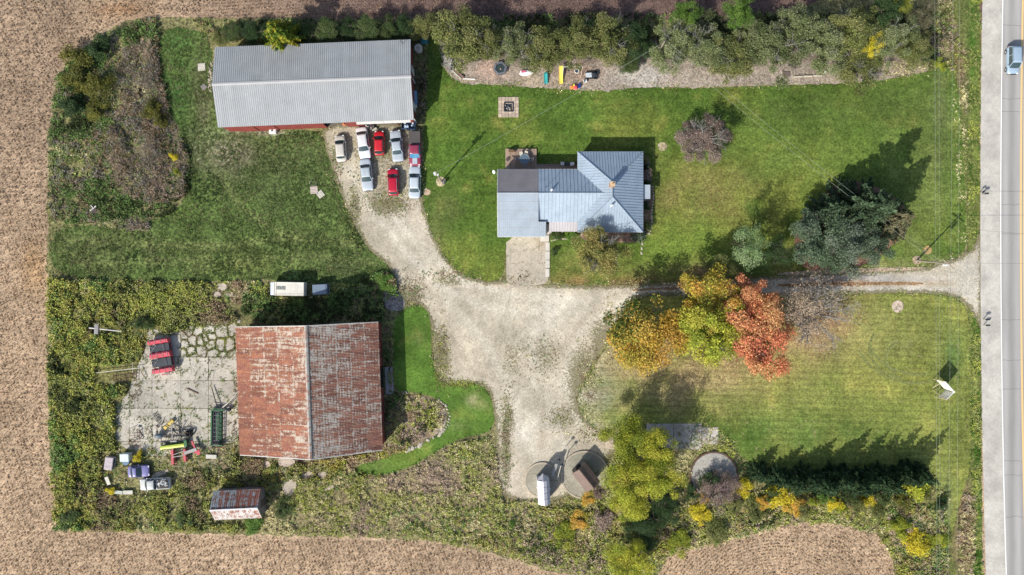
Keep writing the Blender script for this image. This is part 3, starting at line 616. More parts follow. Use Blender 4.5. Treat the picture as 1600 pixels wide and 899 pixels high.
M_redwall = paint('red_board_wall', (.23, .055, .045), .85, .15, var=.2, dirt=(.14, .06, .05))
M_whitetrim = paint('white_trim', (.62, .62, .60), .6, .3, dirt=(.4, .38, .34))
M_darkopen = paint('dark_interior', (.02, .02, .02), .9, .1)
M_shedroof = metal_roof_mat('shed_roof_metal', (.31, .325, .335), .09, 0, .5, spec=.4)
M_flash = metal_roof_mat('ridge_flashing', (.40, .40, .40), .05)

def local_frame(root): return root.matrix_world
def roof_panels(root, name, e0, e1, r0, r1, n, mat, rib=0.03, ribs=4, rows=1, lap=0.0, jitter=0.0):
    """corrugated sheets between eave line e0-e1 and ridge line r0-r1 (local coordinates), each its own part"""
    e0, e1, r0, r1 = map(Vector, (e0, e1, r0, r1)); made = []
    for i in range(n):
        for j in range(rows):
            a0, a1 = i/n, (i+1)/n; b0, b1 = j/rows, (j+1)/rows
            def P(a, b): return e0.lerp(e1, a).lerp(r0.lerp(r1, a), b)
            mb = MB(); o = P((a0+a1)/2, (b0+b1)/2)
            dz = random.uniform(0, jitter); up = (e1-e0).cross(r0-e0).normalized(); up = up if up.z > 0 else -up
            K = ribs; top = []; bot = []
            for k in range(K):
                for (f, h) in ((0, 0), (.55, 0), (.68, rib), (.87, rib)):
                    a = a0+(a1-a0)*(k+f)/K; top.append((a, h))
            top.append((a1, 0)); V = []; m = len(top); tl = (lap if j < rows-1 else 0)
            for (a, h) in top: V.append(P(a, b0)+up*(h+dz+.012*(rows-j)*(rows > 1))-o)
            for (a, h) in top: V.append(P(a, min(1, b1+tl))+up*(h+dz+.012*(rows-j)*(rows > 1))-o)
            F = [(q, q+1, m+q+1, m+q) for q in range(m-1)]
            V += [v-up*.05 for v in (V[0], V[m-1], V[2*m-1], V[m])]; z = 2*m; F += [(0, m, z+3, z), (m-1, z+1, z+2, 2*m-1), (0, z, z+1, m-1), (z, z+3, z+2, z+1)]
            mb.add(V, F); ob = mb.build(name, mat, root); ob.location = o; made.append(ob)
    return made

# long pole shed
sc_c = (at(337, 74, 4)+at(645, 187, 4))/2
SHR = math.atan2(1.15, 29.1)
shed = thing('pole_shed', 'long metal roofed machine shed with red walls above the parked cars', 'shed', (sc_c.x, sc_c.y, 0), SHR)
Ls, Ws = 14.75, 6.05
for s_ in (1, -1):
    roof_panels(shed, 'roof_panel', (-Ls, s_*Ws, 3.95), (Ls, s_*Ws, 3.95), (-Ls, 0, 5.45), (Ls, 0, 5.45), 32, M_shedroof, .035, 3)
MB().box((0, .11, 5.47), (2*Ls+.1, .26, .05), rx=-.25).box((0, -.11, 5.47), (2*Ls+.1, .26, .05), rx=.25).build('ridge_cap', M_flash, shed)
w = MB(); Lw, Ww = Ls-.25, Ws-.3
for s_ in (1, -1):
    w.prism([(s_*Lw-.08*s_, -Ww), (s_*Lw, -Ww), (s_*Lw, Ww), (s_*Lw-.08*s_, Ww)][::s_], 0, 3.8)
    w.add([(s_*Lw, -Ww, 3.8), (s_*Lw, Ww, 3.8), (s_*Lw, 0, 5.28), (s_*(Lw-.08), -Ww, 3.8), (s_*(Lw-.08), Ww, 3.8), (s_*(Lw-.08), 0, 5.28)], [(0, 1, 2), (3, 5, 4), (0, 2, 5, 3), (1, 4, 5, 2)])
w.box((0, Ww, 1.9), (2*Lw, .08, 3.8)); w.box((-Lw+7.6, -Ww, 1.9), (15.2, .08, 3.8)); w.box((Lw-9.2, -Ww, 1.9), (2.6, .08, 3.8)); w.box((Lw-.4, -Ww, 1.9), (.8, .08, 3.8))
w.box((3, -Ww, 3.55), (2*Lw-8, .09, .5))
w.build('wall', M_redwall, shed)
MB().box((0, 0, .05), (2*Lw-.2, 2*Ww-.2, .1)).build('floor', paint('shed_floor', (.16, .14, .12), .95, .1), shed)
d_ = MB(); d_.box((Lw-11.3, -Ww-.5, 3.7), (.1, .9, .1))
for q_ in (3.2, 6.3): MB().box((-Lw+q_, -Ww-.1, 1.75), (2.9, .07, 3.4)).build('sliding_door', M_redwall, shed)
MB().box((Lw-4.4, -Ww-.25, 3.55), (8.2, .65, .06), rx=.12).build('awning', M_whitetrim, shed)
for yy in (-3.4, 2.1): MB().box((Lw+.06, yy, 1.4), (.08, 1.1, 2.6)).build('door', M_whitetrim, shed)
for yy, h in ((.6, 2.6), (-5.6, 2.7)): MB().box((Lw+.14, yy, h/2), (.12, .16, h)).build('trim_board', M_whitetrim, shed)
for k_ in range(7): MB().tube((-Ls+2+4.1*k_, -Ws+.2, 0), (-Ls+2+4.1*k_, -Ws+.2, 3.85), .09).build('post', M_redwall, shed) if k_ in (5, 6) else None
mb = MB(); mb.tube((Ls-1.2, Ws-.7, 4.2), (Ls-1.2, Ws-.7, 5.6), .03); mb.tube((Ls-1.5, Ws-.7, 5.5), (Ls-.9, Ws-1.0, 5.55), .02); mb.tube((Ls-1.4, Ws-.5, 5.2), (Ls-1.1, Ws-1.1, 5.25), .02); mb.build('antenna', paint('dark_steel', (.06, .06, .06), .6, .4), shed)

# big rusty barn
BRC = R(2.0); nw, ne, se, sw = at(370, 513, 3.8), at(590, 506, 3.8), at(597, 700, 3.8), at(375, 710, 3.8)
bc = (nw+ne+se+sw)/4; barn = thing('barn', 'big old barn with a rust streaked corrugated gable roof beside the concrete yard', 'barn', (bc.x, bc.y, 0), BRC)
Lb, Wb, xr = 9.6, 10.75, 1.15
RU = ((.25, .098, .075), (.185, .07, .06), (.31, .15, .105))
M_rustA = rust_mat('rusty_sheet_west', (.50, .43, .36), ((.275, .115, .072), (.20, .082, .066), (.40, .20, .10)), -.27, False, (1.19, .4), .22, .36, grad=(-41, -30.5, .16, -.2, -.1, .16)); M_rustB = rust_mat('rusty_sheet_east', (.46, .42, .37), ((.28, .13, .09), (.19, .09, .07), (.36, .20, .13)), -.19, False, (.97, .355), .22, .26, .22, grad=(-29.5, -20, -.16, .12, 0, 0))
roof_panels(barn, 'roof_sheet', (-Wb, -Lb, 3.8), (-Wb, Lb, 3.8), (xr, -Lb, 8.2), (xr, Lb, 8.2), 24, M_rustA, .02, 5, 5, .012, .03)
roof_panels(barn, 'roof_sheet', (Wb, -Lb, 3.8), (Wb, Lb, 3.8), (xr, -Lb, 8.2), (xr, Lb, 8.2), 27, M_rustB, .03, 3, 5, .012, .04)
MB().box((xr-.13, 0, 8.21), (.28, 2*Lb+.1, .04), ry=-.36).box((xr+.11, 0, 8.21), (.22, 2*Lb+.1, .04), ry=.42).build('ridge_cap', metal_roof_mat('barn_ridge', (.36, .35, .32), .25, rust=((.3, .14, .09), .5)), barn)
mb = MB(); mb.box((xr+.27, 0, 8.17), (.07, 2*Lb, .10)); mb.build('ridge_seam', paint('dark_seam', (.06, .08, .08), .8), barn)
w = MB(); Wx, Wy = Wb-.35, Lb-.35
for s_ in (1, -1):
    w.box((s_*Wx, 0, 1.85), (.12, 2*Wy, 3.7)); w.box((0, s_*Wy, 1.85), (2*Wx-.12, .12, 3.7))
    w.add([(-Wx, s_*Wy, 3.7), (Wx, s_*Wy, 3.7), (xr, s_*Wy, 7.95), (-Wx, s_*(Wy-.12), 3.7), (Wx, s_*(Wy-.12), 3.7), (xr, s_*(Wy-.12), 7.95)], [(0, 1, 2), (3, 5, 4), (0, 2, 5, 3), (1, 4, 5, 2)])
w.build('wall', M_redwall, barn)
MB().box((Wb-.1, 0, 3.74), (.1, 2*Lb, .16)).build('eave_trim', M_whitetrim, barn)
for s_ in (1, -1):
    e = MB(); e.tube((-Wb, s_*(Lb+.05), 3.84), (xr, s_*(Lb+.05), 8.24), .06, n=4); e.tube((Wb, s_*(Lb+.05), 3.84), (xr, s_*(Lb+.05), 8.24), .06, n=4); e.build('gable_trim', M_whitetrim, barn)
MB().box((Wx+.1, 1.0, 1.5), (.08, 3.2, 3.0)).build('door', M_darkopen, barn)
MB().box((Wb+.7, .3, .12), (1.2, 4.2, .24)).build('door_slab', M_conc if False else paint('door_slab_concrete', (.33, .33, .32), .9, .1), barn)
for yy in (-6, -3.5, 4.5, 7): MB().box((Wx+.08, yy, 1.9), (.06, .9, .8)).build('window', paint('old_glass', (.05, .06, .07), .2, .6), barn)

# small rusty shed
a_, b_, c_, d2 = at(330, 767, 2.4), at(406, 763, 2.4), at(410, 811, 2.4), at(338, 814, 2.4)
ss_c = (a_+b_+c_+d2)/4; small = thing('tool_shed', 'small tool shed with a half rusted grey gable roof at the southern weed edge', 'shed', (ss_c.x, ss_c.y, 0), R(2.6))
RU2 = ((.24, .10, .07), (.17, .07, .055), (.34, .17, .11))
M_rustC = rust_mat('rusty_sheet_shed', (.33, .38, .40), RU2, -.0, True, (.45, 1.2), .3, .4); M_rustD = rust_mat('rusty_sheet_shed_south', (.52, .50, .49), RU2, .08, True, (.45, 1.0), .25, .35)
hx, hy = 3.62, 2.22
roof_panels(small, 'roof_sheet', (-hx, hy, 2.3), (hx, hy, 2.3), (-hx, -.25, 3.9), (hx, -.25, 3.9), 8, M_rustC, .02, 3, 1)
roof_panels(small, 'roof_sheet', (-hx, -hy, 2.3), (hx, -hy, 2.3), (-hx, -.25, 3.9), (hx, -.25, 3.9), 8, M_rustD, .02, 3, 1)
MB().box((0, -.25, 3.94), (2*hx, .22, .04)).build('ridge_cap', metal_roof_mat('small_ridge', (.6, .6, .6)), small)
M_greyboard = paint('grey_board', (.22, .21, .20), .9, .1, var=.2)
w = MB()
for s_ in (1, -1):
    w.box((s_*(hx-.2), 0, 1.1), (.08, 2*hy-.5, 2.2)); w.box((0, s_*(hy-.25), 1.1), (2*hx-.5, .08, 2.2))
    w.add([(s_*(hx-.2), -hy+.2, 2.2), (s_*(hx-.2), hy-.2, 2.2), (s_*(hx-.2), -.25, 3.8), (s_*(hx-.28), -hy+.2, 2.2), (s_*(hx-.28), hy-.2, 2.2), (s_*(hx-.28), -.25, 3.8)], [(0, 1, 2), (3, 5, 4), (0, 2, 5, 3), (1, 4, 5, 2)])
w.build('wall', M_greyboard, small); MB().box((hx-.13, -.2, 1), (.05, 1.1, 2)).build('door', paint('weathered_door', (.12, .10, .08), .9), small)

# farmhouse
M_hS = metal_roof_mat('house_roof_metal', (.325, .40, .475), .12, .15, .4, spec=.6); M_hN = M_hS
M_gar = metal_roof_mat('garage_roof_metal', (.31, .365, .42), .10, .1, .5, spec=.4); M_garN = metal_roof_mat('garage_roof_north_metal', (.29, .265, .27), .12, .1, .5, spec=.4)
M_brickw = paint('house_brick', (.30, .16, .12), .9, .1, var=.15)
M_siding = paint('house_siding', (.62, .60, .56), .7, .2, var=.05)
hc = at(953.5, 300, 3.0); house = thing('farmhouse', 'farmhouse with blue grey standing seam metal roof, hipped main block and attached garage', 'house', (hc.x, hc.y, 0))
O = Vector((hc.x, hc.y, 0))
def seam_facet(name, poly, seam_dir, spacing, mat, rib=.05, parent=None, base=None, th=.06):
    """one roof facet (planar polygon) with raised seams every spacing metres running along seam_dir"""
    poly = [Vector(p) for p in poly]; n = (poly[1]-poly[0]).cross(poly[2]-poly[0]).normalized()
    if n.z < 0: n = -n; poly = poly[::-1]
    s = Vector(seam_dir); s = (s-n*s.dot(n)).normalized(); u = s.cross(n).normalized(); o = poly[0]
    p2 = [((p-o).dot(u), (p-o).dot(s)) for p in poly]; mb = MB(); mb.slab(poly, th)
    x0 = min(p[0] for p in p2); x1 = max(p[0] for p in p2); x = x0+spacing*.6
    while x < x1:
        ys = []
        for i in range(len(p2)):
            a, b = p2[i], p2[(i+1) % len(p2)]
            if (a[0] > x) != (b[0] > x): ys.append(a[1]+(b[1]-a[1])*(x-a[0])/(b[0]-a[0]))
        ys.sort()
        for q in range(0, len(ys)-1, 2):
            A = o+u*x+s*ys[q]; B = o+u*x+s*ys[q+1]; w = .028
            V = [A-u*w+n*.003, A+u*w+n*.003, B+u*w+n*.003, B-u*w+n*.003]; V += [v+n*rib for v in V]
            mb.add(V, [(4, 5, 6, 7), (0, 1, 5, 4), (1, 2, 6, 5), (2, 3, 7, 6), (3, 0, 4, 7)])
        x += spacing
    return mb.build(name, mat, parent)
xw, xe, yn, ys0 = -4.98, 4.98, 6.1, -6.12; ze, zr = 3.0, 5.35; ry0, ry1 = 1.15, -1.05
RN, RS = (0, ry0, zr), (0, ry1, zr); NW, NE, SE, SWc = (xw, yn, ze), (xe, yn, ze), (xe, ys0, ze), (xw, ys0, ze)
seam_facet('roof_facet', [NW, NE, RN], (0, 1, 0), .42, M_hS, parent=house)
seam_facet('roof_facet', [NE, SE, RS, RN], (1, 0, 0), .42, M_hS, parent=house)
seam_facet('roof_facet', [SE, SWc, RS], (0, 1, 0), .42, M_hS, parent=house)
seam_facet('roof_facet', [SWc, NW, RN, RS], (1, 0, 0), .42, M_hS, parent=house)
hip = MB()
for a, b in ((NW, RN), (NE, RN), (SE, RS), (SWc, RS), (RN, RS)): hip.tube(Vector(a)+Vector((0, 0, .05)), Vector(b)+Vector((0, 0, .05)), .075, n=6)
hip.build('hip_cap', metal_roof_mat('hip_cap_metal', (.26, .31, .38), .08, .3), house)
# wing between main block and garage (local y of its ridge)
wy = at(0, 301, 5.3).y-O.y; wn_, ws_ = at(0, 265, 3.0).y-O.y, at(0, 347, 3.0).y-O.y; wx0 = at(841, 0, 3).x-O.x
pit = (zr-ze)/5.0; zw = 4.77; xi = xw+(zw-ze)/pit+.08
def zmain(x): return ze+(x-xw)*pit
seam_facet('roof_facet', [(wx0, wn_, ze+.01), (xw, wn_, ze+.01), (xi, wy, zw), (wx0, wy, zw)], (0, 1, 0), .55, M_hS, parent=house)
seam_facet('roof_facet', [(wx0, ws_, ze+.01), (xw, ws_, ze+.01), (xi, wy, zw), (wx0, wy, zw)], (0, 1, 0), .55, M_hS, parent=house)
MB().tube((wx0, wy, zw+.03), (xi, wy, zw+.03), .07).build('ridge_cap', metal_roof_mat('wing_ridge', (.30, .36, .42)), house)
# garage
gx0 = at(778, 0, 3).x-O.x; gn = at(0, 264.5, 3).y-O.y; gs = at(0, 370, 2.85).y-O.y; gx1 = at(853, 0, 3).x-O.x; gsm = ws_
seam_facet('roof_facet', [(gx0, gn, ze+.02), (wx0, gn, ze+.02), (wx0, wy, zw+.02), (gx0, wy, zw+.02)], (0, 1, 0), .30, M_garN, parent=house, rib=.03)
zs_ = lambda y: zw+.02-(wy-y)*(zw-2.85)/(wy-gs)
seam_facet('roof_facet', [(gx0, gs, zs_(gs)), (wx0, gs, zs_(gs)), (wx0, wy, zw+.02), (gx0, wy, zw+.02)], (0, 1, 0), .30, M_gar, parent=house, rib=.03)
seam_facet('roof_facet', [(wx0+.003, gs, zs_(gs)), (gx1, gs, zs_(gs)), (gx1, gsm-.02, zs_(gsm)), (wx0+.003, gsm-.02, zs_(gsm))], (0, 1, 0), .30, M_gar, parent=house, rib=.03)
lapm = MB()
for k_ in range(1, 5):
    yy = gs+(wy-gs)*k_/5; lapm.box(((gx0+wx0)/2, yy, zs_(yy)+.02), (wx0-gx0, .035, .03), rx=math.atan2(zw-2.85, wy-gs))
lapm.build('sheet_lap', M_flash, house)
MB().tube((gx0, wy, zw+.06), (wx0, wy, zw+.06), .07).build('ridge_cap', metal_roof_mat('garage_ridge', (.36, .40, .44)), house)
# porch roof
px0, px1 = at(858, 0, 2.6).x-O.x, xw+.02; py1 = at(0, 362, 2.5).y-O.y
seam_facet('porch_roof', [(px0, py1, 2.45), (px1-.02, py1, 2.45), (px1-.02, ws_+.1, 2.95), (px0, ws_+.1, 2.95)], (0, 1, 0), .42, metal_roof_mat('porch_roof_metal', (.43, .41, .425), .06, .1, .6, spec=.3), parent=house)
pm = MB()
for x in (px0+.15, (px0+px1)/2, px1-.3): pm.tube((x, py1+.1, 0), (x, py1+.1, 2.42), .06)
pm.build('porch_post', M_siding, house)
# east entry canopy
cx0, cx1 = xe, at(1016, 0, 2.5).x-O.x; cy0, cy1 = at(0, 311, 2.5).y-O.y, at(0, 289, 2.5).y-O.y
MB().box(((cx0+cx1)/2, (cy0+cy1)/2, 2.5), (cx1-cx0, cy1-cy0, .1), ry=.06).build('canopy', metal_roof_mat('canopy_metal', (.36, .41, .46)), house)
pm = MB()
for y in (cy0+.15, cy1-.15): pm.tube((cx1-.12, y, 0), (cx1-.12, y, 2.45), .05)
pm.build('canopy_post', M_siding, house); MB().box(((cx0+cx1)/2, (cy0+cy1)/2, .15), (cx1-cx0-.1, cy1-cy0, .3)).build('step', paint('step_concrete', (.4, .38, .35), .9), house)
w = MB()
e_ = .35
w.box((0, yn-e_, ze/2), (2*(xe-e_), .2, ze-.05)); w.box((0, ys0+e_, ze/2), (2*(xe-e_), .2, ze-.05)); w.box((xe-e_, 0, ze/2), (.2, 2*(yn-e_)-.2, ze-.06)); w.box((xw+e_, 0, ze/2), (.2, 2*(yn-e_)-.2, ze-.06))
w.build('wall', M_brickw, house)
w = MB(); w.box(((wx0+xw)/2+.2, wn_-.3, ze/2), (xw-wx0, .15, ze-.1)); w.box(((wx0+xw)/2+.2, ws_+.3, ze/2), (xw-wx0, .15, ze-.1))
w.box(((gx0+wx0)/2+.2, gn-.32, ze/2), (wx0-gx0-.4, .15, ze-.06)); w.box((gx0+.25, (gn+gs)/2, 1.4), (.15, gn-gs-.8, 2.8)); w.box((gx1-.25, (gsm+gs)/2, 1.35), (.15, gsm-gs-.3, 2.7))
w.box((gx0+.5, gs+.3, 1.35), (.7, .15, 2.7)); w.box((gx1-.8, gs+.3, 1.35), (1.2, .15, 2.7)); w.box(((gx0+gx1)/2, gs+.3, 2.5), (gx1-gx0-.6, .15, .4))
w.add([(gx0+.2, gn-.4, ze), (gx0+.2, gs+.4, 2.8), (gx0+.2, wy, zw-.1), (gx0+.3, gn-.4, ze), (gx0+.3, gs+.4, 2.8), (gx0+.3, wy, zw-.1)], [(0, 1, 2), (3, 5, 4), (0, 2, 5, 3), (1, 4, 5, 2)])
w.build('wall', M_siding, house)
MB().box(((gx0+gx1)/2-.2, gs+.26, 1.15), (gx1-gx0-2.6, .08, 2.3)).build('garage_door', M_whitetrim, house)
M_glass = paint('window_glass', (.03, .04, .05), .08, .8, var=.02)
for (x, y, dx, dy) in ((-2.5, yn-e_+.12, 1.2, .05), (1.8, yn-e_+.12, 1.2, .05), (-2.4, ys0+e_-.12, 1.6, .05), (2, ys0+e_-.12, 1.4, .05), (xe-e_+.12, 3, .05, 1.4), (xe-e_+.12, -3.3, .05, 1.4)):
    fr = MB().box((x, y, 1.7), (dx+.1 if dx > .1 else .06, dy+.1 if dy > .1 else .06, 1.3)).build('window', M_whitetrim, house)
    MB().box((x+(.02 if dx < .1 and x > 0 else 0), y+(.02 if dy < .1 and y > 0 else (-.02 if dy < .1 else 0)), 1.7), (dx, dy, 1.15)).build('pane', M_glass, fr)
g_ = MB()
for a, b in ((NW, NE), (NE, SE), (SE, SWc)): g_.tube(Vector(a)-Vector((0, 0, .08)), Vector(b)-Vector((0, 0, .08)), .06, n=4)
g_.tube((wx0, wn_+.03, ze-.08), (xw, wn_+.03, ze-.08), .06, n=4); g_.tube((gx0, gs-.03, 2.74), (gx1, gs-.03, 2.74), .06, n=4); g_.tube((gx0-.05, gn, ze), (gx0-.05, wy, zw+.03), .05, n=4); g_.tube((gx0-.05, gs, 2.87), (gx0-.05, wy, zw+.03), .05, n=4)
g_.build('gutter', M_whitetrim, house)
ch = at(957, 288, 6.6)-O
ck = MB(); ck.box((ch.x, ch.y, 5.9), (.62, .62, 2.0)); chim = ck.build('chimney', paint('chimney_brick', (.42, .24, .14), .9, .1, var=.3, sc=4), house)
MB().box((ch.x, ch.y, 6.93), (.72, .72, .08)).build('cap', paint('chimney_cap', (.5, .40, .26), .9), chim); MB().cyl((ch.x, ch.y, 0), .13, 6.97, 7.2, 10).build('flue', paint('flue', (.45, .25, .14), .8), chim)
for (px, py, zb, hh, r, m, nm) in ((853, 293, 4.7, 1.9, .035, paint('dark_pipe', (.05, .06, .08), .5), 'antenna_mast'), (914, 290, 4.7, 1.3, .03, MC['dark_pipe'], 'antenna_mast'), (862, 297, 4.8, .45, .16, paint('vent_white', (.7, .7, .7), .5), 'roof_vent'), (956, 321, 5.3, .4, .16, MC['vent_white'], 'roof_vent')):
    p = at(px, py, zb+.2)-O; MB().cyl((p.x, p.y, 0), r, zb-.5, zb+hh, 10, r*.9).build(nm, m, house)
# walkway and deck
wk = MB()
walk = thing('walkway', 'pale concrete walkway running down from the porch along the garage apron', 'walkway', at(854, 405)); walk['category'] = 'walkway'
M_walk = paint('walk_concrete', (.55, .52, .47), .9, .1, var=.1)
for k_, (x0, x1, y0, y1) in enumerate(((844, 858, 368, 378), (852, 859, 379, 392), (852, 859, 393, 406), (852, 859, 407, 419), (852, 858.5, 420, 433), (851, 862, 350, 367))):
    c_ = at((x0+x1)/2, (y0+y1)/2)-at(854, 405); MB().box((c_.x, c_.y, .07), ((x1-x0)*.1-.04, (y1-y0)*.1-.04, .13 if k_ else .3)).build('slab', M_walk, walk)
deck = thing('deck', 'brown plank deck behind the garage with a patio set on it', 'deck', at(815, 250))
M_plank = (lambda t: t.out(t.scale(t.mix(t.ramp(t.noise(3, 6, .7, t.mapping(t.pos(), (6, .8, 1))), .3, .7), (.30, .21, .16), (.40, .30, .23)), t.ramp(t.rand(), 0, 1, .75, 1.2))))(NT('deck_plank', .85, .15))
dz = .32
for k_ in range(30):
    x = 790.5+k_*1.62; 
    if x > 838: break
    c_ = at(x, 249, dz)-at(815, 250); MB().box((c_.x, c_.y, dz), (.145, 3.25, .04)).build('plank', M_plank, deck)
for k_ in range(6):
    c_ = at(871, 257.5+k_*1.6, dz)-at(815, 250); MB().box((c_.x, c_.y, dz), (6.5, .145, .04)).build('plank', M_plank, deck)
fr = MB(); c_ = at(815, 250, 0)-at(815, 250); fr.box((-.05, .1, .15), (4.6, 3.1, .26)); fr.box((5.5, -1.1, .15), (6.4, .9, .26)); fr.build('frame', paint('deck_frame', (.12, .09, .07), .9), deck)
# edging stones
M_stone = paint('pale_stone', (.42, .38, .31), .9, .1, var=.2, sc=3)
for k_, (px, py) in enumerate(((1003.5, 381), (1002.8, 388.5), (1002.3, 396))):
    s = at(px, py); o = MB().blob((0, 0, .05), (.17, .26, .09), 1, .12).build('stepping_stone', M_stone); o.location = s
    tag(o, ['pale stepping stone nearest the blue shrub at the house corner', 'middle one of three pale stepping stones south of the house corner', 'pale stepping stone farthest south of the house corner'][k_], 'stepping stone', 'stepping stones by the house corner')

# small brown roofed shed on silo floor
bx = at(916, 747, 2.6); coop = thing('garden_shed', 'small brown roofed shed standing diagonally on the round silo floor', 'shed', (bx.x, bx.y, .22), R(-52))
M_brn = metal_roof_mat('brown_shingle', (.19, .14, .12), .12, 0, .85, spec=.15)
l2, w2 = 1.8, 1.4
# long axis local x points to lower right of the picture
for s_, hw, zz in ((1, 1.35, 2.1), (-1, 1.35, 2.1)):
    roof_panels(coop, 'roof_sheet', (-l2, s_*hw, zz), (l2, s_*hw, zz), (-l2, 0, 3.0), (l2, 0, 3.0), 4, M_brn, .015, 2)
MB().box((0, 0, 3.02), (2*l2, .14, .04)).build('ridge_cap', M_darkopen if False else paint('brown_ridge', (.10, .07, .06), .9), coop)
w = MB()
for s_ in (1, -1):
    w.box((s_*(l2-.15), 0, 1.0), (.06, 2.4, 2.0)); w.box((0, s_*1.17, 1.0), (2*l2-.36, .06, 2.0)); w.add([(s_*(l2-.15), -1.2, 2.0), (s_*(l2-.15), 1.2, 2.0), (s_*(l2-.15), 0, 2.92), (s_*(l2-.2), -1.2, 2.0), (s_*(l2-.2), 1.2, 2.0), (s_*(l2-.2), 0, 2.92)], [(0, 1, 2), (3, 5, 4), (0, 2, 5, 3), (1, 4, 5, 2)])
w.build('wall', paint('grey_board2', (.2, .17, .15), .9), coop); MB().box((-l2+.1, 0, .95), (.05, .9, 1.8)).build('door', M_darkopen, coop)
# tall white metal hut
wx_ = at(850, 771, 3.6); hut = thing('white_hut', 'tall narrow white ribbed metal hut with pointed end beside the silo floor', 'hut', (wx_.x, wx_.y, 0), R(3))
M_wm = metal_roof_mat('white_metal', (.60, .59, .63), .04, 0, .5)
L_, W_ = 1.85, .95
def arch(s, x): return x
prof = [(-W_, 2.6), (-W_*.98, 3.0), (-W_*.5, 3.55), (0, 3.85), (W_*.5, 3.55), (W_*.98, 3.0), (W_, 2.6)]
for k_ in range(8):
    y0, y1 = -L_+k_*2*L_/8, -L_+(k_+1)*2*L_/8-.02; mb = MB(); h_ = .03*(k_ % 2)
    V = [(x, y0, z+h_) for x, z in prof]+[(x, y1, z+h_) for x, z in prof]; n = len(prof); mb.add(V, [(i, i+1, n+i+1, n+i) for i in range(n-1)]+[tuple(reversed(range(n))), tuple(range(n, 2*n))]); mb.build('roof_panel', M_wm, hut)
mb = MB(); mb.add([(-W_, L_, 2.7), (W_, L_, 2.7), (0, L_+.95, 2.7), (-W_*.98, L_, 3.0), (W_*.98, L_, 3.0), (0, L_, 3.85)], [(0, 1, 2), (3, 0, 2), (2, 1, 4), (2, 4, 5), (3, 2, 5)]); mb.build('pointed_end', M_wm, hut)
mb = MB()
for s_ in (1, -1): mb.box((s_*(W_-.06), 0, 1.3), (.05, 2*L_-.1, 2.6)); mb.box((0, s_*(L_-.1), 1.35), (2*W_-.2, .05, 2.6))
mb.build('wall', M_wm, hut)
mb = MB().box((-W_-.08, .6, 2.5), (.14, .2, .25)).box((W_+.08, .3, 2.5), (.14, .2, .25)); mb.build('bracket', M_wm, hut)

# ================================================================= VEHICLES
M_tyre = paint('tyre_rubber', (.02, .02, .02), .9, .2); M_rim = paint('wheel_rim', (.45, .45, .46), .35, .6, .6)
M_carglass = paint('car_glass', (.035, .06, .065), .06, .9, var=.02); M_plast = paint('black_plastic', (.03, .03, .03), .6, .3)
M_lamp = paint('head_lamp', (.75, .77, .78), .15, .7, var=.02); M_tail = paint('tail_lamp', (.35, .02, .02), .25, .5, var=.02)
def carpaint(name, c, faded=0.06):
    if name in MC: return MC[name]
    t = NT(name, .38, .5); t.b.inputs['Coat Weight'].default_value = .35; t.b.inputs['Coat Roughness'].default_value = .12
    n = t.noise(1.6, 5, .65); n2 = t.noise(11, 4, .7); f = t.math('MULTIPLY', t.ramp(n, .3, .7, 1-faded, 1+faded), t.ramp(n2, .3, .7, 1-faded*.6, 1+faded*.4))
    MC[name] = t.out(t.scale(c, f)); return MC[name]
def loft(secs, closed_ends=True):
    mb = MB(); n = len(secs[0]); V = [p for s in secs for p in s]; F = []
    for i in range(len(secs)-1):
        for j in range(n-1): F.append((i*n+j, i*n+j+1, (i+1)*n+j+1, (i+1)*n+j))
    if closed_ends: F += [tuple(reversed(range(n))), tuple(range((len(secs)-1)*n, len(secs)*n))]
    return mb.add(V, F)
def interp(t, pts):
    for (a, va), (b, vb) in zip(pts[:-1], pts[1:]):
        if a <= t <= b: 
            k = (t-a)/(b-a+1e-9); return va+(vb-va)*k
    return pts[0][1] if t < pts[0][0] else pts[-1][1]
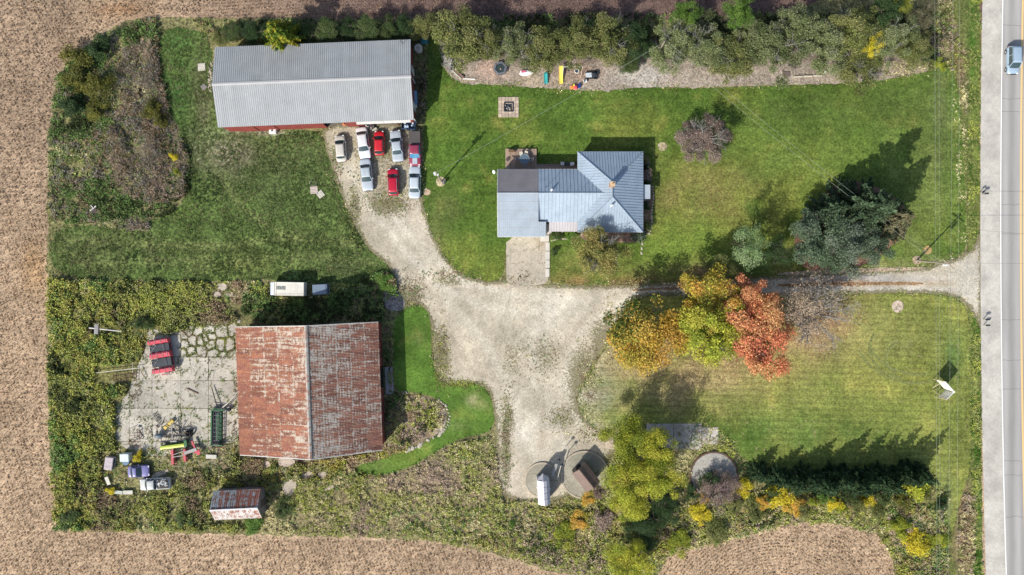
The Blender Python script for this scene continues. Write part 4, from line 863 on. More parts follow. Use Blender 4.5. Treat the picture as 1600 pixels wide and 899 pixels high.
def make_car(kind, label, px, py, heading, L, W, col, hood, trunk, Ht=1.42, cat='car', group=None, roofrails=False, spoiler=False, z=0.0, name=None, round_=1.0, bed=None, covers=True, glasscol=None, hoodstripe=None):
    """nose towards +x in local space; heading in degrees, counter-clockwise from east"""
    p = at(px, py, 1.0); root = thing(name or 'parked_car', label, cat, (p.x, p.y, z), R(heading), group)
    hw = W/2; hl = L/2; body_top = .92 if kind != 'pickup' else 1.05; belt = body_top+.02
    # body shell: stations along the length
    st = []
    N = 22
    for i in range(N+1):
        t = i/N; x = -hl+L*t; e = min(t, 1-t)*L
        wk = interp(e, [(0, .80-.06*round_), (.12, .90), (.45, .975), (.9, 1.0), (9, 1.0)]) if round_ else 1
        if round_ < .5: wk = interp(e, [(0, .93), (.1, .97), (.4, 1.0), (9, 1)])
        top = interp(t*L, [(0, body_top-.12), (.15, body_top-.03), (trunk, body_top), (L-hood, body_top), (L-hood*.5, body_top-.06), (L-.2, body_top-.16), (L, body_top-.30)])
        w = hw*wk; zb = .28 if .1 < t < .9 else .36
        st.append([(x, -w*.93, zb), (x, -w, .48), (x, -w, top-.20), (x, -w*.95, top-.05), (x, -w*.80, top), (x, -w*.4, top+.025), (x, 0, top+.035), (x, w*.4, top+.025), (x, w*.80, top), (x, w*.95, top-.05), (x, w, top-.20), (x, w, .48), (x, w*.93, zb)])
    m = loft(st)
    # wheel arches: dark liners are parts, the sill closes the bottom
    m.box((0, 0, .3), (L*.8, W*.8, .1)); m.build('body', col, root, smooth=True)
    # cabin
    xb, xf = -hl+trunk, hl-hood                     # belt line ends
    if kind == 'pickup': xb = bed[0]
    fr, rr = (.62, .52) if kind == 'sedan' else ((.6, .22) if kind in ('hatch', 'suv') else (.5, .12))
    wb, wr = hw*.93, hw*.72 if kind != 'suv' else hw*.78
    A = {'fb': (xf, wb), 'ft': (xf-fr, wr), 'rt': (xb+rr, wr), 'rb': (xb, wb*.97)}
    zt = Ht-.04
    def P(k, s, z): return Vector((A[k][0], s*A[k][1], z))
    gm = glasscol or M_carglass
    for nm, a, b in (('windshield', 'fb', 'ft'), ('rear_window', 'rb', 'rt')):
        mb = MB(); rows = 4; cols = 6; V = []
        for i in range(rows+1):
            for j in range(cols+1):
                u = i/rows; v = j/cols*2-1; q = P(a, 1, belt-.03).lerp(P(b, 1, zt), u); sgn = 1 if a == 'fb' else -1
                V.append((q.x+sgn*.12*(1-v*v)*(1-u*.6), q.y*v*.985, q.z+.02*(1-v*v)))
        mb.add(V, [(i*(cols+1)+j, i*(cols+1)+j+1, (i+1)*(cols+1)+j+1, (i+1)*(cols+1)+j) for i in range(rows) for j in range(cols)]); mb.build(nm, gm, root, smooth=True)
    for s in (1, -1):
        mb = MB(); xm = (A['ft'][0]+A['rt'][0])/2; mb.add([P('rb', s, belt), (xm, s*wb, belt), (xm, s*wr, zt), P('rt', s, zt)], [(0, 1, 2, 3)]); mb.add([(xm, s*wb, belt), P('fb', s, belt), P('ft', s, zt), (xm, s*wr, zt)], [(0, 1, 2, 3)])
        mb.build('side_window', gm, root)
    for s in (1, -1):
        for a, b in (('fb', 'ft'), ('rb', 'rt')): MB().tube(P(a, s, belt-.02), P(b, s, zt), .05, .04, 6).build('pillar', col, root)
        xm = (A['ft'][0]+A['rt'][0])/2; MB().tube((xm, s*wb, belt), (xm, s*wr, zt), .04, .035, 6).build('pillar', col, root)
    rf = []
    for i in range(9):
        u = i/8; x = A['rt'][0]-.06+(A['ft'][0]-A['rt'][0]+.12)*u; e = math.sin(math.pi*(.08+.84*u)); z0 = Ht-.05+.07*e
        rf.append([(x, -wr-.03, zt-.03), (x, -wr*.95, z0-.015), (x, -wr*.6, z0+.01), (x, 0, z0+.02), (x, wr*.6, z0+.01), (x, wr*.95, z0-.015), (x, wr+.03, zt-.03)])
    loft(rf).build('roof', col, root, smooth=True)
    wheelx = (-hl+.19*L, hl-.185*L); wr_ = .32 if kind != 'pickup' else .38
    for x in wheelx:
        for s in (1, -1):
            y = s*(hw-.10); wm = MB(); wm.tube((x, y-.11, wr_), (x, y+.11, wr_), wr_, n=18); wo = wm.build('wheel', M_tyre, root)
            MB().tube((x, y+s*.08, wr_), (x, y+s*.125, wr_), wr_*.62, n=14).build('rim', M_rim, wo)
    for s in (1, -1):
        MB().box((hl-.16, s*hw*.66, body_top-.26), (.22, hw*.34, .16), rz=-s*.3).build('headlight', M_lamp, root, bevel=.02)
        MB().box((-hl+.08, s*hw*.70, body_top-.2), (.12, hw*.32, .16)).build('tail_light', M_tail, root)
        MB().box((xf-.32, s*(hw+.06), belt+.06), (.14, .2, .13)).build('mirror', col, root, bevel=.02)
    MB().box((hl-.03, 0, .5), (.12, W*.82, .2)).build('front_bumper', M_plast if kind != 'pickup' else M_rim, root, bevel=.03); MB().box((-hl+.03, 0, .5), (.12, W*.82, .2)).build('rear_bumper', M_plast if kind != 'pickup' else M_rim, root, bevel=.03)
    MB().box((hl+.012, 0, .68), (.04, W*.42, .13)).build('grille', M_plast, root)
    sm_ = MB()
    y = hw*.80
    sm_.box((hl-hood-.02, 0, body_top+.035), (.10, W*.72, .02)); sm_.build('wiper_cowl', M_plast, root)
    if roofrails:
        for s in (1, -1): MB().tube((A['rt'][0]+.05, s*(wr-.02), Ht+.05), (A['ft'][0]-.1, s*(wr-.02), Ht+.05), .025, n=5).build('roof_rail', M_plast if roofrails == 1 else M_rim, root)
    if spoiler: MB().box((A['rt'][0]-.08, 0, Ht-.02), (.2, wr*2, .05)).build('spoiler', M_plast, root)
    if hoodstripe: MB().box((hl-hood*.55, 0, body_top+.0), (hood*.7, .75, .05), ry=.05).build('hood_panel', hoodstripe, root)
    return root
white = carpaint('white_car_paint', (.64, .64, .65)); silver = carpaint('silver_blue_paint', (.40, .45, .50), .08); beige = carpaint('beige_silver_paint', (.53, .505, .45))
red = carpaint('red_paint', (.52, .015, .025), .12); dred = carpaint('deep_red_paint', (.42, .008, .03), .1); maroon = carpaint('maroon_paint', (.26, .035, .07), .15)
def hd(x0, y0, x1, y1): return math.degrees(math.atan2(-(y1-y0), x1-x0))       # picture direction tail -> nose
G = 'cars parked on the gravel below the shed'
make_car('hatch', 'small beige silver car parked alone at the west edge of the gravel', 531.5, 231.5, hd(213, 465, 190, 200), 4.15, 1.66, beige, .95, .55, group=G)
make_car('sedan', 'white sedan nosing down against the silver sedan, its mirrors folded out', 567, 223, hd(400, 110, 447, 430), 4.95, 1.84, white, 1.25, .8, group=G)
make_car('hatch', 'bright red hatchback with dark rear spoiler in the back row', 592, 223, hd(594, 390, 590, 150), 3.8, 1.62, red, .95, .25, spoiler=True, group=G)
make_car('sedan', 'boxy silver blue sedan between the red hatchback and the maroon pickup', 619.5, 227.5, hd(783, 462, 748, 143), 4.9, 1.76, silver, 1.35, 1.15, round_=.3, group=G)
make_car('sedan', 'silver sedan in the front row with its long hood towards the drive', 572, 273, hd(442, 435, 475, 760), 5.0, 1.80, silver, 1.5, 1.0, round_=.6, group=G)
make_car('suv', 'dark red wagon with roof rails at the front of the parked cars', 614, 284, hd(735, 798, 725, 532), 4.2, 1.70, dred, 1.0, .25, 1.55, roofrails=2, group=G)
make_car('sedan', 'long pale silver sedan nearest the lawn in the front row', 647.5, 284.5, hd(942, 832, 945, 506), 5.05, 1.82, carpaint('pale_blue_silver', (.46, .52, .57), .05), 1.3, 1.0, round_=.5, group=G)
pk = make_car('pickup', 'maroon pickup truck with a dark tonneau cover over its bed', 648, 232, hd(948, 155, 952, 498), 5.35, 1.86, maroon, 1.25, .2, 1.7, cat='pickup truck', bed=(-.45,), group=G, name='pickup_truck', round_=.4, hoodstripe=silver, glasscol=paint('blue_glass', (.06, .22, .36), .15, .8))
MB().box((-1.62, 0, 1.17), (2.0, 1.75, .12)).build('tonneau_cover', paint('tonneau', (.085, .078, .075), .8, .2), pk, bevel=.03)
t2 = make_car('suv', 'blue grey suv driving on the asphalt road', 1584.5, 93.5, -90, 4.35, 1.80, carpaint('steel_blue_paint', (.30, .40, .50), .04), .95, .2, 1.68, cat='suv', roofrails=1, name='suv', z=.12)
# stripped and derelict ones in the south-west corner
make_car('sedan', 'faded purple blue car abandoned in weeds in the south west corner', 215, 737.5, hd(0, 0, 10, -.6), 3.3, 1.85, carpaint('purple_paint', (.20, .19, .40), .15), 1.15, .55, cat='car', name='derelict_car', round_=.8, z=-.05)
dp = make_car('pickup', 'grey white stripped pickup with junk in its open bed', 241, 757, hd(10, -.4, 0, 0.2), 4.7, 1.80, carpaint('chalky_grey_paint', (.50, .52, .50), .18), 1.0, .2, 1.55, cat='pickup truck', name='derelict_pickup', bed=(-.2,), round_=.3, z=-.05)
jm = MB()
for k_ in range(16): jm.box((-1.35+random.uniform(-.75, .75), random.uniform(-.65, .65), 1.12+random.uniform(0, .1)), (random.uniform(.1, .5), random.uniform(.08, .3), random.uniform(.05, .25)), rz=random.uniform(0, 3))
jm.build('junk', paint('junk_mix', (.30, .30, .31), .6, .4, var=.6, sc=6), dp); MB().box((-1.3, 0, 1.065), (1.8, 1.5, .03)).build('bed_floor', M_plast, dp)
# boxy trailers and caps
def tub(mb, x0, x1, y0, y1, z0, z1, t=.06):
    mb.box(((x0+x1)/2, (y0+y1)/2, z0+.03), (x1-x0, y1-y0, .06))
    mb.box(((x0+x1)/2, y0+t/2, (z0+z1)/2+.03), (x1-x0, t, z1-z0-.06)); mb.box(((x0+x1)/2, y1-t/2, (z0+z1)/2+.03), (x1-x0, t, z1-z0-.06))
    mb.box((x0+t/2, (y0+y1)/2, (z0+z1)/2+.03), (t, y1-y0-2*t, z1-z0-.06)); mb.box((x1-t/2, (y0+y1)/2, (z0+z1)/2+.03), (t, y1-y0-2*t, z1-z0-.06)); return mb
def wheels(root, xs, hw, r=.3):
    for x in xs:
        for s in (1, -1):
            wo = MB().tube((x, s*hw-.1, r), (x, s*hw+.1, r), r, n=16).build('wheel', M_tyre, root); MB().tube((x, s*(hw+.08), r), (x, s*(hw+.115), r), r*.55, n=12).build('rim', M_rim, wo)
c_ = at(448, 451.5, 2.0); tr = thing('camper_trailer', 'old white camper trailer in weeds with grey vents on its roof', 'trailer', (c_.x, c_.y, 0), R(-1))
M_camper = paint('camper_white', (.66, .64, .57), .6, .3, var=.1, dirt=(.5, .46, .38))
MB().box((.3, 0, 1.2), (4.65, 2.1, 1.6)).build('body', M_camper, tr, bevel=.06); MB().box((-2.32, 0, 1.1), (.55, 2.0, 1.35)).build('front_cap', paint('camper_blue_white', (.60, .66, .76), .5), tr, bevel=.08)
for x in (-1.25, -.55): v = MB().box((x, .1, 2.03), (.6, .5, .08)).build('roof_vent', paint('vent_grey', (.22, .24, .22), .6), tr); MB().box((x, .1, 2.08), (.02, .46, .02)).build('vent_bar', M_plast, v)
MB().box((.3, .98, 2.02), (4.6, .05, .05)).box((.3, -.98, 2.02), (4.6, .05, .05)).box((.6, -.75, 2.02), (3.6, .05, .04)).build('roof_rail', M_camper, tr)
MB().box((-1.62, 0, 2.01), (.03, 2.08, .03)).box((-1.9, 0, 2.01), (.03, 2.08, .03)).build('seam', M_plast, tr); wheels(tr, (.3,), .95, .33); MB().tube((-2.6, 0, .5), (-3.3, 0, .45), .05).build('drawbar', M_plast, tr)
c_ = at(500, 452.5, 1.3); tr = thing('covered_cart', 'small blue black covered cart beside the white camper trailer', 'cart', (c_.x, c_.y, 0), R(3))
MB().box((0, 0, .95), (2.3, 1.6, .9)).build('body', paint('cart_blue', (.10, .14, .19), .5, .5, var=.2), tr, bevel=.05); MB().box((-.1, 0, 1.42), (2.05, 1.5, .06)).build('lid', paint('cart_lid', (.16, .21, .28), .35, .6, var=.15), tr)
MB().tube((1.35, -.8, .9), (1.35, .8, .9), .03).tube((1.15, .75, .9), (1.35, .8, .9), .03).tube((1.15, -.75, .9), (1.35, -.8, .9), .03).build('rail', M_rim, tr); wheels(tr, (0,), .82, .26)
c_ = at(169, 725, 1.0); tr = thing('truck_cap', 'faded mauve truck cap lying in weeds, westmost of the junk', 'truck cap', (c_.x, c_.y, 0), R(-8))
MB().box((0, 0, .5), (1.3, 2.0, .9)).build('shell', paint('mauve_cap', (.42, .36, .39), .5, .4, var=.12), tr, bevel=.1); MB().box((.62, 0, .6), (.08, 1.7, .5)).build('side_window', M_carglass, tr)
for y in (-.5, .2): MB().box((0, y, .96), (1.1, .04, .03)).build('ridge', M_rim, tr)
c_ = at(194.5, 717, 1.2); tr = thing('utility_box', 'pale blue white truck box with a dark window standing in weeds', 'truck box', (c_.x, c_.y, 0), R(2))
MB().box((0, .15, .7), (1.4, 1.2, 1.2)).build('shell', paint('paleblue_box', (.55, .61, .64), .5, .4), tr, bevel=.08); MB().cyl((0, -.55, 0), .55, .3, .95, 14).build('tank', paint('tank_blue', (.10, .17, .24), .4, .5), tr)
def plank_slab(name, label, cat, px, py, d, rz, m, z=.3, tilt=0.0, group=None):
    p = at(px, py); o = MB().box((0, 0, 0), d, rx=tilt).build(name, m, bevel=.015); o.location = (p.x, p.y, z); o.rotation_euler = (0, 0, R(rz)); return tag(o, label, cat, group)
M_oldwhite = paint('old_white_board', (.55, .53, .46), .8, .2, var=.15, dirt=(.33, .3, .22))
plank_slab('door_panel', 'leaning pale board west of the purple derelict car', 'board', 170.5, 750.5, (.55, 1.3, .08), 18, M_oldwhite, .4, .1, 'old boards lying in the weeds')
plank_slab('door_panel', 'greenish pale board lying at the junk corner, west of its pair', 'board', 187, 768.5, (1.3, .55, .1), -6, paint('greenish_board', (.42, .45, .40), .8), .35, .05, 'old boards lying in the weeds')
plank_slab('door_panel', 'cream board just left of the stripped pickup tail', 'board', 202, 768.5, (1.5, .6, .1), 1, M_oldwhite, .38, 0, 'old boards lying in the weeds')
plank_slab('door_panel', 'cream board lying below the green grain header', 'board', 331.5, 713, (1.65, .62, .16), -2, M_oldwhite, .3, 0, 'old boards lying in the weeds')

# ================================================================= FARM MACHINERY
M_mred = paint('machine_red', (.50, .06, .09), .5, .4, var=.2, dirt=(.36, .10, .10)); M_mblack = paint('machine_black', (.028, .035, .045), .5, .5, var=.3); M_mgreen = paint('machine_green', (.03, .13, .05), .5, .4, var=.2)
M_mgrey = paint('machine_steel', (.25, .25, .25), .5, .5, .3, var=.3, dirt=(.2, .12, .08)); M_mrust = paint('machine_rust', (.14, .08, .055), .85, .2, var=.3); M_lime = paint('machine_lime', (.52, .62, .10), .5, .4, var=.12)
c_ = at(251, 557, 1.2); rb = thing('seed_drill', 'red and black banded farm implement standing on the concrete yard', 'farm implement', (c_.x, c_.y, 0), R(9))
# bands along local y: red, black, red, black, red
for (y, h, m, nm) in ((2.35, .75, M_mred, 'hopper'), (1.25, 1.25, M_mblack, 'basket'), (.25, .95, M_mred, 'hopper'), (-.95, 1.3, M_mblack, 'basket'), (-2.15, .8, M_mred, 'hopper')):
    if m is M_mred:
        mb = MB(); secs = []
        for i in range(9):
            x = -1.55+3.1*i/8; j = .04*math.sin(i*2.2); secs.append([(x, y-h/2+j, .7), (x, y-h*.46+j, 1.25), (x, y-h*.2+j, 1.5), (x, y+h*.2+j, 1.52), (x, y+h*.46+j, 1.28), (x, y+h/2+j, .7)])
        o = loft(secs).build(nm, m, rb, smooth=False)
        for x in (-1.2, -.4, .5, 1.2): MB().box((x, y, 1.53), (.05, h*.8, .04)).build('strap', M_mgrey, o)
    else:
        mb = MB()
        for k_ in range(2): mb.box((-1.45+k_*2.9, y, 1.0), (.08, h*.96, .4))
        mb.box((0, y, .85), (3.0, h*.98, .6)); mb.build('basket', m, rb); fr = MB(); fr.tube((-1.4, y-.5, 1.25), (-.4, y+.5, 1.3), .04).tube((-1.4, y+.4, 1.22), (-.7, y+.1, 1.3), .03).tube((.7, y-.5, 1.3), (.6, y+.5, 1.35), .03).build('pipe', M_mgrey, rb)
fr = MB(); fr.box((-1.5, 0, .6), (.12, 5.2, .12)).box((1.5, 0, .6), (.12, 5.2, .12)).box((0, -2.9, .5), (1.2, .12, .12)); fr.build('frame', M_mred, rb); wheels(rb, (-.9, .9), 1.4, .42)
MB().torus((.9, -2.75, .95), .3, .06, axis='z').torus((.2, -2.75, .8), .22, .05).build('hose_coil', M_mgrey, rb)

c_ = at(338, 669, .9); gh = thing('grain_header', 'long narrow green framed grain header with dark reel bars', 'grain header', (c_.x, c_.y, 0), R(-1))
mb = MB(); mb.box((-.85, 0, .55), (.18, 5.4, .5)).box((0, 2.72, .6), (1.9, .14, .6)).box((0, -2.72, .6), (1.9, .14, .6)).box((-.2, 0, .22), (1.5, 5.3, .06)); mb.build('frame', M_mgreen, gh)
M_reel = paint('reel_purple_black', (.11, .08, .12), .5, .5, .3, var=.3)
for x in (-.45, -.12, .2, .5): MB().tube((x, -2.6, .95), (x, 2.6, .95), .05, n=6).build('reel_bar', M_reel if x < .4 else M_mblack, gh)
for y in np.linspace(-2.6, 2.6, 9): MB().box((0.02, y, .88), (1.05, .05, .10)).build('spider', M_mgrey, gh)
MB().tube((.8, -2.7, .5), (.8, 2.7, .5), .07).build('auger', M_mblack, gh); MB().box((0.1, -3.15, .4), (2.4, .12, .12), rz=.08).build('hitch_bar', M_mrust, gh); MB().box((0, 2.95, .9), (2.8, .08, .08), rz=-.1).build('top_bar', M_mgreen, gh)

c_ = at(270, 698, .8); lb = thing('mower_deck', 'bright lime yellow beam of a mower with green end box', 'mower', (c_.x, c_.y, 0), R(7))
loft([[(x, -.28, .5), (x, -.25, .8), (x, 0, .88), (x, .25, .8), (x, .28, .5)] for x in np.linspace(-1.95, 1.75, 8)]).build('beam', M_lime, lb); MB().box((2.0, .25, .6), (.45, .95, .5)).build('end_box', M_mgreen, lb, bevel=.03); MB().box((-.2, .36, .45), (3.5, .12, .2)).build('rail', M_mgreen, lb)
c_ = at(270, 681, .8); pl = thing('cultivator', 'dark tangled cultivator with a grey T shaped drawbar on the yard', 'farm implement', (c_.x, c_.y, 0), R(4))
mb = MB(); mb.box((0, .1, .75), (4.3, .14, .14)).box((0, -.75, .7), (3.6, .12, .12)).box((-1.9, -.3, .7), (.1, 1.0, .1)).box((1.9, -.3, .7), (.1, 1.0, .1)); mb.tube((1.0, .1, .8), (-1.2, 1.7, .7), .06).tube((1.0, .1, .8), (2.0, 1.2, .5), .05); mb.build('frame', M_mblack, pl)
MB().box((0, .7, .95), (.14, 2.6, .14)).box((0.1, -.85, .92), (1.0, .22, .12)).build('drawbar', M_mgrey, pl)
for k_ in range(11):
    x = -2.0+k_*.4; mb = MB(); mb.path([(x, .1, .75), (x+.05, -.15, .5), (x, -.05, .1)], .035, 5); mb.path([(x+.2, -.75, .7), (x+.2, -1.0, .45), (x+.2, -.9, .1)], .035, 5); mb.build('tine', M_mblack, pl)
MB().blob((-2.2, .1, .7), (.75, .42, .4), 1, .05).build('tank', paint('tank_bluegrey', (.10, .14, .17), .4, .5), pl, smooth=True)
for x in (2.1, 2.7): MB().torus((x, .1, .45), .38, .14, axis='x').build('tyre', M_tyre, pl)
MB().box((-1.3, -.2, 1.0), (2.2, .06, .06), rz=.1).box((1.2, .25, 1.0), (2.4, .06, .06), rz=.12).box((-.7, .9, .9), (1.6, .05, .05), rz=.8).build('arm', M_mrust, pl)
c_ = at(263, 664, .6); yl = thing('yellow_implement', 'yellow tined implement lying slanted on the yard', 'farm implement', (c_.x, c_.y, 0), R(42))
M_yel = paint('machine_yellow', (.55, .42, .10), .6, .3, var=.2); MB().box((0, 0, .4), (1.9, .5, .3)).build('bar', M_yel, yl, bevel=.05)
for k_ in range(6): MB().path([(-.8+k_*.32, 0, .5), (-.8+k_*.32, .35, .45), (-.8+k_*.32, .42, .15)], .035).build('tine', M_yel, yl)
c_ = at(247, 655, .2); hr = thing('harrow', 'small black harrow rack lying flat on the concrete yard', 'harrow', (c_.x, c_.y, 0.1), R(-57))
mb = MB()
for k_ in range(4): mb.box((0, -.35+k_*.23, .12), (2.1, .05, .05))
for k_ in range(6): mb.box((-1.0+k_*.4, 0, .14), (.05, .8, .05))
mb.build('rack', M_mblack, hr)
def disc_gang(root, x0, n, m, nm='disc'):
    for k_ in range(n): MB().tube((0, 0, 0), (0, 0, .03), .26, n=12)
c_ = at(285, 712, .7); rd = thing('disc_harrow', 'red disc harrow with two red disc gangs half sunk in weeds', 'farm implement', (c_.x, c_.y, 0), R(8))
for gx in (-1.5, .4):
    mb = MB().box((gx, .0, .75), (.35, 2.3 if gx < 0 else 1.9, .25), rz=-.1); mb.build('gang_beam', M_mred, rd)
    for k_ in range(7): MB().tube((gx-.35, -.95+k_*.3, .42), (gx+.35, -.95+k_*.3, .46), .05).tube((gx+.0, -.97+k_*.3, .42), (gx+.0, -.93+k_*.3, .42), .33, n=12).build('disc', M_mred, rd)
MB().box((-.5, .0, .85), (2.0, .12, .12)).box((-.5, .5, .85), (2.0, .1, .1), rz=.2).box((1.4, .5, .8), (2.0, .5, .2), rz=.2).build('frame', M_mgrey, rd)
MB().box((2.35, .3, .7), (.8, .3, .25), rz=.4).box((2.0, 1.3, .7), (.25, 1.5, .2), rz=.3).box((2.6, .1, .75), (.5, .6, .2)).build('wing', M_mred, rd)
c_ = at(212, 682, .4); rk = thing('wheel_rake', 'rusty bent frame of a hay rake among dead weeds', 'farm implement', (c_.x, c_.y, 0), R(10))
mb = MB(); mb.path([(-1.2, -1.2, .4), (-.3, -.8, .6), (.6, -.9, .5), (.7, .9, .5), (.3, 1.0, .6)], .045); mb.path([(-.9, .3, .4), (.6, .1, .5)], .04); mb.path([(-.2, -1.3, .3), (-.1, .8, .5)], .035); mb.path([(.1, .6, .5), (.8, .5, .4)], .03); mb.build('frame', M_mrust, rk)
MB().torus((-.6, -.6, .35), .3, .04).torus((.3, -.3, .35), .28, .04).build('rake_wheel', M_mrust, rk)
c_ = at(196, 586, .5); ff = thing('field_harrow', 'long rusty and whitish harrow frame lying in weeds west of the red implement', 'farm implement', (c_.x, c_.y, 0), R(3))
MB().tube((-4.6, .55, .5), (2.4, 1.0, .6), .05).tube((1.2, 1.9, .6), (1.25, .2, .6), .04).build('boom', M_oldwhite, ff)
mb = MB()
for k_, (a, b) in enumerate((((-2.2, .1, .4), (1.5, .3, .4)), ((-2.4, -.4, .3), (1.6, -.1, .4)), ((-2.0, -.9, .3), (.9, -.7, .4)), ((-1.9, .9, .4), (-1.2, 2.1, .3)), ((-.6, .8, .4), (.3, 1.8, .4)), ((2.2, .9, .5), (2.9, -.6, .4)), ((1.7, .8, .5), (1.6, -.9, .4)))): mb.tube(a, b, .045)
for k_ in range(6): mb.tube((-2+k_*.65, -.9, .35), (-1.9+k_*.65, .3, .38), .03)
mb.build('frame', M_mrust, ff)
mb = MB(); mb.torus((-2.1, -1.1, .3), .22, .03); mb.build('ring', M_oldwhite, ff)
c_ = at(163, 515, 1.2); pf = thing('grain_auger', 'long white auger tube with a grey box across it in tall weeds', 'auger', (c_.x, c_.y, 0), R(-4))
MB().tube((-2.3, .1, 1.3), (2.4, -.15, .8), .10, .07, 8).build('tube', M_whitetrim, pf); MB().box((-1.15, 0, 1.2), (.6, 1.6, .35)).build('box', M_mgrey, pf)
c_ = at(352, 636, .8); au = thing('bent_auger', 'dark and white pipes leaning together between yard and barn wall', 'pipe', (c_.x, c_.y, 0), 0)
MB().tube((-1.1, -.6, .5), (.4, .6, .8), .10).tube((.4, .6, .8), (1.7, 1.9, 1.0), .07).build('white_pipe', M_oldwhite, au); MB().tube((-2.3, 3.0, .4), (-1.3, -.2, .6), .07).tube((-1.7, -1.2, .3), (-1.1, -.4, .6), .12).tube((-1.2, -.9, .6), (.3, -.3, .6), .10).tube((.2, 0, .6), (1.3, 1.1, .8), .05).build('dark_pipe', M_mblack, au)
MB().blob((.4, -.5, .5), (.4, .3, .3), 1, .2).build('gear_case', M_mblack, au)
for (px, py, L_, rz, nm, lb_) in ((302, 611, 1.9, -25, 'wood_post', 'dark wooden post lying on the concrete yard'), (349, 606, .0, 0, None, None)):
    if nm: plank_slab(nm, lb_, 'post', px, py, (L_, .14, .12), rz, M_mrust, .16)
c_ = at(146, 327, .4); sc = thing('scrap_pile', 'small scrap heap of boards in the brush at the west side', 'scrap heap', (c_.x, c_.y, 0), 0)
MB().box((0, .1, .5), (1.2, .16, .05), rz=.7).box((-.1, .3, .55), (.7, .12, .05), rz=2.2).build('board', M_whitetrim, sc); MB().box((0, -.2, .3), (.9, .8, .3), rz=.3).box((.2, -.9, .2), (.5, .4, .2)).build('box', paint('scrap_dark', (.07, .05, .05), .8), sc)

sh = thing('scrap_heap', 'scattered rusty rods and scrap bits on the yard around the cultivator', 'scrap heap', at(255, 690), 0)
for k_ in range(46):
    x, y = random.uniform(-5.5, 4.2), random.uniform(-2.0, 2.6); a = random.uniform(0, 3.1); L_ = random.uniform(.3, 1.5)
    MB().tube((x, y, .15), (x+L_*math.cos(a), y+L_*math.sin(a), random.uniform(.12, .5)), random.uniform(.02, .05), n=4).build('rod', [M_mrust, M_mblack, M_mgrey, M_mrust, M_oldwhite][k_ % 5], sh)
for k_ in range(14): MB().box((random.uniform(-5.5, 4.0), random.uniform(-1.8, 2.4), .2), (random.uniform(.2, .7), random.uniform(.1, .4), .15), rz=random.uniform(0, 3)).build('scrap', [M_mrust, M_mblack, M_mgrey][k_ % 3], sh)

# ================================================================= POLES, WIRES, YARD THINGS
M_pole = paint('pole_wood', (.30, .26, .21), .9, .1, var=.15); M_wire = paint('wire', (.30, .33, .27), .5, .3, var=.02); M_tank = paint('transformer_grey', (.60, .62, .63), .4, .5)
def straight(p, q): return [p.lerp(q, t/24)-Vector((0, 0, 1.0*math.sin(math.pi*t/24)*min(1, (q-p).length/60))) for t in range(25)]
# roadside pole
P1 = at(1432, 407); HP = 8.3
rp = thing('utility_pole', 'wooden utility pole at the drive mouth carrying a grey transformer', 'utility pole', P1, 0)
tilt = Vector((-.45, -.75, 0)) if False else Vector((0.0, -.85, 0))
top = Vector((0, 0, HP))+tilt
MB().tube((0, 0, -.2), top, .16, .10, 10).build('pole', M_pole, rp)
MB().box(tuple(top-Vector((0, 0, .45))), (.12, 2.3, .12), rz=R(52)).build('crossarm', M_pole, rp)
MB().tube(top+Vector((.35, -.05, -2.1)), top+Vector((.35, -.05, -1.2)), .24, n=12).build('transformer', M_tank, rp, smooth=False)
MB().box((.1, -.4, 4.6), (.5, .12, .12)).build('bracket', M_pole, rp)
for k_ in (-1, 0, 1): MB().tube(top+Vector((.5*k_*.8, .8*k_, -.38)), top+Vector((.5*k_*.8, .8*k_, -.16)), .06, n=8).build('insulator', M_tank, rp)
# yard pole with transformer
P2 = at(690, 284); yp = thing('utility_pole', 'wooden yard pole between house and parked cars with white lamp on top', 'utility pole', P2, 0)
MB().tube((0, 0, -.2), (.05, .0, 8.2), .14, .10, 10).build('pole', M_pole, yp); MB().tube((-.25, .1, 6.3), (-.25, .1, 7.2), .23, n=12).build('lamp', M_tank, yp); MB().tube((.2, -.12, 6.9), (.2, -.12, 7.4), .14, n=10).build('insulator', M_tank, yp); MB().box((.3, -.3, .5), (.35, .3, 1.0)).build('meter_box', M_mgrey, yp)
# hedge pole
P3 = at(1022, 92); hp = thing('utility_pole', 'grey pole standing in the north hedge where the wires bend', 'utility pole', P3, 0)
MB().tube((0, 0, -.2), (0, 0, 7.4), .13, .10, 10).build('pole', M_pole, hp); MB().box((0, 0, 7.0), (1.0, .1, .1), rz=.9).build('crossarm', M_pole, hp)
def wire(p, q, label, r=.022, group=None, sag=1.0):
    mid = (p+q)/2; pts = [p.lerp(q, t/24)-Vector((0, 0, sag*math.sin(math.pi*t/24))) for t in range(25)]
    o = MB(mid).path(pts, r, 4).build('power_line', M_wire); o.location = mid; tag(o, label, 'power line', group)
w2_, w3_, w1_ = P2+Vector((.05, 0, 8.1)), P3+Vector((0, 0, 7.2)), P1+top+Vector((0, 0, -.2))
wire(w2_, w3_, 'power line running from the yard pole up to the hedge pole', .018, sag=.5)
wire(w3_+Vector((.3, .2, 0)), w1_+Vector((-.5, -.2, 0)), 'upper one of two power lines from hedge pole to roadside pole', .013, 'twin lines across the lawn', .8); wire(w3_+Vector((-.1, -.3, -.2)), w1_+Vector((-.9, -.3, -.3)), 'lower one of two power lines from hedge pole to roadside pole', .013, 'twin lines across the lawn', 1.3)
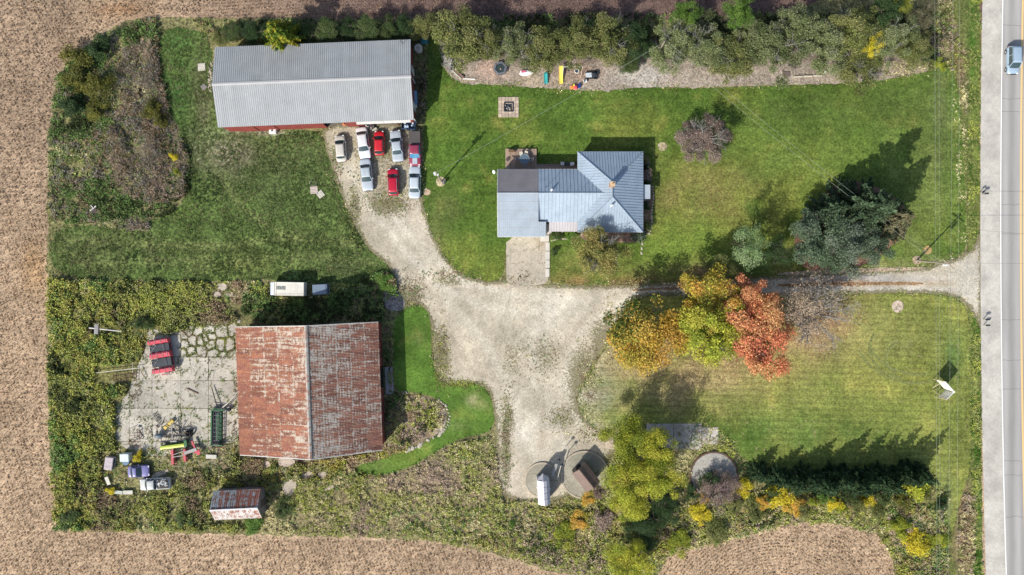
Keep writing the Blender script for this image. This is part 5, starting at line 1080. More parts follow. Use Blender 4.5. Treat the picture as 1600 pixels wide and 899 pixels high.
for k_, (xa, xb_, hh, lb_) in enumerate(((1460, 1464.5, 8.1, 'westmost power line running along the roadside verge'), (1467, 1468.5, 8.3, 'power line second from the west along the verge'), (1490, 1481, 8.0, 'power line second from the east along the verge'), (1500, 1495, 7.6, 'eastmost power line running along the roadside verge'))):
    a = at(xa, -120, hh); b = at((xa+xb_)/2, 409, hh); c = at(xb_, 1020, hh)
    wire_pts = [a.lerp(b, t/16) for t in range(17)]+[b.lerp(c, t/16) for t in range(1, 17)]
    o = MB(b).path(wire_pts, .012, 4).build('power_line', M_wire); o.location = b; tag(o, lb_, 'power line', 'lines along the road')
M_dwire = paint('service_wire', (.10, .10, .10), .6, .2)
for (a, b, lb_) in ((at(1483, 411, 8), at(1720, 413, 8.4), 'dark wire crossing the road from the roadside pole'), (at(1530, 360, 7), at(1720, 375, 8.4), 'dark wire crossing the road north of the drive mouth')):
    o = MB(a).path([a.lerp(b, t/10) for t in range(11)], .018, 4).build('power_line', M_dwire); o.location = a; tag(o, lb_, 'power line', 'wires over the road')

# real-estate sign with two panels
sg = thing('sign', 'large white two panel sign on wooden posts by the road', 'sign', at(1482, 608), 0)
S0 = at(1482, 608)
def sp(x, y, z): return at(x, y, z)-S0
M_signw = paint('sign_white', (.80, .79, .76), .5, .3, var=.04); M_signb = paint('sign_blue', (.18, .24, .50), .5, .3); M_post = paint('sign_post_wood', (.55, .47, .33), .85, .1)
apex = sp(1490, 612, 2.6); e1 = sp(1474, 596, 2.6); e2 = sp(1476, 624, 2.6)
def panel(a, b, z0, z1, nm, m, parent, t=.06):
    d = (b-a); d.z = 0; d.normalize(); n = Vector((-d.y, d.x, 0))*t/2; V = [Vector((p.x, p.y, z))+s*n for p in (a, b) for z in (z0, z1) for s in (1, -1)]
    return MB().add(V, [(0, 2, 6, 4), (1, 5, 7, 3), (0, 1, 3, 2), (4, 6, 7, 5), (2, 3, 7, 6), (0, 4, 5, 1)]).build(nm, m, parent)
ap0 = Vector((apex.x-.15, apex.y, 0)); 
p1 = panel(ap0, e1, .9, 3.0, 'panel', M_signw, sg); p2 = panel(ap0+Vector((0, -.08, 0)), e2, .9, 3.0, 'panel', M_signw, sg)
d = (e2-ap0); d.z = 0; d.normalize(); n_ = Vector((d.y, -d.x, 0))
panel(ap0+n_*-.06+d*.3, e2+n_*-.06-d*.3, 1.5, 2.2, 'blue_band', M_signb, p2, .03)
for q in (ap0, e1, e2): MB().tube((q.x, q.y, 0), (q.x, q.y, 3.05), .06, n=6).build('post', M_post, sg)
for q, g in ((e1, sp(1457, 606, 0)), (e2, sp(1457, 609, 0))): MB().tube((q.x, q.y, 2.7), (g.x, g.y, .05), .045, n=5).build('brace', M_post, sg)
MB().box((ap0.x-.1, ap0.y, 3.06), (.3, .25, .06)).build('cap', M_signw, sg)
for q0, q1 in ((ap0, e1), (ap0, e2)):
    MB().tube((q0.x, q0.y, 3.04), (q1.x, q1.y, 3.04), .05, n=4).build('top_rail', M_signw, sg)
# mailboxes
for k_, (px, py, lb_) in enumerate(((1534, 304, 'lone dark mailbox on the shoulder north of the drive mouth'), (1535.5, 499, 'dark mailbox just south of the drive mouth, upper of two'), (1536, 508, 'dark mailbox just south of the drive mouth, lower of two'))):
    m_ = thing('mailbox', lb_, 'mailbox', at(px, py), 0, 'mailboxes by the road'); MB().box((0, 0, .5), (.1, .1, 1.0)).build('post', M_pole, m_)
    secs = [[(x, -.13, 1.0), (x, -.13, 1.18), (x, -.07, 1.27), (x, .07, 1.27), (x, .13, 1.18), (x, .13, 1.0)] for x in (-.27, .27)]; loft(secs).build('box', M_mblack, m_); MB().box((.0, .16, 1.2), (.04, .03, .2)).build('flag', M_mgrey, m_)
c_ = at(1530, 301); pb = thing('newspaper_box', 'small dark newspaper tube beside the northern mailbox', 'newspaper box', c_, .6); MB().box((0, 0, .45), (.09, .09, .9)).build('post', M_pole, pb); MB().tube((-.22, 0, 1.0), (.22, 0, 1.0), .13, n=10).build('tube', M_mblack, pb)

# fire pit
fp = thing('fire_pit', 'square paver patio with a dark square fire pit in the lawn', 'fire pit', at(794.5, 168), 0)
M_paver = (lambda t: t.out(t.scale(t.mix(t.ramp(t.noise(5, 5, .7), .3, .7), (.52, .43, .34), (.42, .33, .26)), t.ramp(t.rand(), 0, 1, .78, 1.2))))(NT('paver_stone', .9, .1))
N_ = 6; ps_ = .53
for i in range(N_):
    for j in range(N_):
        if 2 <= i <= 3 and 2 <= j <= 3: continue
        x, y = (i-(N_-1)/2)*ps_, (j-(N_-1)/2)*ps_; w_ = ps_-.035
        MB().box((x+random.uniform(-.01, .01), y, .09), (w_, w_, .12+random.uniform(0, .02)), rz=random.uniform(-.02, .02)).build('paver', M_paver, fp)
tub(MB(), -.72, .72, -.72, .72, .05, .36, .1).build('rim', M_mblack, fp)
for k_ in range(9): MB().blob((random.uniform(-.5, .5), random.uniform(-.5, .5), .26), (random.uniform(.08, .2), random.uniform(.08, .2), .1), 0, .3).build('stone', [M_stone, M_mgrey, M_greyboard][k_ % 3], fp)
# gazebo-like hexagonal trampoline frame
hx_ = thing('hex_gazebo', 'black hexagonal frame with dark glossy middle on gravel under the hedge', 'hot tub', at(781.5, 109), 0)
hexp = lambda r, a0=0.26: [(r*math.cos(a0+k*math.pi/3), r*math.sin(a0+k*math.pi/3)) for k in range(6)]
for k_ in range(6):
    a, b = hexp(1.12)[k_], hexp(1.12)[(k_+1) % 6]; c, d_ = hexp(.78)[k_], hexp(.78)[(k_+1) % 6]
    MB().add([(*a, .75), (*b, .75), (*d_, .78), (*c, .78), (*a, .66), (*b, .66), (*d_, .69), (*c, .69)], [(0, 1, 2, 3), (4, 7, 6, 5), (0, 4, 5, 1), (3, 2, 6, 7), (0, 3, 7, 4), (1, 5, 6, 2)]).build('rim_board', paint('hex_rim', (.13, .14, .165), .5, .4), hx_)
MB().prism(hexp(1.0), 0, .65).build('base', M_mblack, hx_); MB().cyl((0, 0, 0), .6, .655, .68, 24).build('water', M_carglass, hx_); MB().blob((.1, -.1, .76), (.14, .18, .1), 0, .1).build('jet_cap', paint('jet_tan', (.35, .22, .15), .6), hx_)
# swing frame
sw = thing('swing_set', 'white swing frame with a tyre swing at the north hedge', 'swing set', at(893, 112), 0)
MB().tube((-1.4, .05, 2.1), (1.5, .1, 2.1), .05).build('top_bar', M_whitetrim, sw)
for x in (-1.4, 1.5):
    MB().tube((x, .1, 2.1), (x-.05, -1.0, 0), .04).tube((x, .1, 2.1), (x+.1, 1.2, 0), .04).build('leg', M_post if x > 0 else M_whitetrim, sw)
MB().torus((.75, -.15, .7), .33, .085, 20, 8).build('tyre', M_oldwhite, sw); MB().cyl((.75, -.15, 0), .25, .64, .70, 14).build('seat', paint('seat_navy', (.03, .05, .1), .6), sw)
MB().tube((.75, .1, 2.1), (.75, -.15, .75), .015).build('rope', M_mblack, sw); MB().box((-.5, 0, .6), (.35, .2, .04)).build('swing_seat', M_mblack, sw); MB().tube((-.6, .08, 2.1), (-.6, 0, .6), .012).tube((-.4, .08, 2.1), (-.4, 0, .6), .012).build('chain', M_mgrey, sw)
sd = thing('slide', 'yellow plastic slide leaning at the swing frame', 'slide', at(876, 119), R(2))
loft([[(-.3, y, z+.16), (-.22, y, z+.16), (-.2, y, z), (.2, y, z), (.22, y, z+.16), (.3, y, z+.16)] for y, z in ((1.15, 1.25), (.7, 1.05), (.2, .72), (-.4, .38), (-.9, .2), (-1.25, .14))], False).build('chute', paint('slide_yellow', (.78, .62, .10), .4, .4, var=.05), sd)
MB().tube((-.25, 1.1, 0), (-.25, 1.1, 1.2), .03).tube((.25, 1.1, 0), (.25, 1.1, 1.2), .03).tube((-.25, 1.1, .5), (.25, 1.1, .5), .03).tube((-.25, 1.1, .9), (.25, 1.1, .9), .03).build('ladder', M_whitetrim, sd)
sd = thing('slide', 'small teal plastic slide west of the yellow one', 'slide', at(852.5, 124), R(4))
loft([[(-.28, y, z+.14), (-.2, y, z+.14), (-.18, y, z), (.18, y, z), (.2, y, z+.14), (.28, y, z+.14)] for y, z in ((.6, .8), (.2, .55), (-.3, .25), (-.75, .12))], False).build('chute', paint('teal_plastic', (.03, .30, .30), .4, .4), sd); MB().box((0, .72, .4), (.5, .2, .8)).build('ladder', MC['teal_plastic'], sd, bevel=.03)
def toy(name, label, px, py, parts, rz=0):
    r = thing(name, label, 'toy', at(px, py), R(rz))
    for nm, c, d, m in parts: MB().box(c, d).build(nm, m, r, bevel=min(d)*.3)
    return r
toy('toy_car', 'orange and pink toy ride-on at the lawn edge below the swing', 897, 137, [('body', (-.3, 0, .25), (.6, .5, .35), paint('toy_orange', (.75, .22, .04), .4)), ('seat', (.2, -.15, .35), (.5, .55, .4), paint('toy_pink', (.65, .08, .12), .4)), ('hood', (0, .25, .4), (.3, .25, .3), paint('toy_yellow', (.75, .6, .08), .4))], 10)
toy('toy_box', 'blue toy box beside the orange and pink ride-on', 905, 135, [('body', (0, 0, .25), (.35, .7, .45), paint('toy_blue', (.03, .07, .35), .4)), ('lid', (0, 0, .49), (.38, .6, .06), paint('toy_navy', (.02, .04, .2), .4))])
mw = thing('lawn_tractor', 'black and white lawn tractor parked at the gravel bed', 'lawn tractor', at(924, 119), R(3))
MB().box((-.45, 0, .55), (.9, .65, .4)).build('hood', paint('tractor_white', (.5, .55, .6), .4), mw, bevel=.06); MB().box((.45, 0, .55), (.8, .6, .35)).build('body', M_mblack, mw, bevel=.05); MB().box((.35, 0, .85), (.4, .42, .25)).build('seat', M_mblack, mw, bevel=.05); MB().torus((0, 0, .95), .15, .02, axis='z').build('steering_wheel', M_mgrey, mw); MB().box((0, 0, .2), (.9, 1.0, .15)).build('deck', M_mblack, mw)
for x, r_ in ((-.7, .2), (.6, .28)):
    for s in (1, -1): MB().tube((x, s*.4, r_), (x, s*.58, r_), r_, n=14).build('wheel', M_tyre, mw)
cr = thing('garden_chair', 'white garden chair lying below the lawn tractor', 'chair', at(914, 128), .3); MB().box((0, 0, .4), (.5, .5, .04)).build('seat', M_signw, cr); MB().box((-.26, 0, .65), (.04, .5, .5), ry=-.3).build('backrest', M_signw, cr)
for a in (-.2, .2):
    for b in (-.2, .2): MB().tube((a, b, 0), (a, b, .4), .025).build('leg', M_signw, cr)
wp = thing('paddling_pool', 'whitish tarp and pink toy pile at the hedge bed', 'tarp', at(821, 116), 0)
MB().blob((.1, .1, .2), (1.1, .45, .25), 1, .2).build('sheet', M_signw, wp); MB().box((-.3, .25, .45), (.7, .35, .12), rz=.1).build('cloth', paint('pink_cloth', (.5, .12, .2), .8), wp)
jk = thing('junk_heap', 'grey glassy junk heap beside a low plank at the bed corner', 'junk heap', at(708, 102), 0)
for k_ in range(10): MB().box((random.uniform(-.7, .7), random.uniform(-.9, .9), .35+random.uniform(0, .3)), (random.uniform(.2, .9), random.uniform(.15, .4), .12), rz=random.uniform(0, 3)).build('scrap', [M_mgrey, M_carglass, M_oldwhite, M_mblack][k_ % 4], jk)
br = thing('log_rail', 'reddish brown timbers lying along the curved corner of the bed', 'timber', at(716, 115), R(-42)); MB().box((0, 0, .25), (2.3, .3, .25)).build('timber', paint('timber_brown', (.22, .14, .12), .85), br); MB().box((0, -.35, .2), (2.0, .12, .2)).build('timber', M_oldwhite, br)
plank_slab('edging_board', 'white edging board along the lawn west of the hexagonal frame', 'board', 733, 124, (1.9, .12, .2), -2, M_signw, .12)
bp = thing('brush_pile', 'pile of grey cut branches at the west end of the hedge', 'branch pile', at(702, 84), 0)
mb = MB()
for k_ in range(90):
    x, y = random.gauss(0, .6), random.gauss(0, 1.0); a = random.uniform(0, 6.3); L_ = random.uniform(.4, 1.1); mb.tube((x, y, random.uniform(.05, .7)), (x+math.cos(a)*L_, y+math.sin(a)*L_, random.uniform(.05, .8)), .03, .015, 4, False)
mb.build('branch', paint('grey_branch', (.36, .35, .33), .9, .1, var=.3), bp, kind='stuff')
plank_slab('timber_edge', 'dark timber frame lying at the gravel bed, east part', 'timber', 1228, 116, (1.2, .7, .15), -4, paint('dark_timber', (.13, .10, .09), .9), .12)
lt = thing('log', 'pale weathered logs laid in a row along the east gravel bed', 'log', at(1262, 120), R(2))
for k_ in range(3): MB().tube((-2.2+k_*1.5, .05*k_, .15), (-.85+k_*1.5, .02, .15), .17, .15, 8).build('log_piece', M_stone, lt)
MB().box((2.6, .5, .3), (.25, .35, .4)).build('white_block', M_signw, lt)
# round tank, bench, pallets
tk = thing('water_tank', 'round white tank top beside the shed corner', 'tank', at(655, 78.5), 0); MB().cyl((0, 0, 0), .56, 0, 1.0, 24).build('tank', M_oldwhite, tk); MB().torus((0, 0, 1.0), .56, .05, 24, 6).build('rim', M_whitetrim, tk); MB().cyl((-.1, 0, 0), .13, 1.0, 1.08, 12).build('cap', M_mgrey, tk)
bn = thing('boat_cover', 'narrow blue covered cart against the shed east wall', 'cart', at(649.5, 156), R(1)); MB().box((0, .15, .55), (.62, 2.1, .5)).build('body', paint('cart_skyblue', (.14, .27, .45), .4, .5), bn, bevel=.05)
for x in (-.12, .12): MB().box((x, .15, .82), (.1, 2.0, .04)).build('rib', paint('cart_lightblue', (.35, .48, .62), .4), bn)
MB().box((.0, -1.15, .45), (.5, .4, .4)).build('end_box', M_whitetrim, bn)
tg = thing('tarp', 'crumpled teal blue tarp near the white tank', 'tarp', at(663, 66), .4); MB().blob((0, 0, .3), (.6, .5, .3), 1, .35).build('sheet', paint('teal_tarp', (.03, .17, .23), .5, .4), tg)
def pallet(px, py, s, rz, m, label, nm='pallet', n=5, cat='pallet'):
    r = thing(nm, label, cat, at(px, py), R(rz), 'pallets lying in the grass')
    for k in range(n): MB().box((0, -s/2+s*(k+.5)/n, .14), (s, s/n*.82, .03)).build('board', m, r)
    for k in (-1, 0, 1): MB().box((k*s*.42, 0, .06), (.09, s, .09)).build('runner', m, r)
pallet(315.5, 105.5, 1.15, 3, M_oldwhite, 'pale pallet standing clear in the grass west of the shed')
pallet(319, 136.5, .8, 42, M_greyboard, 'small grey pallet turned diagonally beside white stones'); pallet(491, 297.5, 1.15, 4, paint('pinkish_board', (.50, .42, .37), .8), 'upright pinkish pallet in the meadow west of the cars'); pallet(501, 304, 1.0, 38, M_oldwhite, 'tilted pale pallet touching the pinkish pallet')
chd = thing('chair_frame', 'bent thin metal chair frame above the two meadow pallets', 'chair frame', at(490, 289), 0); MB().path([(-.6, .1, .3), (-.4, .5, .5), (.2, .4, .5), (.7, .2, .3)], .03).path([(-.5, -.1, .2), (.6, -.1, .3)], .025).build('frame', M_mgrey, chd)
bb = thing('plastic_bin', 'white square plastic bin in front of the shed wall', 'bin', at(428, 206), R(-3)); MB().box((0, 0, .35), (1.1, .85, .7)).build('body', M_signw, bb, bevel=.12); MB().cyl((-.05, 0, 0), .14, .7, .75, 14).build('lid', M_mblack, bb)
# white stones along the shed west wall
sb1 = thing('stone_row', 'row of pale loose stones along the west wall of the long shed', 'stones', at(329, 120))
sb2 = thing('stone_border', 'curved border of pale stones around the weedy island bed by the barn', 'stone border', at(690, 650))
sb3 = thing('stone_border', 'line of pale edging stones of the flower bed east of the house', 'stone border', at(1019, 330))
sb4 = thing('stone_border', 'line of small pale edging stones below the porch', 'stone border', at(880, 375))
for k_ in range(46):
    py = 97+k_*1.02+random.uniform(-1, 1); px = 329+random.uniform(-3, 3)+(1.5 if py < 105 else 0)-(1 if 125 < py < 140 else 0); s = at(px, py); r_ = random.uniform(.09, .2)
    o = MB().blob((0, 0, .05), (r_, r_*random.uniform(.7, 1), .12), 0, .2).build('stone', M_stone, sb1); o.location = s-sb1.location
# stones around island bed and house bed
ISL = [(626, 616), (640, 612), (686, 625), (697, 634), (703, 650), (700, 664), (692, 674), (686, 680), (660, 692), (655, 697), (640, 702), (632, 707)]
for i in range(len(ISL)-1):
    for t in (0.0, .33, .66):
        if i < 3 and random.random() < .4: continue
        px = ISL[i][0]*(1-t)+ISL[i+1][0]*t; py = ISL[i][1]*(1-t)+ISL[i+1][1]*t; s = at(px, py); big = 1.8 if (i > 5 and random.random() < .6) else 1
        o = MB().blob((0, 0, .06), (random.uniform(.15, .28)*big, random.uniform(.12, .22)*big, .14), 1, .15).build('edging_stone', M_stone, sb2); o.location = s-sb2.location; o.rotation_euler = (0, 0, random.uniform(0, 3))
for k_ in range(17):
    py = 292+k_*4.6; px = 1019.5+1.5*math.sin(k_*.5)-(0 if py < 345 else (py-345)*.3); o = MB().blob((0, 0, .06), (random.uniform(.12, .2), random.uniform(.14, .24), .13), 1, .15).build('edging_stone', M_stone, sb3); o.location = at(px, py)-sb3.location
for k_ in range(14):
    x = 862+k_*3.0; y = 376-2.6*math.sin(k_*.24)+(0 if k_ < 10 else -3); o = MB().blob((0, 0, .06), (random.uniform(.12, .2), random.uniform(.1, .16), .11), 1, .15).build('edging_stone', M_stone, sb4); o.location = at(x, y)-sb4.location
# patio set
pt = thing('patio_table', 'octagonal dark glass patio table on the shaded deck', 'table', at(820, 248.5, .3)+Vector((0, 0, .34)) if False else Vector((*at(819.5, 249, 1)[:2], .34)), 0)
MB().cyl((0, 0, 0), .80, .70, .74, 8).build('tabletop', paint('table_glass', (.10, .15, .19), .15, .7), pt); MB().torus((0, 0, .73), .79, .03, 16, 5).build('rim', M_mgrey, pt); MB().cyl((0, 0, 0), .06, 0, .7, 8).build('pedestal', M_mblack, pt); MB().cyl((0, 0, 0), .3, 0, .04, 12).build('foot', M_mblack, pt)
def chair(px, py, rz, m, label, z=.34, group='chairs round the patio table'):
    r = thing('patio_chair', label, 'chair', Vector((*at(px, py, .8)[:2], z)), R(rz), group)
    MB().box((0, 0, .42), (.5, .48, .05)).build('seat', m, r, bevel=.02); MB().box((-.27, 0, .72), (.05, .48, .55), ry=-.2).build('backrest', m, r, bevel=.02)
    for a in (-.2, .2):
        for b in (-.2, .2): MB().tube((a, b, 0), (a, b, .42), .02, n=5).build('leg', m, r)
    for b in (-.25, .25): MB().box((0, b, .62), (.42, .04, .03)).build('armrest', m, r)
chair(814.5, 241.5, -80, M_oldwhite, 'pale chair at the north west side of the patio table'); chair(822, 241, -100, M_oldwhite, 'pale chair at the north east side of the patio table'); chair(809, 249, 0, M_mgrey, 'grey chair at the west side of the patio table'); chair(830, 250, 180, M_mgrey, 'grey chair at the east side of the patio table'); chair(821, 258.5, 90, M_mgrey, 'grey chair at the south side of the patio table')
gt = thing('side_table', 'small dark table between two white chairs by the back wall', 'table', Vector((*at(886, 256.5, .8)[:2], .34)), 0); MB().box((0, 0, .5), (.7, .55, .05)).build('tabletop', M_mblack, gt)
for a in (-.28, .28):
    for b in (-.2, .2): MB().tube((a, b, 0), (a, b, .5), .025).build('leg', M_mblack, gt)
chair(879, 256, 0, M_signw, 'white chair left of the small dark table', group='pair of white chairs by the back wall'); chair(893.5, 256.5, 180, M_signw, 'white chair right of the small dark table', group='pair of white chairs by the back wall')
pl_ = thing('planter', 'brown planter at the north west corner of the deck', 'planter', Vector((*at(800, 236, .4)[:2], .34)), 0); MB().box((0, 0, .2), (1.1, .35, .4)).build('box', M_mrust, pl_); MB().blob((0, 0, .5), (.5, .2, .2), 1, .3).build('plant', paint('plant_brown', (.12, .08, .04), .9), pl_)
sdh = thing('satellite_dish', 'small white dish on a bracket at the garage north west corner', 'satellite dish', Vector((*at(772.5, 269, 2.8)[:2], 0)), 0); MB().tube((.3, 0, 2.6), (0, 0, 2.9), .03).tube((.3, 0, 0), (.3, 0, 2.6), .03).build('arm', M_mgrey, sdh); MB().tube((0, 0, 2.9), (-.1, -.05, 2.98), .25, .30, 12).build('dish', M_signw, sdh)
# clutter under the shed awning
ju = thing('engine_parts', 'heap of grey and dark engine parts under the shed awning', 'scrap heap', at(578, 200), 0)
for k_ in range(12): MB().box((random.uniform(-.7, 1.0), random.uniform(-.8, .5), random.uniform(.2, .8)), (random.uniform(.2, .8), random.uniform(.15, .5), random.uniform(.1, .35)), rz=random.uniform(0, 3)).build('part', [M_mgrey, M_oldwhite, M_mblack, M_mgrey][k_ % 4], ju)
jt = thing('small_trailer', 'small dark blue trailer filled with crumpled pale sheets', 'trailer', at(639.5, 197.5, .9), R(-6)); tub(MB(), -1.05, 1.05, -.62, .62, .4, .95, .06).build('tub', paint('navy_tub', (.03, .06, .12), .4, .5), jt); wheels(jt, (0,), .68, .3)
for k_ in range(9): MB().box((random.uniform(-.8, .8), random.uniform(-.4, .4), .85+random.uniform(0, .15)), (random.uniform(.2, .5), random.uniform(.15, .35), .08), rz=random.uniform(0, 3), rx=random.uniform(-.4, .4)).build('sheet', M_oldwhite if k_ % 2 else MC['cart_lightblue'], jt)
tbx = thing('tarp_roll', 'white and orange tarp bundle by the red shed door', 'tarp', at(545, 195), 0); MB().blob((-.6, 0, .3), (.3, .25, .25), 1, .3).build('bundle', paint('orange_bundle', (.55, .18, .06), .7), tbx); MB().box((-.1, 0, .35), (.9, .3, .12), rz=-.3).build('sheet', M_signw, tbx)
# dark feeders at the metal hut
for k_, (px, py, lb_) in enumerate(((872.5, 716, 'upper dark vent hood at the end of the grey chute'), (877, 723, 'lower dark vent hood at the end of the grey chute'))):
    r = thing('vent_hood', lb_, 'vent', at(px, py, 1.5), R(40*k_)); MB().tube((0, 0, 0), (0, 0, 1.3), .06).build('stem', M_mgrey, r); MB().blob((0, 0, 1.45), (.28, .26, .2), 1, .08).build('hood', M_mblack, r, smooth=True)
cu = thing('grey_chute', 'grey metal chute between the white hut and the gravel', 'chute', at(866, 732, .9), R(72)); MB().box((0, 0, .8), (2.0, .42, .25), ry=-.12).build('trough', M_mgrey, cu); MB().tube((-1.4, -.9, .5), (1.3, -.75, .6), .07).build('pipe', M_oldwhite, cu)
for (px, py, rx_) in ((846, 728, 0), (852, 722, 1)): pass

# ================================================================= TREES
M_bark = paint('bark', (.13, .11, .09), .95, .1, var=.25); M_twig = paint('grey_twig', (.21, .205, .19), .95, .1, var=.2); M_palebark = paint('pale_bark', (.17, .15, .13), .95, .1, var=.25)
def crown_mesh(name, arr, mat=LEAF, norm=True):
    V, F, c = arr
    if norm:
        V = V.copy(); k = np.percentile(np.hypot(V[:, 0], V[:, 1]), 95); V[:, :2] /= k*1.02
        if norm == 1: V[:, 2] /= k
    V = V; return np_mesh(name, V, F, np.clip(c, 0, 1), None, mat)
def limb_mesh(seed, r, h0, nl=7, twigs=6, flat=.8, mat=None, thick=1.0, spread=1.0, lean=0.0):
    """trunk (height h0, crown centre there) with limbs and twigs reaching through a crown of radius r"""
    g = random.Random(seed); trunk = MB(); limb = MB(); tr_ = .045*r*thick+.08
    trunk.tube((0, 0, -.2), (lean*.5, 0, h0*.55), tr_*1.25, tr_, 9); trunk.tube((lean*.5, 0, h0*.55), (lean, 0, h0), tr_, tr_*.6, 9)
    for k in range(nl):
        a = 6.283*k/nl+g.uniform(-.4, .4); el = g.uniform(.15, 1.1); z0 = h0*g.uniform(.5, .95); L = r*g.uniform(.65, .95)*spread
        p0 = Vector((lean*z0/h0, 0, z0)); d = Vector((math.cos(a)*math.cos(el), math.sin(a)*math.cos(el), math.sin(el)*flat)); p1 = p0+d*L*.5+Vector((0, 0, .05*r)); p2 = p0+d*L
        limb.tube(p0, p1, tr_*.5, tr_*.3, 6); limb.tube(p1, p2, tr_*.3, tr_*.08, 5)
        for t in range(twigs):
            q = p0.lerp(p2, g.uniform(.35, 1)); dd = (d+Vector((g.gauss(0, .6), g.gauss(0, .6), g.gauss(.1, .45)))).normalized(); e = q+dd*r*g.uniform(.2, .42); limb.tube(q, e, tr_*.13, .012, 4, False)
            for _ in range(2):
                q2 = q.lerp(e, g.uniform(.4, .9)); limb.tube(q2, q2+(dd+Vector((g.gauss(0, .6), g.gauss(0, .6), g.gauss(0, .5)))).normalized()*r*g.uniform(.1, .25), .02, .008, 3, False)
    return trunk, limb
TPL = {}
PAL = dict(
    olive=[(0.191, 0.198, 0.079), (0.218, 0.218, 0.099), (0.158, 0.178, 0.073), (0.251, 0.238, 0.119), (0.132, 0.158, 0.053)],
    grey=[(0.224, 0.251, 0.139), (0.264, 0.284, 0.172), (0.198, 0.218, 0.112), (0.304, 0.317, 0.205), (0.145, 0.172, 0.073)],
    green=[(0.059, 0.139, 0.026), (0.079, 0.172, 0.033), (0.106, 0.198, 0.040)], bright=[(0.119, 0.264, 0.040), (0.172, 0.317, 0.053), (0.092, 0.211, 0.033)], dark=[(0.040, 0.079, 0.026), (0.053, 0.099, 0.033), (0.066, 0.112, 0.046)],
    yellowgreen=[(0.396, 0.422, 0.046), (0.502, 0.488, 0.053), (0.290, 0.356, 0.040), (0.594, 0.528, 0.066), (0.211, 0.290, 0.040)], yellow=[(0.620, 0.554, 0.040), (0.620, 0.502, 0.040), (0.528, 0.475, 0.053)],
    orange=[(0.620, 0.436, 0.046), (0.620, 0.383, 0.066), (0.528, 0.396, 0.066), (0.264, 0.304, 0.053), (0.462, 0.396, 0.066)], mixed=[(0.436, 0.449, 0.046), (0.554, 0.475, 0.053), (0.330, 0.396, 0.040), (0.528, 0.343, 0.066), (0.185, 0.251, 0.040)],
    red=[(0.607, 0.152, 0.079), (0.528, 0.119, 0.066), (0.620, 0.224, 0.106), (0.449, 0.092, 0.059), (0.620, 0.290, 0.145)], purple=[(0.264, 0.198, 0.165), (0.317, 0.238, 0.198), (0.211, 0.158, 0.132), (0.383, 0.304, 0.251)],
    pine=[(0.073, 0.112, 0.066), (0.099, 0.139, 0.086), (0.125, 0.172, 0.112), (0.059, 0.092, 0.053)], pine_grey=[(0.132, 0.172, 0.119), (0.172, 0.211, 0.158), (0.106, 0.145, 0.092), (0.211, 0.251, 0.185)], spruce=[(0.066, 0.106, 0.059), (0.092, 0.139, 0.073), (0.053, 0.079, 0.040)], brownspruce=[(0.158, 0.145, 0.086), (0.132, 0.132, 0.073), (0.198, 0.178, 0.106)],
    cedar=[(0.040, 0.086, 0.040), (0.059, 0.112, 0.053), (0.079, 0.132, 0.059)], greentop=[(0.211, 0.317, 0.132), (0.264, 0.370, 0.172), (0.158, 0.251, 0.092), (0.317, 0.396, 0.211)], bare=[(0.396, 0.304, 0.224), (0.436, 0.356, 0.264)], yellowdark=[(0.290, 0.330, 0.040), (0.370, 0.383, 0.040), (0.185, 0.251, 0.040)])
PAL['pine'] = [(.10, .15, .085), (.13, .18, .11), (.16, .21, .14), (.075, .115, .06)]
PAL['pine_grey'] = [(.16, .21, .14), (.20, .25, .18), (.12, .17, .10), (.25, .29, .22)]
PAL['spruce'] = [(.08, .13, .07), (.11, .17, .09), (.06, .095, .05)]
PAL['brownspruce'] = [(.19, .18, .10), (.15, .16, .085), (.24, .22, .13)]
PAL['orange'] = [(.62, .38, .05), (.62, .40, .08), (.58, .42, .09), (.34, .36, .06), (.60, .34, .08)]
PAL['yellowgreen'] = [(.42, .46, .05), (.50, .49, .06), (.32, .39, .05), (.55, .50, .08), (.22, .30, .04)]
PAL['dull'] = [(.16, .17, .03), (.13, .14, .03), (.20, .19, .04), (.09, .10, .03)]
PAL['green'] = [(.075, .12, .035), (.09, .14, .045), (.06, .10, .03), (.12, .15, .06)]
PAL['bright'] = [(.11, .21, .035), (.15, .25, .05), (.09, .17, .03)]
PAL['lime'] = [(.34, .38, .045), (.24, .32, .04), (.18, .27, .04), (.42, .40, .05)]
PAL['mixed'] = [(.30, .29, .09), (.36, .32, .10), (.24, .25, .08), (.42, .34, .12), (.18, .21, .06)]
PAL['gold'] = [(.60, .38, .06), (.50, .42, .06), (.34, .38, .06), (.60, .32, .08), (.45, .42, .08)]
PAL['grey'] = [(.19, .225, .095), (.225, .26, .12), (.15, .185, .07), (.27, .29, .15), (.10, .135, .045)]
PAL['olive'] = [(.19, .21, .07), (.225, .235, .085), (.15, .175, .05), (.26, .26, .10), (.10, .125, .035)]
PAL['red'] = [(.62, .25, .13), (.60, .20, .11), (.62, .33, .15), (.50, .15, .09), (.62, .42, .18)]
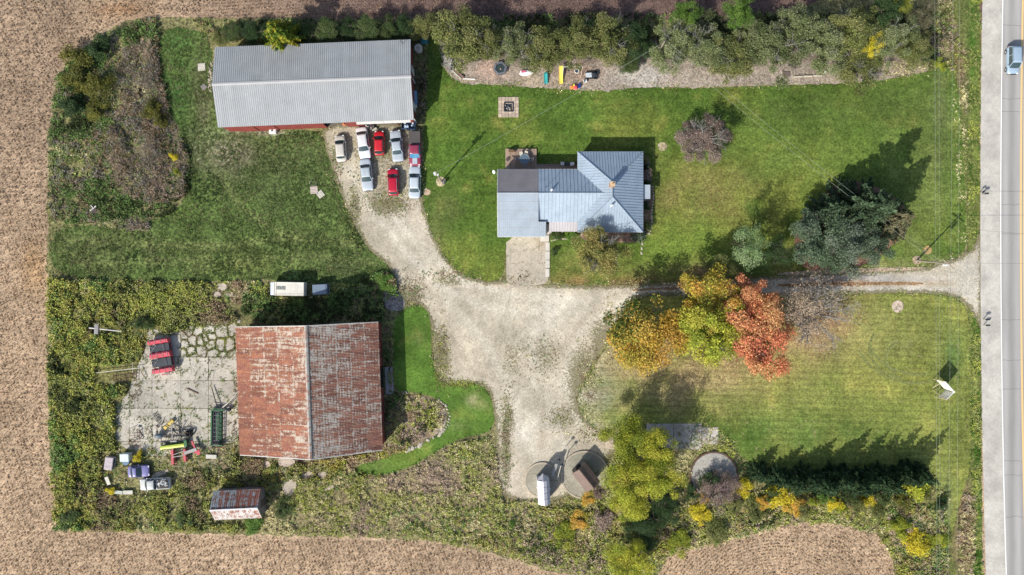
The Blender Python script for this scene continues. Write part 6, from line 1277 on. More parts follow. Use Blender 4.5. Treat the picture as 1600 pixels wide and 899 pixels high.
def template(key):
    if key in TPL: return TPL[key]
    st, pal, var = key; seed = sum(ord(ch) for ch in st+pal)+var*31; P_ = PAL[pal]
    if st == 'round': arr = crown_round(1, 15000, 36, .052, P_, .85, lobe_r=.30, seed=seed)
    elif st == 'fluffy': arr = crown_round(1, 17000, 54, .055, P_, .75, lobe_r=.24, seed=seed, rough_out=.28)
    elif st == 'airy': arr = crown_round(1, 6500, 40, .05, P_, .8, lobe_r=.27, seed=seed, rough_out=.25)
    elif st == 'thin': arr = crown_round(1, 5200, 34, .045, P_, .8, lobe_r=.30, seed=seed, rough_out=.28)
    elif st == 'patchy': arr = crown_round(1, 17000, 52, .05, P_, .8, lobe_r=.25, seed=seed, rough_out=.18, patch=[((-.5, .8, .1), (.09, .14, .025), .45)])
    elif st == 'shrub': arr = crown_round(1, 2600, 16, .11, P_, .8, lobe_r=.36, seed=seed)
    elif st == 'conifer': arr = crown_conifer(14000, 17, 12, P_, .085, .30, seed=seed)
    elif st == 'boughs': arr = crown_conifer(17000, 15, 13, P_, .095, .16, seed=seed, wide=.11)
    elif st == 'cedar': arr = crown_conifer(9000, 15, 9, P_, .10, .1, seed=seed, wide=.22)
    TPL[key] = crown_mesh('crown', arr, norm=2 if st in ('conifer', 'boughs', 'cedar') else 1); return TPL[key]
TREES = []
def tree(px, py, rpx, h, st, pal, label, cat='tree', var=0, group=None, name=None, asp=1.0, rz=None, limbs=True, twig=None, nl=8, twigs=6, flat=.9, thick=1.0):
    con = st in ('conifer', 'boughs', 'cedar'); zc = h*.45 if con else h*.64
    c = at(px, py, zc); r = rpx*.1*(1-zc/H)
    nm = name or {'conifer': 'spruce_tree', 'boughs': 'spruce_tree', 'cedar': 'cedar_tree', 'shrub': 'shrub'}.get(st, 'deciduous_tree')
    root = thing(nm, label, cat, (c.x, c.y, 0), random.uniform(0, 6.28) if rz is None else R(rz), group)
    o = link('crown', template((st, pal, var)), None, root)
    if con: o.scale = (r, r*asp, h*.94); o.location = (0, 0, h*.05)
    else: o.scale = (r, r*asp, (h-zc)*1.05 if not st == 'shrub' else h*.5); o.location = (0, 0, zc if st != 'shrub' else h*.5)
    if st == 'shrub': 
        key = ('stem', round(h, 0))
        if key not in TPL:
            mb = MB()
            for k in range(5): a = k*1.3; mb.tube((0, 0, -.05), (math.cos(a)*.4, math.sin(a)*.4, h*.55), .035, .012, 5)
            TPL[key] = mb.mesh('stem', M_bark)
        link('stem', TPL[key], None, root); return root
    if con:
        MB().tube((0, 0, -.2), (0, 0, h*.9), .05*h**.7+.06, .03, 8).build('trunk', M_bark, root)
    else:
        t_, l_ = limb_mesh(int(px*7+py), r*.98, zc*.92, nl, twigs, flat, thick=thick); t_.build('trunk', M_palebark if twig else M_bark, root); l_.build('limbs', twig or M_bark, root)
    return root
NH = 'fluffy trees of the north hedge row'
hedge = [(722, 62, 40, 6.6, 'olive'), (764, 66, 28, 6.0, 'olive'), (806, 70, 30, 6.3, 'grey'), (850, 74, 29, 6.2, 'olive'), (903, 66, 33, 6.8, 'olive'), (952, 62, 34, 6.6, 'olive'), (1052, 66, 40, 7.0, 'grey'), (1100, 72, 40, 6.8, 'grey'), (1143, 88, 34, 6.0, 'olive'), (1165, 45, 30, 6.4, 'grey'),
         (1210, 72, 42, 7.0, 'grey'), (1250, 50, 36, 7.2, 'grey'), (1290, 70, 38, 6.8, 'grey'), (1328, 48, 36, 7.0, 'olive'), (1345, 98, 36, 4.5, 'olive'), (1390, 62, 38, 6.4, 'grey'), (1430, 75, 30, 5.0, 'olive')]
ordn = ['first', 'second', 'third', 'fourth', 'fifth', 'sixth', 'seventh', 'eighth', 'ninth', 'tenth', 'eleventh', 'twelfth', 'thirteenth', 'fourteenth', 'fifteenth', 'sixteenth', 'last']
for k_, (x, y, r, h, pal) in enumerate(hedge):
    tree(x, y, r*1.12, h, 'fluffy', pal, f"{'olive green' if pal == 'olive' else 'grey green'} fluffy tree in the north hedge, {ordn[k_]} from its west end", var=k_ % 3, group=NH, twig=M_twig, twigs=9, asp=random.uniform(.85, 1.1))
for (x, y, r, h, st, pal, lb_) in [(988, 58, 26, 5.0, 'round', 'dark', 'dark green round tree filling the gap in mid hedge'), (1072, 22, 22, 8.0, 'round', 'bright', 'bright green treetop poking out north of mid hedge'), (1152, 20, 26, 8.6, 'round', 'bright', 'vivid green tall treetop at the photo top edge'), (985, 101, 18, 2.6, 'round', 'green', 'low bright green bush on the gravel edge at mid hedge'), (1362, 72, 17, 7.4, 'airy', 'yellow', 'small yellow leaved tree among the grey green hedge trees'),
        (1385, 14, 26, 6.5, 'fluffy', 'dark', 'dark green tree at the top edge near the hedge east end'), (1408, 8, 18, 6.8, 'airy', 'yellowdark', 'yellowish treetop at the top edge near the hedge east end'), (1440, 30, 26, 5.0, 'airy', 'brownspruce', 'brownish thin tree at the hedge north east end'), (1452, 88, 15, 2.4, 'shrub', 'dark', 'dark shrub at the hedge east tip'), (1468, 98, 13, 1.8, 'shrub', 'yellowdark', 'yellow green shrub at the hedge east tip by the verge'), (1010, 78, 16, 3.0, 'round', 'dark', 'dark small tree beside the hedge pole'),
        (668, 34, 18, 4.2, 'airy', 'olive', 'thin olive tree behind the shed east corner')]:
    tree(x, y, r, h, st, pal, lb_)
for k_, (x, y, r, h, pal) in enumerate([(395, 52, 20, 3.0, 'dark'), (480, 50, 22, 3.4, 'green'), (512, 48, 22, 3.6, 'green'), (545, 50, 20, 3.0, 'dark'), (575, 46, 24, 4.0, 'green'), (606, 46, 22, 3.8, 'green'), (632, 42, 20, 3.6, 'dark'), (650, 48, 18, 3.2, 'olive'), (365, 52, 18, 2.4, 'green'), (345, 58, 14, 2.0, 'olive')]):
    tree(x, y, r, h, 'round', pal, f"{'dark' if pal == 'dark' else 'olive' if pal == 'olive' else 'green'} bush behind the long shed, {['second', 'fourth', 'fifth', 'sixth', 'seventh', 'eighth', 'ninth', 'last', 'third', 'first'][k_] if k_ not in (0, 8, 9) else {0: 'third', 8: 'second', 9: 'first'}[k_]} counted from the west", 'bush', var=k_ % 2, group='bushes behind the long shed', name='bush')
tree(440, 60, 40, 10.0, 'boughs', 'lime', 'bright yellow green tree overhanging the shed roof', name='deciduous_tree')
tree(1100, 216, 40, 4.6, 'fluffy', 'purple', 'round purplish grey bush tree alone on the north lawn', twig=M_twig, twigs=14, nl=14, asp=1.05, name='smoke_tree', cat='tree')
tree(937, 397, 42, 8.4, 'fluffy', 'mixed', 'thin yellow brown tree in front of the house', twig=M_twig, twigs=10, nl=10, var=1)
tree(999, 366, 13, 2.2, 'conifer', 'pine_grey', 'small blue grey spruce at the house south east corner', 'shrub', name='spruce_tree')
tree(1011, 352, 9, 1.8, 'shrub', 'green', 'green shrub in the bed east of the house, nearest the corner', 'shrub'); tree(1010, 322, 8, 1.2, 'shrub', 'dark', 'dark shrub just south of the east canopy', 'shrub'); tree(1007, 248, 8, 1.6, 'shrub', 'olive', 'olive shrub at the north east corner of the house', 'shrub'); tree(1009, 272, 12, 1.5, 'shrub', 'purple', 'purple brown shrub north of the east canopy', 'shrub'); tree(1011, 286, 8, 2.2, 'cedar', 'cedar', 'narrow evergreen just north of the east canopy', 'shrub', name='cedar_tree'); tree(1012, 262, 7, 2.6, 'cedar', 'cedar', 'slim evergreen north of the purple brown shrub', 'shrub', name='cedar_tree')
tree(870, 367, 10, 1.0, 'shrub', 'green', 'green shrub under the porch roof edge', 'shrub'); tree(893, 368, 10, .9, 'shrub', 'bright', 'light green shrub below the porch, east one', 'shrub')
tree(866, 393, 8, .8, 'shrub', 'green', 'small dark green plant patch by the walkway', 'shrub')
# autumn trees south of the drive
tree(1008, 520, 58, 9.2, 'patchy', 'orange', 'orange yellow autumn tree with bare middle, westmost of the autumn trees', var=3, twig=M_twig, twigs=10, asp=1.08, rz=0)
tree(1104, 470, 50, 9.0, 'fluffy', 'gold', 'green and gold autumn tree over the drive', var=0, twig=M_twig, twigs=9); tree(1110, 516, 58, 9.8, 'fluffy', 'yellowgreen', 'yellow green autumn tree between orange and red ones', var=1, twigs=8, asp=1.05)
tree(1180, 524, 54, 10.5, 'fluffy', 'red', 'coral red autumn maple, eastmost leafy autumn tree', var=2, twig=M_twig, twigs=10, asp=1.2, rz=0); tree(1172, 476, 42, 9.5, 'fluffy', 'red', 'dark red maple crown over the drive', var=1, twigs=8)
tree(1272, 490, 62, 9.0, 'thin', 'bare', 'nearly leafless grey tree leaning east over the drive edge', twig=M_twig, twigs=16, nl=13, asp=.85, rz=0, thick=1.3)
# conifers inside the curved bed
tree(1172, 385, 33, 9.5, 'airy', 'greentop', 'pale green tree rising out of the tree shadows west of the pines', var=0); tree(1215, 395, 28, 7.5, 'airy', 'dark', 'dark shaded tree between the pale green tree and the pines'); tree(1130, 420, 22, 6.5, 'airy', 'olive', 'thin shaded tree north of the drive')
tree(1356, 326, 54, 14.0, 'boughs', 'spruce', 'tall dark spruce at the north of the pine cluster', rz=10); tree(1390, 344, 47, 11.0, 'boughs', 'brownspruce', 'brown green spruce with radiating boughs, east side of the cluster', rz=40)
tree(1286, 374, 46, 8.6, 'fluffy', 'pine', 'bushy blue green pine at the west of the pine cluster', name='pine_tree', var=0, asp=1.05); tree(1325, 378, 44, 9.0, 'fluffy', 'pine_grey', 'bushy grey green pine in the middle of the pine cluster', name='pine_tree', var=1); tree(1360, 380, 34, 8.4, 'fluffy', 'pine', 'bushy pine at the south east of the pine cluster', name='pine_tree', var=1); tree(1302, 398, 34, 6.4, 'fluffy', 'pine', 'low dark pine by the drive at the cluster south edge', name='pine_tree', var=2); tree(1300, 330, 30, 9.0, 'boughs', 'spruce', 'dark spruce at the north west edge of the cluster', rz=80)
# yellow trees in the south
tree(978, 690, 36, 9.0, 'round', 'yellowdark', 'tall yellow green tree, upper crown of the southern group', var=1, asp=1.1); tree(1022, 705, 34, 9.5, 'round', 'yellowgreen', 'tall yellow green tree, east crown of the southern group', var=2); tree(985, 745, 38, 10.0, 'round', 'yellowgreen', 'bright yellow tree at the middle of the southern group', var=0); tree(1030, 745, 32, 9.0, 'round', 'yellowgreen', 'yellow tree at the east of the southern group', var=1); tree(982, 782, 30, 8.0, 'round', 'yellowgreen', 'pale yellow tree at the south end of the southern group', var=2)
tree(1038, 795, 26, 3.6, 'round', 'dark', 'dark green bush below the yellow trees'); tree(1005, 822, 30, 4.2, 'round', 'dark', 'dark green tree under the yellow trees, south side', var=1); tree(985, 880, 36, 6.5, 'round', 'yellowgreen', 'yellow green tree at the bottom edge of the view', var=0)
tree(1118, 768, 30, 3.0, 'airy', 'purple', 'purple grey leafless brush over the dark rimmed silo floor', 'bush', twig=paint('purple_twig', (.17, .12, .12), .9), nl=14, twigs=10, name='bush', var=1); tree(1138, 758, 22, 2.6, 'airy', 'purple', 'paler purple brush at the east of the dark rimmed silo floor', 'bush', nl=12, twigs=8, name='bush', twig=MC['purple_twig'])
# cedar row
CR = [(1188, 742, 16, 4.0), (1222, 752, 19, 4.6), (1246, 758, 20, 5.2), (1268, 752, 20, 5.6), (1292, 760, 21, 6.0), (1316, 752, 21, 6.8), (1342, 760, 21, 7.2), (1368, 752, 20, 6.2), (1392, 758, 21, 7.6), (1420, 748, 18, 6.2), (1444, 745, 17, 6.6)]
for k_, (x, y, r, h) in enumerate(CR):
    tree(x, y, r*1.1, h*1.12, 'cedar', 'cedar', f'dark cedar in the row along the south lawn edge, {ordn[k_] if k_ < 10 else "last"} from the west', name='cedar_tree', group='cedars along the south lawn edge', var=k_ % 3)
shr = [(1206, 772, 13, 2.6, 'green', 'green shrub below the second cedar from the west'), (1290, 778, 12, 2.8, 'bright', 'light green shrub in front of the mid cedars'), (1345, 792, 13, 2.2, 'olive', 'olive shrub south of the mid cedars'), (1318, 798, 11, 1.8, 'yellowdark', 'yellowish low shrub near the field edge below the cedars'), (1372, 800, 13, 1.8, 'olive', 'grey olive shrub near the field edge below the east cedars'), (1412, 785, 14, 2.4, 'dull', 'dull yellow shrub below the eastmost cedars'), (1448, 775, 12, 2.6, 'olive', 'olive shrub at the east end by the power lines'), (1195, 785, 13, 1.8, 'orange', 'orange tinged shrub west of the yellow cedar row shrub'), (1108, 754, 20, 2.6, 'dark', 'dark bush over the west half of the dark rimmed silo floor'), (1164, 767, 16, 2.2, 'yellow', 'bright yellow shrub just east of the dark rimmed silo floor'), (1098, 806, 20, 1.8, 'yellow', 'golden shrub south west of the dark rimmed silo floor'), (1080, 770, 14, 2.4, 'dark', 'dark shrub between the yellow trees and silo floor'), (1100, 780, 10, 1.5, 'orange', 'orange shrub at the edge of the dark rimmed silo floor'), (1222, 778, 20, 2.6, 'yellow', 'yellow shrub below the west end of the cedar row'), (1240, 792, 18, 2.0, 'orange', 'golden orange shrub below the cedar row'),
       (1272, 785, 12, 2.4, 'yellowdark', 'yellow green shrub below the cedars, third from the west'), (1304, 790, 15, 2.4, 'yellow', 'round yellow shrub at mid cedar row'), (1330, 780, 16, 3.0, 'green', 'green shrub at mid cedar row'), (1360, 783, 12, 2.4, 'yellow', 'small bright yellow shrub at east cedar row'), (1432, 762, 24, 3.2, 'yellowgreen', 'large yellow green shrub at the cedar row east end'), (1385, 782, 15, 2.4, 'green', 'green shrub next to the east cedars'), (1406, 822, 16, 2.0, 'yellowdark', 'yellow green shrub beside the field corner'), (1432, 850, 22, 2.0, 'yellow', 'wide golden yellow shrub near the bottom right field corner'), (1415, 830, 16, 1.6, 'yellowdark', 'dull yellow shrub above the golden one at field corner'), (1474, 790, 14, 2.0, 'dark', 'dark shrub under the power lines'), (1470, 845, 20, 1.2, 'yellowdark', 'low yellow green patch under the power lines'), (1253, 800, 14, 1.6, 'olive', 'olive shrub at the field edge'),
       (920, 780, 14, 1.2, 'orange', 'orange shrub at the edge of the brown shed silo floor'), (935, 770, 12, 1.3, 'purple', 'purplish shrub touching the brown shed silo floor'), (905, 815, 20, 1.5, 'orange', 'orange tinted shrub in the southern scrub'), (945, 812, 18, 1.6, 'purple', 'reddish brown shrub in the southern scrub'), (880, 838, 20, 1.6, 'yellowdark', 'yellow green shrub south of the white hut'), (1060, 850, 20, 1.8, 'yellowdark', 'yellow green shrub east of the bottom tree'), (1148, 790, 15, 2.0, 'olive', 'olive shrub south of the bright yellow one'), (1120, 830, 20, 1.7, 'olive', 'olive shrub at the southern field edge'), (1180, 800, 20, 1.6, 'olive', 'dull olive shrub south west of the cedar row'), (802, 820, 10, 1.0, 'bright', 'small bright green yellow shrub below the gravel tip'), (1010, 850, 18, 2.2, 'dark', 'dark shrub beside the bottom tree'),
       (120, 95, 28, 3.6, 'dull', 'yellow green bush in the north west brush'), (145, 132, 28, 3.4, 'dull', 'bright yellow green bush in the north west corner'), (108, 122, 20, 3.0, 'dull', 'small yellow green bush at the north west field edge'), (150, 70, 20, 3.0, 'dark', 'dark bush at the north west field edge'), (112, 162, 22, 3.0, 'dark', 'dark green bush south of the north west corner'), (150, 165, 22, 2.4, 'dull', 'yellow green bush at the west brush'),
       (236, 170, 18, 2.0, 'dull', 'yellow tinged bush in the grey brush'), (272, 245, 9, 1.6, 'yellow', 'yellow bush at the east side of the grey brush'), (276, 268, 8, 1.4, 'yellowdark', 'small yellow bush at the grey brush edge'), (250, 190, 14, 1.8, 'dull', 'dull yellow bush inside the grey brush'),
       (215, 715, 10, 1.4, 'yellow', 'golden shrub above the purple derelict car'), (173, 767, 9, 1.0, 'yellow', 'yellow shrub at the junk corner'), (600, 440, 14, 1.4, 'bright', 'bright green shrub at the drive west edge'), (225, 505, 16, 1.6, 'green', 'green shrub north west of the red banded implement'), (214, 505, 10, 2.0, 'dark', 'dark shrub over hidden metal in weeds'), (440, 795, 18, 1.4, 'green', 'green shrub east of the tool shed'), (285, 815, 14, 1.3, 'green', 'green shrub at the south field edge'), (105, 812, 18, 1.4, 'green', 'green shrub at the south west corner'), (395, 820, 16, 1.0, 'bright', 'bright green patch below the tool shed')]
for (x, y, r, h, pal, lb_) in shr: tree(x, y, r, h, 'shrub', pal, lb_, 'shrub', var=(int(x) % 3), asp=random.uniform(.75, 1.15))

# ================================================================= BRUSH, WEEDS, CROP
def stuff(name, label, cat, regions):
    parts = []
    for (poly, dens, pal, h, rad, blades, width, s, holes) in regions:
        P = scatter(poly, dens, holes=holes)
        if not len(P): continue
        c = patch_colors(P, pal, s, len(parts)*3.1); dn = fnoise(P, .35, 9)
        keep = rng.uniform(size=len(P)) < np.clip(.75+dn, .15, 1); P, c, dn = P[keep], c[keep], dn[keep]
        hh = h*np.clip(1+dn*.9, .35, 1.6); parts.append(tuft_arrays(P, hh, rad*np.clip(1+dn*.4, .6, 1.4), c, blades, width))
        K = 7; Q = np.repeat(P, K, 0)+rng.normal(size=(len(P)*K, 2))*rad*.55; zq = np.repeat(hh, K)*rng.uniform(.55, 1.05, len(Q)); parts.append(leaf_quads(np.hstack([Q, zq[:, None]]), width*2.1, np.repeat(c, K, 0)*rng.uniform(.6, 1.4, (len(Q), 1)), np.array([[0, 0, 1.6]]), .8, .6))
    V, F, C_ = merge(parts); me = np_mesh(name, V, F, np.clip(C_, 0, 1), None, BLADE); return link(name, me, None, None, kind='stuff', label=label, cat=cat)
GRN = (0.163, 0.263, 0.075); YG = (0.375, 0.413, 0.088); GOLD = (.40, .36, .10); TAN = (0.620, 0.562, 0.312); BRN = (0.325, 0.244, 0.150); DK = (.055, .075, .025); OLV = (0.312, 0.338, 0.112); PNK = (0.463, 0.362, 0.275); GRYB = (.30, .27, .23)
W_LEFT = [(78, 436), (330, 442), (345, 470), (375, 500), (262, 520), (232, 512), (226, 548), (212, 575), (198, 615), (176, 640), (182, 700), (205, 712), (290, 712), (372, 700), (378, 715), (480, 724), (560, 738), (600, 742), (410, 760), (410, 830), (90, 826), (76, 600)]
W_NW = [(78, 222), (90, 120), (160, 55), (245, 28), (250, 60), (248, 140), (270, 190), (297, 245), (294, 300), (270, 334), (200, 350), (78, 350)]
W_S = [(410, 760), (500, 742), (600, 745), (642, 734), (705, 695), (770, 682), (778, 740), (784, 784), (830, 785), (900, 775), (950, 745), (965, 700), (985, 690), (1060, 720), (1085, 780), (1120, 788), (1160, 770), (1210, 765), (1300, 770), (1450, 765), (1480, 770), (1480, 930), (1400, 930), (1395, 875), (1370, 835), (1300, 816), (1230, 820), (1120, 850), (1050, 862), (1020, 905), (945, 905), (860, 890), (740, 856), (650, 840), (410, 834)]
H_BARN = [(366, 505), (600, 500), (602, 704), (480, 724), (370, 712)]; H_SH = [(328, 760), (412, 758), (414, 815), (330, 818)]
H_JUNK = [(160, 705), (205, 705), (235, 722), (270, 740), (268, 772), (180, 775), (160, 745)]; H_MA = [(225, 640), (365, 640), (365, 735), (262, 735), (225, 700)]; H_F = [(145, 508), (190, 508), (190, 522), (145, 522)]
H_SLAB = ([(434, 713), (461, 716), (462, 729), (436, 730)], [(440, 752), (462, 748), (464, 762), (452, 778), (442, 768)], [(470, 738), (488, 736), (492, 745), (474, 750)], [(497, 738), (510, 736), (512, 744), (500, 749)], [(505, 764), (522, 756), (523, 762), (508, 768)], [(410, 722), (422, 720), (424, 730), (412, 731)], [(338, 443), (354, 443), (355, 452), (343, 455)], [(333, 456), (345, 456), (346, 464), (336, 465)], [(236, 742), (262, 732), (264, 738), (240, 748)])
HL = H_SLAB+(H_BARN, H_SH, H_JUNK, H_MA, H_F, [(150, 570), (225, 570), (225, 602), (150, 602)], [(184, 748), (300, 748), (300, 700), (260, 700)])
stuff('weeds', 'tall green and golden weeds along the west and south-west edge', 'weeds', [
    (W_LEFT, 13, [BRN, OLV, DK, OLV, YG, GOLD, OLV, GRN, TAN], .55, .34, 8, .085, .13, HL), ([(78, 436), (176, 440), (190, 560), (180, 700), (160, 720), (150, 826), (86, 826), (78, 600)], 8, [DK, OLV, YG, GOLD, YG, GRN, GRN], .8, .36, 8, .10, .10, HL),
    ([(185, 440), (332, 445), (335, 485), (260, 505), (190, 500)], 9, [OLV, YG, YG, GOLD, OLV, DK], .7, .33, 8, .09, .12, HL)])
stuff('brush', 'grey brown dead brush and green weeds filling the north-west corner', 'brush', [
    (W_NW, 12, [DK, GRN, GRN, BRN, GRYB, OLV, GRN, TAN], .5, .42, 8, .085, .11, ()), ([(185, 80), (235, 60), (255, 120), (270, 190), (296, 245), (290, 310), (240, 322), (190, 300), (165, 230), (190, 170)], 15, [PNK, BRN, GRYB, GRYB, BRN, PNK], .8, .38, 9, .05, .14, ()),
    ([(140, 345), (240, 340), (235, 362), (150, 355)], 12, [PNK, GRYB, TAN], .5, .3, 8, .05, .2, ())])
stuff('scrub', 'tan and green scrub along the southern property edge', 'scrub', [
    (W_S, 10, [PNK, TAN, OLV, YG, TAN, OLV, YG, GRN, TAN], .42, .36, 8, .07, .12, H_SLAB+(H_SH, H_BARN)), ([(820, 790), (1010, 800), (1100, 800), (1230, 790), (1300, 800), (1220, 815), (1050, 855), (1010, 890), (860, 885), (740, 850)], 8, [OLV, GOLD, BRN, YG, OLV, PNK, DK], .6, .34, 8, .09, .16, ()), ([(1380, 790), (1475, 790), (1478, 930), (1402, 930), (1398, 870)], 9, [YG, GOLD, BRN, OLV, GRN, PNK], .6, .34, 8, .09, .16, ())])
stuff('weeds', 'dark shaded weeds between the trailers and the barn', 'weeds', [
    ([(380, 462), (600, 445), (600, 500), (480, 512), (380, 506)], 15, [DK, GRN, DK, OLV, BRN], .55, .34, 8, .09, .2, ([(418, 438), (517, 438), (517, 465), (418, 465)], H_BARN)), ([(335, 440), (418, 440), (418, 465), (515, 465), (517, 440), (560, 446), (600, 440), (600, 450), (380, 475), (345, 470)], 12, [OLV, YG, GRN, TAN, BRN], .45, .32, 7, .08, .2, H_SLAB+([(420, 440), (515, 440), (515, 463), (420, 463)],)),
    ([(601, 505), (616, 500), (614, 612), (632, 620), (628, 700), (602, 712), (602, 660)], 13, [DK, GRN, BRN, OLV], .5, .28, 7, .08, .3, ([(598, 575), (608, 575), (608, 625), (598, 625)],)), ([(628, 618), (655, 618), (684, 628), (696, 644), (690, 665), (655, 688), (632, 700), (606, 710)], 13, [BRN, TAN, YG, DK, PNK], .45, .3, 8, .07, .3, ()), ([(484, 722), (600, 706), (640, 702), (600, 716), (556, 726), (546, 738), (470, 735)], 13, [GOLD, GOLD, YG, TAN, BRN], .4, .26, 7, .08, .3, H_SLAB+(H_BARN,)),
    ([(560, 436), (602, 424), (616, 436), (622, 462), (600, 470), (580, 455)], 14, [DK, GRN, GRN, BRN], .6, .3, 8, .09, .3, ())])
stuff('weeds', 'low weeds and rubble between the long shed and the shaded lawn strip', 'weeds', [
    ([(646, 52), (668, 44), (668, 180), (655, 190), (652, 100)], 12, [DK, BRN, OLV, GRN, PNK], .3, .22, 6, .07, .3, ([(648, 70), (662, 70), (662, 87), (648, 87)], [(644, 140), (655, 140), (655, 170), (644, 170)])), ([(300, 30), (640, 32), (690, 30), (690, 50), (640, 62), (337, 68)], 9, [DK, GRN, OLV, BRN], .5, .35, 7, .09, .2, ([(337, 62), (640, 52), (640, 70), (337, 76)],)),
    ([(690, 26), (1480, 20), (1480, 60), (1450, 100), (1380, 80), (720, 60), (690, 60)], 7, [DK, OLV, GRN, DK], .5, .4, 7, .10, .2, ()), ([(1440, 10), (1485, 0), (1500, 90), (1490, 118), (1462, 108), (1440, 80)], 9, [OLV, TAN, BRN, YG, PNK], .5, .34, 8, .06, .3, ()), ([(1380, 100), (1470, 92), (1470, 103), (1440, 113), (1385, 122)], 12, [TAN, GRYB, TAN], .3, .3, 7, .05, .3, ())])
stuff('weeds', 'dry weeds growing between the farm machines and derelict cars', 'weeds', [([(160, 705), (205, 700), (300, 705), (372, 692), (378, 735), (300, 760), (268, 775), (175, 776), (158, 745)], 12, [OLV, TAN, BRN, GRN, GOLD, TAN], .22, .26, 6, .07, .15, H_SLAB+([(198, 726), (232, 726), (232, 766), (198, 766)], [(198, 745), (266, 745), (266, 767), (198, 767)]))])
stuff('weeds', 'dry weeds overgrowing the concrete pad and the dark rimmed silo floor', 'weeds', [([(1060, 668), (1100, 662), (1125, 672), (1120, 700), (1085, 720), (1055, 705)], 7, [TAN, OLV, BRN, GRN], .2, .2, 6, .06, .3, ()), ([(1085, 750), (1150, 745), (1150, 768), (1120, 785), (1085, 775)], 9, [BRN, PNK, OLV, TAN], .4, .26, 7, .06, .3, ()), ([(1125, 668), (1165, 722), (1200, 740), (1160, 760), (1150, 730), (1115, 702)], 9, [GRN, OLV, YG], .25, .22, 7, .06, .3, ()), ([(1060, 700), (1090, 705), (1080, 740), (1060, 750)], 10, [TAN, OLV, BRN], .3, .22, 7, .06, .3, ())])
# weeds in the yard joints
P = scatter(YARD, 22); sd_ = np.array(seeds)
D = np.sort(np.hypot(P[:, None, 0]-sd_[None, :, 0], P[:, None, 1]-sd_[None, :, 1]), 1); gapv = D[:, 1]-D[:, 0]
jx = np.array([(x-800)*.1 for x in JX]); jy = np.array([(449.5-y)*.1 for y in JY]); brk = (P[:, 0] > (283-800)*.1) & (P[:, 1] > (449.5-558)*.1)
nr_ = np.minimum(np.abs(P[:, None, 0]-jx).min(1), np.abs(P[:, None, 1]-jy).min(1))+.12*fnoise(P, .6, 3)
ed_ = edist(px2w(YARD), P); n1_ = fnoise(P, .8, 4); n2_ = fnoise(P, .15, 7); cr_ = np.abs(fnoise(P, .28, 21))
keep = (brk & (gapv < .42)) | (~brk & (nr_ < .12) & (n2_ > -.05)) | ((n1_ > .27) & (rng.uniform(size=len(P)) < .7)) | ((cr_ < .02) & (n2_ > -.1)) | ((ed_ < 1.6) & (n1_ > ed_*.3-.25))
P = P[keep]
V, F, C_ = tuft_arrays(P, .16*np.ones(len(P)), .15*np.ones(len(P)), patch_colors(P, [BRN, OLV, GRN, OLV, YG], .3), 6, .06); V[:, 2] += .06
link('joint_weeds', np_mesh('joint_weeds', V, F, np.clip(C_, 0, 1), None, BLADE), None, None, kind='stuff', label='weeds growing in the joints between the concrete yard slabs', cat='weeds')
# weed tufts on the gravel and rough edges of the drive
parts = []
for (px, py, rx, ry, n, pal) in [(608, 318, 34, 16, 260, [GRN, OLV, BRN]), (640, 300, 20, 30, 60, [OLV, BRN]), (600, 250, 55, 40, 240, [BRN, OLV, DK]), (528, 262, 10, 40, 130, [BRN, GRN]), (550, 335, 8, 50, 150, [DK, OLV]), (690, 560, 12, 50, 420, [OLV, BRN, YG, TAN]), (720, 600, 26, 6, 180, [YG, OLV]), (640, 452, 26, 22, 260, [GRN, BRN, DK]), (920, 600, 16, 55, 420, [OLV, TAN, BRN]), (790, 700, 8, 80, 320, [OLV, GRN, BRN]), (795, 650, 10, 45, 120, [OLV, BRN]), (848, 560, 36, 40, 160, [OLV, BRN, GRN]), (925, 680, 30, 10, 160, [TAN, BRN, OLV]), (1090, 690, 30, 16, 160, [OLV, YG, TAN]), (880, 655, 30, 20, 90, [OLV, BRN]), (955, 520, 12, 45, 200, [BRN, TAN, OLV]), (700, 430, 36, 8, 160, [GRN, BRN, TAN]), (815, 432, 20, 10, 40, [BRN, DK]), (1000, 442, 110, 3, 200, [BRN, TAN, GRN]), (660, 240, 3, 60, 90, [OLV, TAN])]:
    P = np.stack([rng.normal(px, rx*.6, n), rng.normal(py, ry*.6, n)], 1); P = np.stack([(P[:, 0]-800)*.1, (449.5-P[:, 1])*.1], 1); parts.append(tuft_arrays(P, .13*np.ones(n), rng.uniform(.07, .2, n), patch_colors(P, pal, .5), 6, .06))
V, F, C_ = merge(parts); V[:, 2] += .06
link('gravel_weeds', np_mesh('gravel_weeds', V, F, np.clip(C_, 0, 1), None, BLADE), None, None, kind='stuff', label='sparse weeds growing through the gravel drive', cat='weeds')
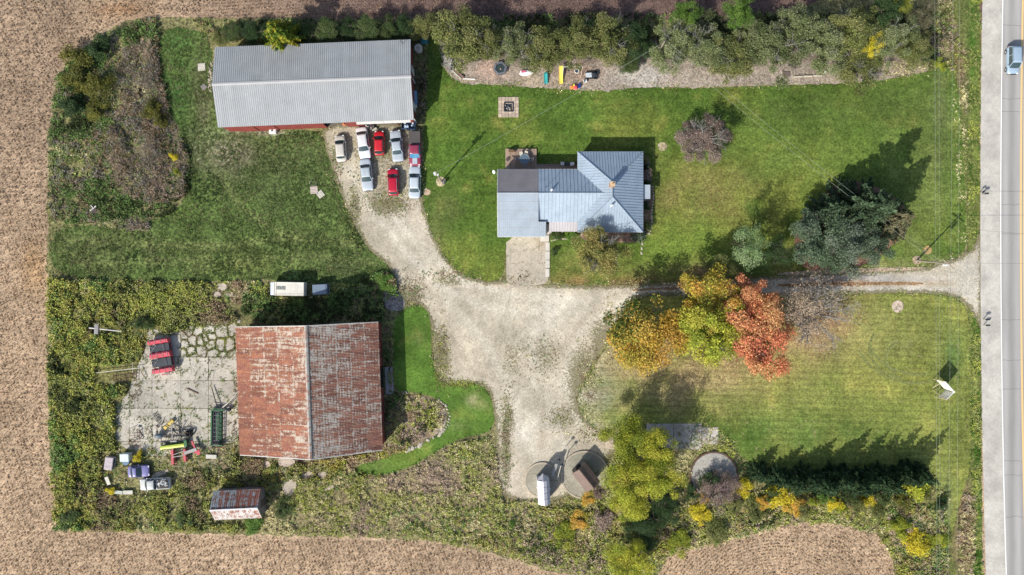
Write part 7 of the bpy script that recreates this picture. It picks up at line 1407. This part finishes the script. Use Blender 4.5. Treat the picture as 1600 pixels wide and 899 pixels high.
# ragged edges where grass meets gravel
parts = []
for poly, pal, n, sp in ((DRIVE, [OLV, GRN, BRN, TAN], 7, .45), (LAWN_S, [OLV, GRN, (.12, .19, .04)], 5, .25), (LAWN_N, [(.08, .14, .03), GRN, OLV], 5, .25), (LAWN_B, [GRN, (.09, .17, .03)], 6, .18), (WEST, [GRN, OLV, BRN], 5, .4), (BED_N, [TAN, OLV, BRN, GRN], 6, .4)):
    ol = np.array(smooth_poly(px2w(poly), 2)); nx = np.roll(ol, -1, 0); L = np.hypot(*(nx-ol).T); m = (L*n).astype(int)+1; base = np.repeat(ol, m, 0); d = np.repeat(nx-ol, m, 0); P = base+d*rng.uniform(0, 1, (len(base), 1))+rng.normal(size=base.shape)*sp
    P = P[(fnoise(P, .4, 31) > -.12) & (P[:, 0] < 73)]; P = P[~inside(px2w(H_BARN), P)]; h1 = inside(px2w([(776, 262), (1004, 236), (1005, 368), (776, 372)]), P); P = P[~h1]
    parts.append(tuft_arrays(P, .10*np.ones(len(P)), rng.uniform(.08, .2, len(P)), patch_colors(P, pal, .5), 6, .06))
V, F, C_ = merge(parts); V[:, 2] += .06
link('edge_grass', np_mesh('edge_grass', V, F, np.clip(C_, 0, 1), None, BLADE), None, None, kind='stuff', label='ragged grass along the edges of drive, beds and lawns', cat='grass')
# faint wheel tracks in the south lawn
parts = []
for (cx_, cy_, r_, a0, a1) in ((1432, 530, 92, 195, 285), (1436, 525, 80, 190, 280), (1420, 545, 62, 150, 260), (1424, 560, 40, 120, 230)):
    a = np.radians(rng.uniform(a0, a1, 500)); P = np.stack([(cx_-800+r_*np.cos(a))*.1, (449.5-cy_+r_*.75*np.sin(a))*.1], 1)+rng.normal(size=(500, 2))*.07; parts.append(tuft_arrays(P, .05*np.ones(500), .12*np.ones(500), pick([(.26, .28, .11), (.23, .26, .09)], 500), 4, .05))
V, F, C_ = merge(parts); V[:, 2] += .045
link('wheel_tracks', np_mesh('wheel_tracks', V, F, np.clip(C_, 0, 1), None, BLADE), None, None, kind='stuff', label='faint curved wheel tracks of flattened grass in the south lawn', cat='grass')
# roadside grass
stuff('verge_grass', 'coarse roadside grass and brown weeds along the asphalt road', 'grass', [
    ([(1518, -20), (1533, -20), (1530.5, 200), (1529, 366), (1515, 385), (1512, 200)], 12, [(.06, .13, .02), OLV, (.1, .16, .03), YG], .16, .2, 7, .06, .3, ()), ([(1518, 485), (1530, 515), (1532, 700), (1535, 920), (1522, 920), (1516, 700)], 12, [(.07, .15, .02), OLV, YG, (.1, .18, .03)], .18, .22, 7, .07, .3, ()),
    ([(1500, 75), (1512, 80), (1510, 190), (1498, 130)], 12, [TAN, PNK, BRN, OLV], .3, .25, 7, .06, .3, ()), ([(1503, 770), (1522, 775), (1520, 920), (1498, 920), (1494, 830)], 14, [PNK, TAN, BRN, TAN, OLV], .4, .26, 8, .06, .3, ()), ([(1488, 130), (1510, 140), (1515, 380), (1495, 380)], 7, [TAN, OLV, OLV, (.1, .16, .03)], .12, .18, 6, .06, .3, ())])
stuff('meadow_grass', 'rough tufty grass of the western meadow', 'grass', [(WEST, 9, [(.05, .085, .02), (.12, .16, .05), (.08, .13, .035), (.17, .18, .075), (.04, .065, .018)], .14, .20, 6, .06, .10, ([(330, 60), (650, 55), (650, 205), (340, 208)],))])
# crop rows in the fields
def crop(name, label, regs):
    parts = []
    for (poly, rot, pal, dens, h) in regs:
        P = scatter(poly, dens)
        if rot == 'ring':
            cc = np.array([(1215-800)*.1, (449.5-1000)*.1]); d = P-cc; rr = np.hypot(*d.T)+.3*fnoise(P, .12, 5); r2 = np.round(rr/.5)*.5+rng.normal(size=len(P))*.05; P = cc+d*(r2/np.hypot(*d.T))[:, None]
        else:
            ca, sa = math.cos(rot), math.sin(rot); u = P[:, 0]*ca+P[:, 1]*sa; v = -P[:, 0]*sa+P[:, 1]*ca
            v2 = np.round((v+.3*fnoise(P, .15, 5))/.5)*.5+rng.normal(size=len(P))*.05; P = np.stack([u*ca-v2*sa, u*sa+v2*ca], 1)
        parts.append(tuft_arrays(P, .2*np.ones(len(P))*h, .11*np.ones(len(P)), patch_colors(P, pal, .6, 2., .9), 6, .055))
    V, F, C_ = merge(parts); return link(name, np_mesh(name, V, F, np.clip(C_, 0, 1), None, BLADE), None, None, kind='stuff', label=label, cat='crop')
CT = [(.52, .40, .27), (.46, .34, .225), (.60, .47, .33), (.35, .25, .155)]; CD = [(.17, .12, .10), (.13, .09, .075), (.22, .16, .13)]; CM = [(.36, .27, .19), (.29, .21, .145), (.42, .32, .23), (.23, .165, .11)]
crop('crop_stubble', 'ripe brown crop rows of the surrounding fields', [
    ([(-60, 330), (72, 330), (72, 600), (82, 828), (400, 840), (650, 846), (740, 862), (860, 897), (940, 925), (940, 980), (-60, 980)], 1.9, CT, 9, 1.0), ([(1030, 895), (1052, 864), (1120, 852), (1230, 822), (1300, 818), (1370, 834), (1395, 880), (1400, 980), (1010, 980)], 'ring', CT, 10, 1.0),
    ([(-60, -60), (330, -60), (330, 24), (245, 22), (195, 28), (150, 55), (98, 98), (80, 150), (74, 226), (72, 330), (-60, 330)], 2.1, CM, 9, 1.0), ([(330, -60), (700, -60), (700, 28), (330, 28)], .06, CM, 9, .8), ([(700, -60), (1310, -60), (1290, 5), (1180, 22), (1000, 27), (700, 30)], .03, CD, 7, .6)])
# fallen leaves
def litter(name, label, spots):
    parts = []
    for (px, py, rx, ry, n, pal) in spots:
        x = rng.normal((px-800)*.1, rx*.06, n); y = rng.normal((449.5-py)*.1, ry*.06, n); C = np.stack([x, y, np.full(n, .11)], 1); parts.append(leaf_quads(C, .13, pick(pal, n), np.array([[0, 0, 2.5]]), .6, .8))
    V, F, C_ = merge(parts); link(name, np_mesh(name, V, F, np.clip(C_, 0, 1), None, LEAF), None, None, kind='stuff', label=label, cat='leaves')
litter('fallen_leaves', 'fallen orange and brown leaves under the autumn trees', [(1270, 500, 60, 45, 3500, [(.45, .22, .12), (.38, .2, .12), (.5, .33, .2)]), (1100, 445, 110, 12, 1800, [(.35, .18, .08), (.25, .13, .07)]), (1290, 440, 60, 8, 700, [(.35, .15, .08)]), (1070, 570, 120, 30, 2200, [(.42, .30, .14), (.38, .25, .12), (.45, .36, .2)]), (1180, 560, 50, 30, 800, [(.45, .2, .1)]), (930, 420, 50, 20, 700, [(.4, .3, .1)]), (1250, 400, 30, 40, 600, [(.3, .16, .09)]), (1100, 310, 80, 40, 900, [(.3, .2, .08), (.35, .25, .1)])])
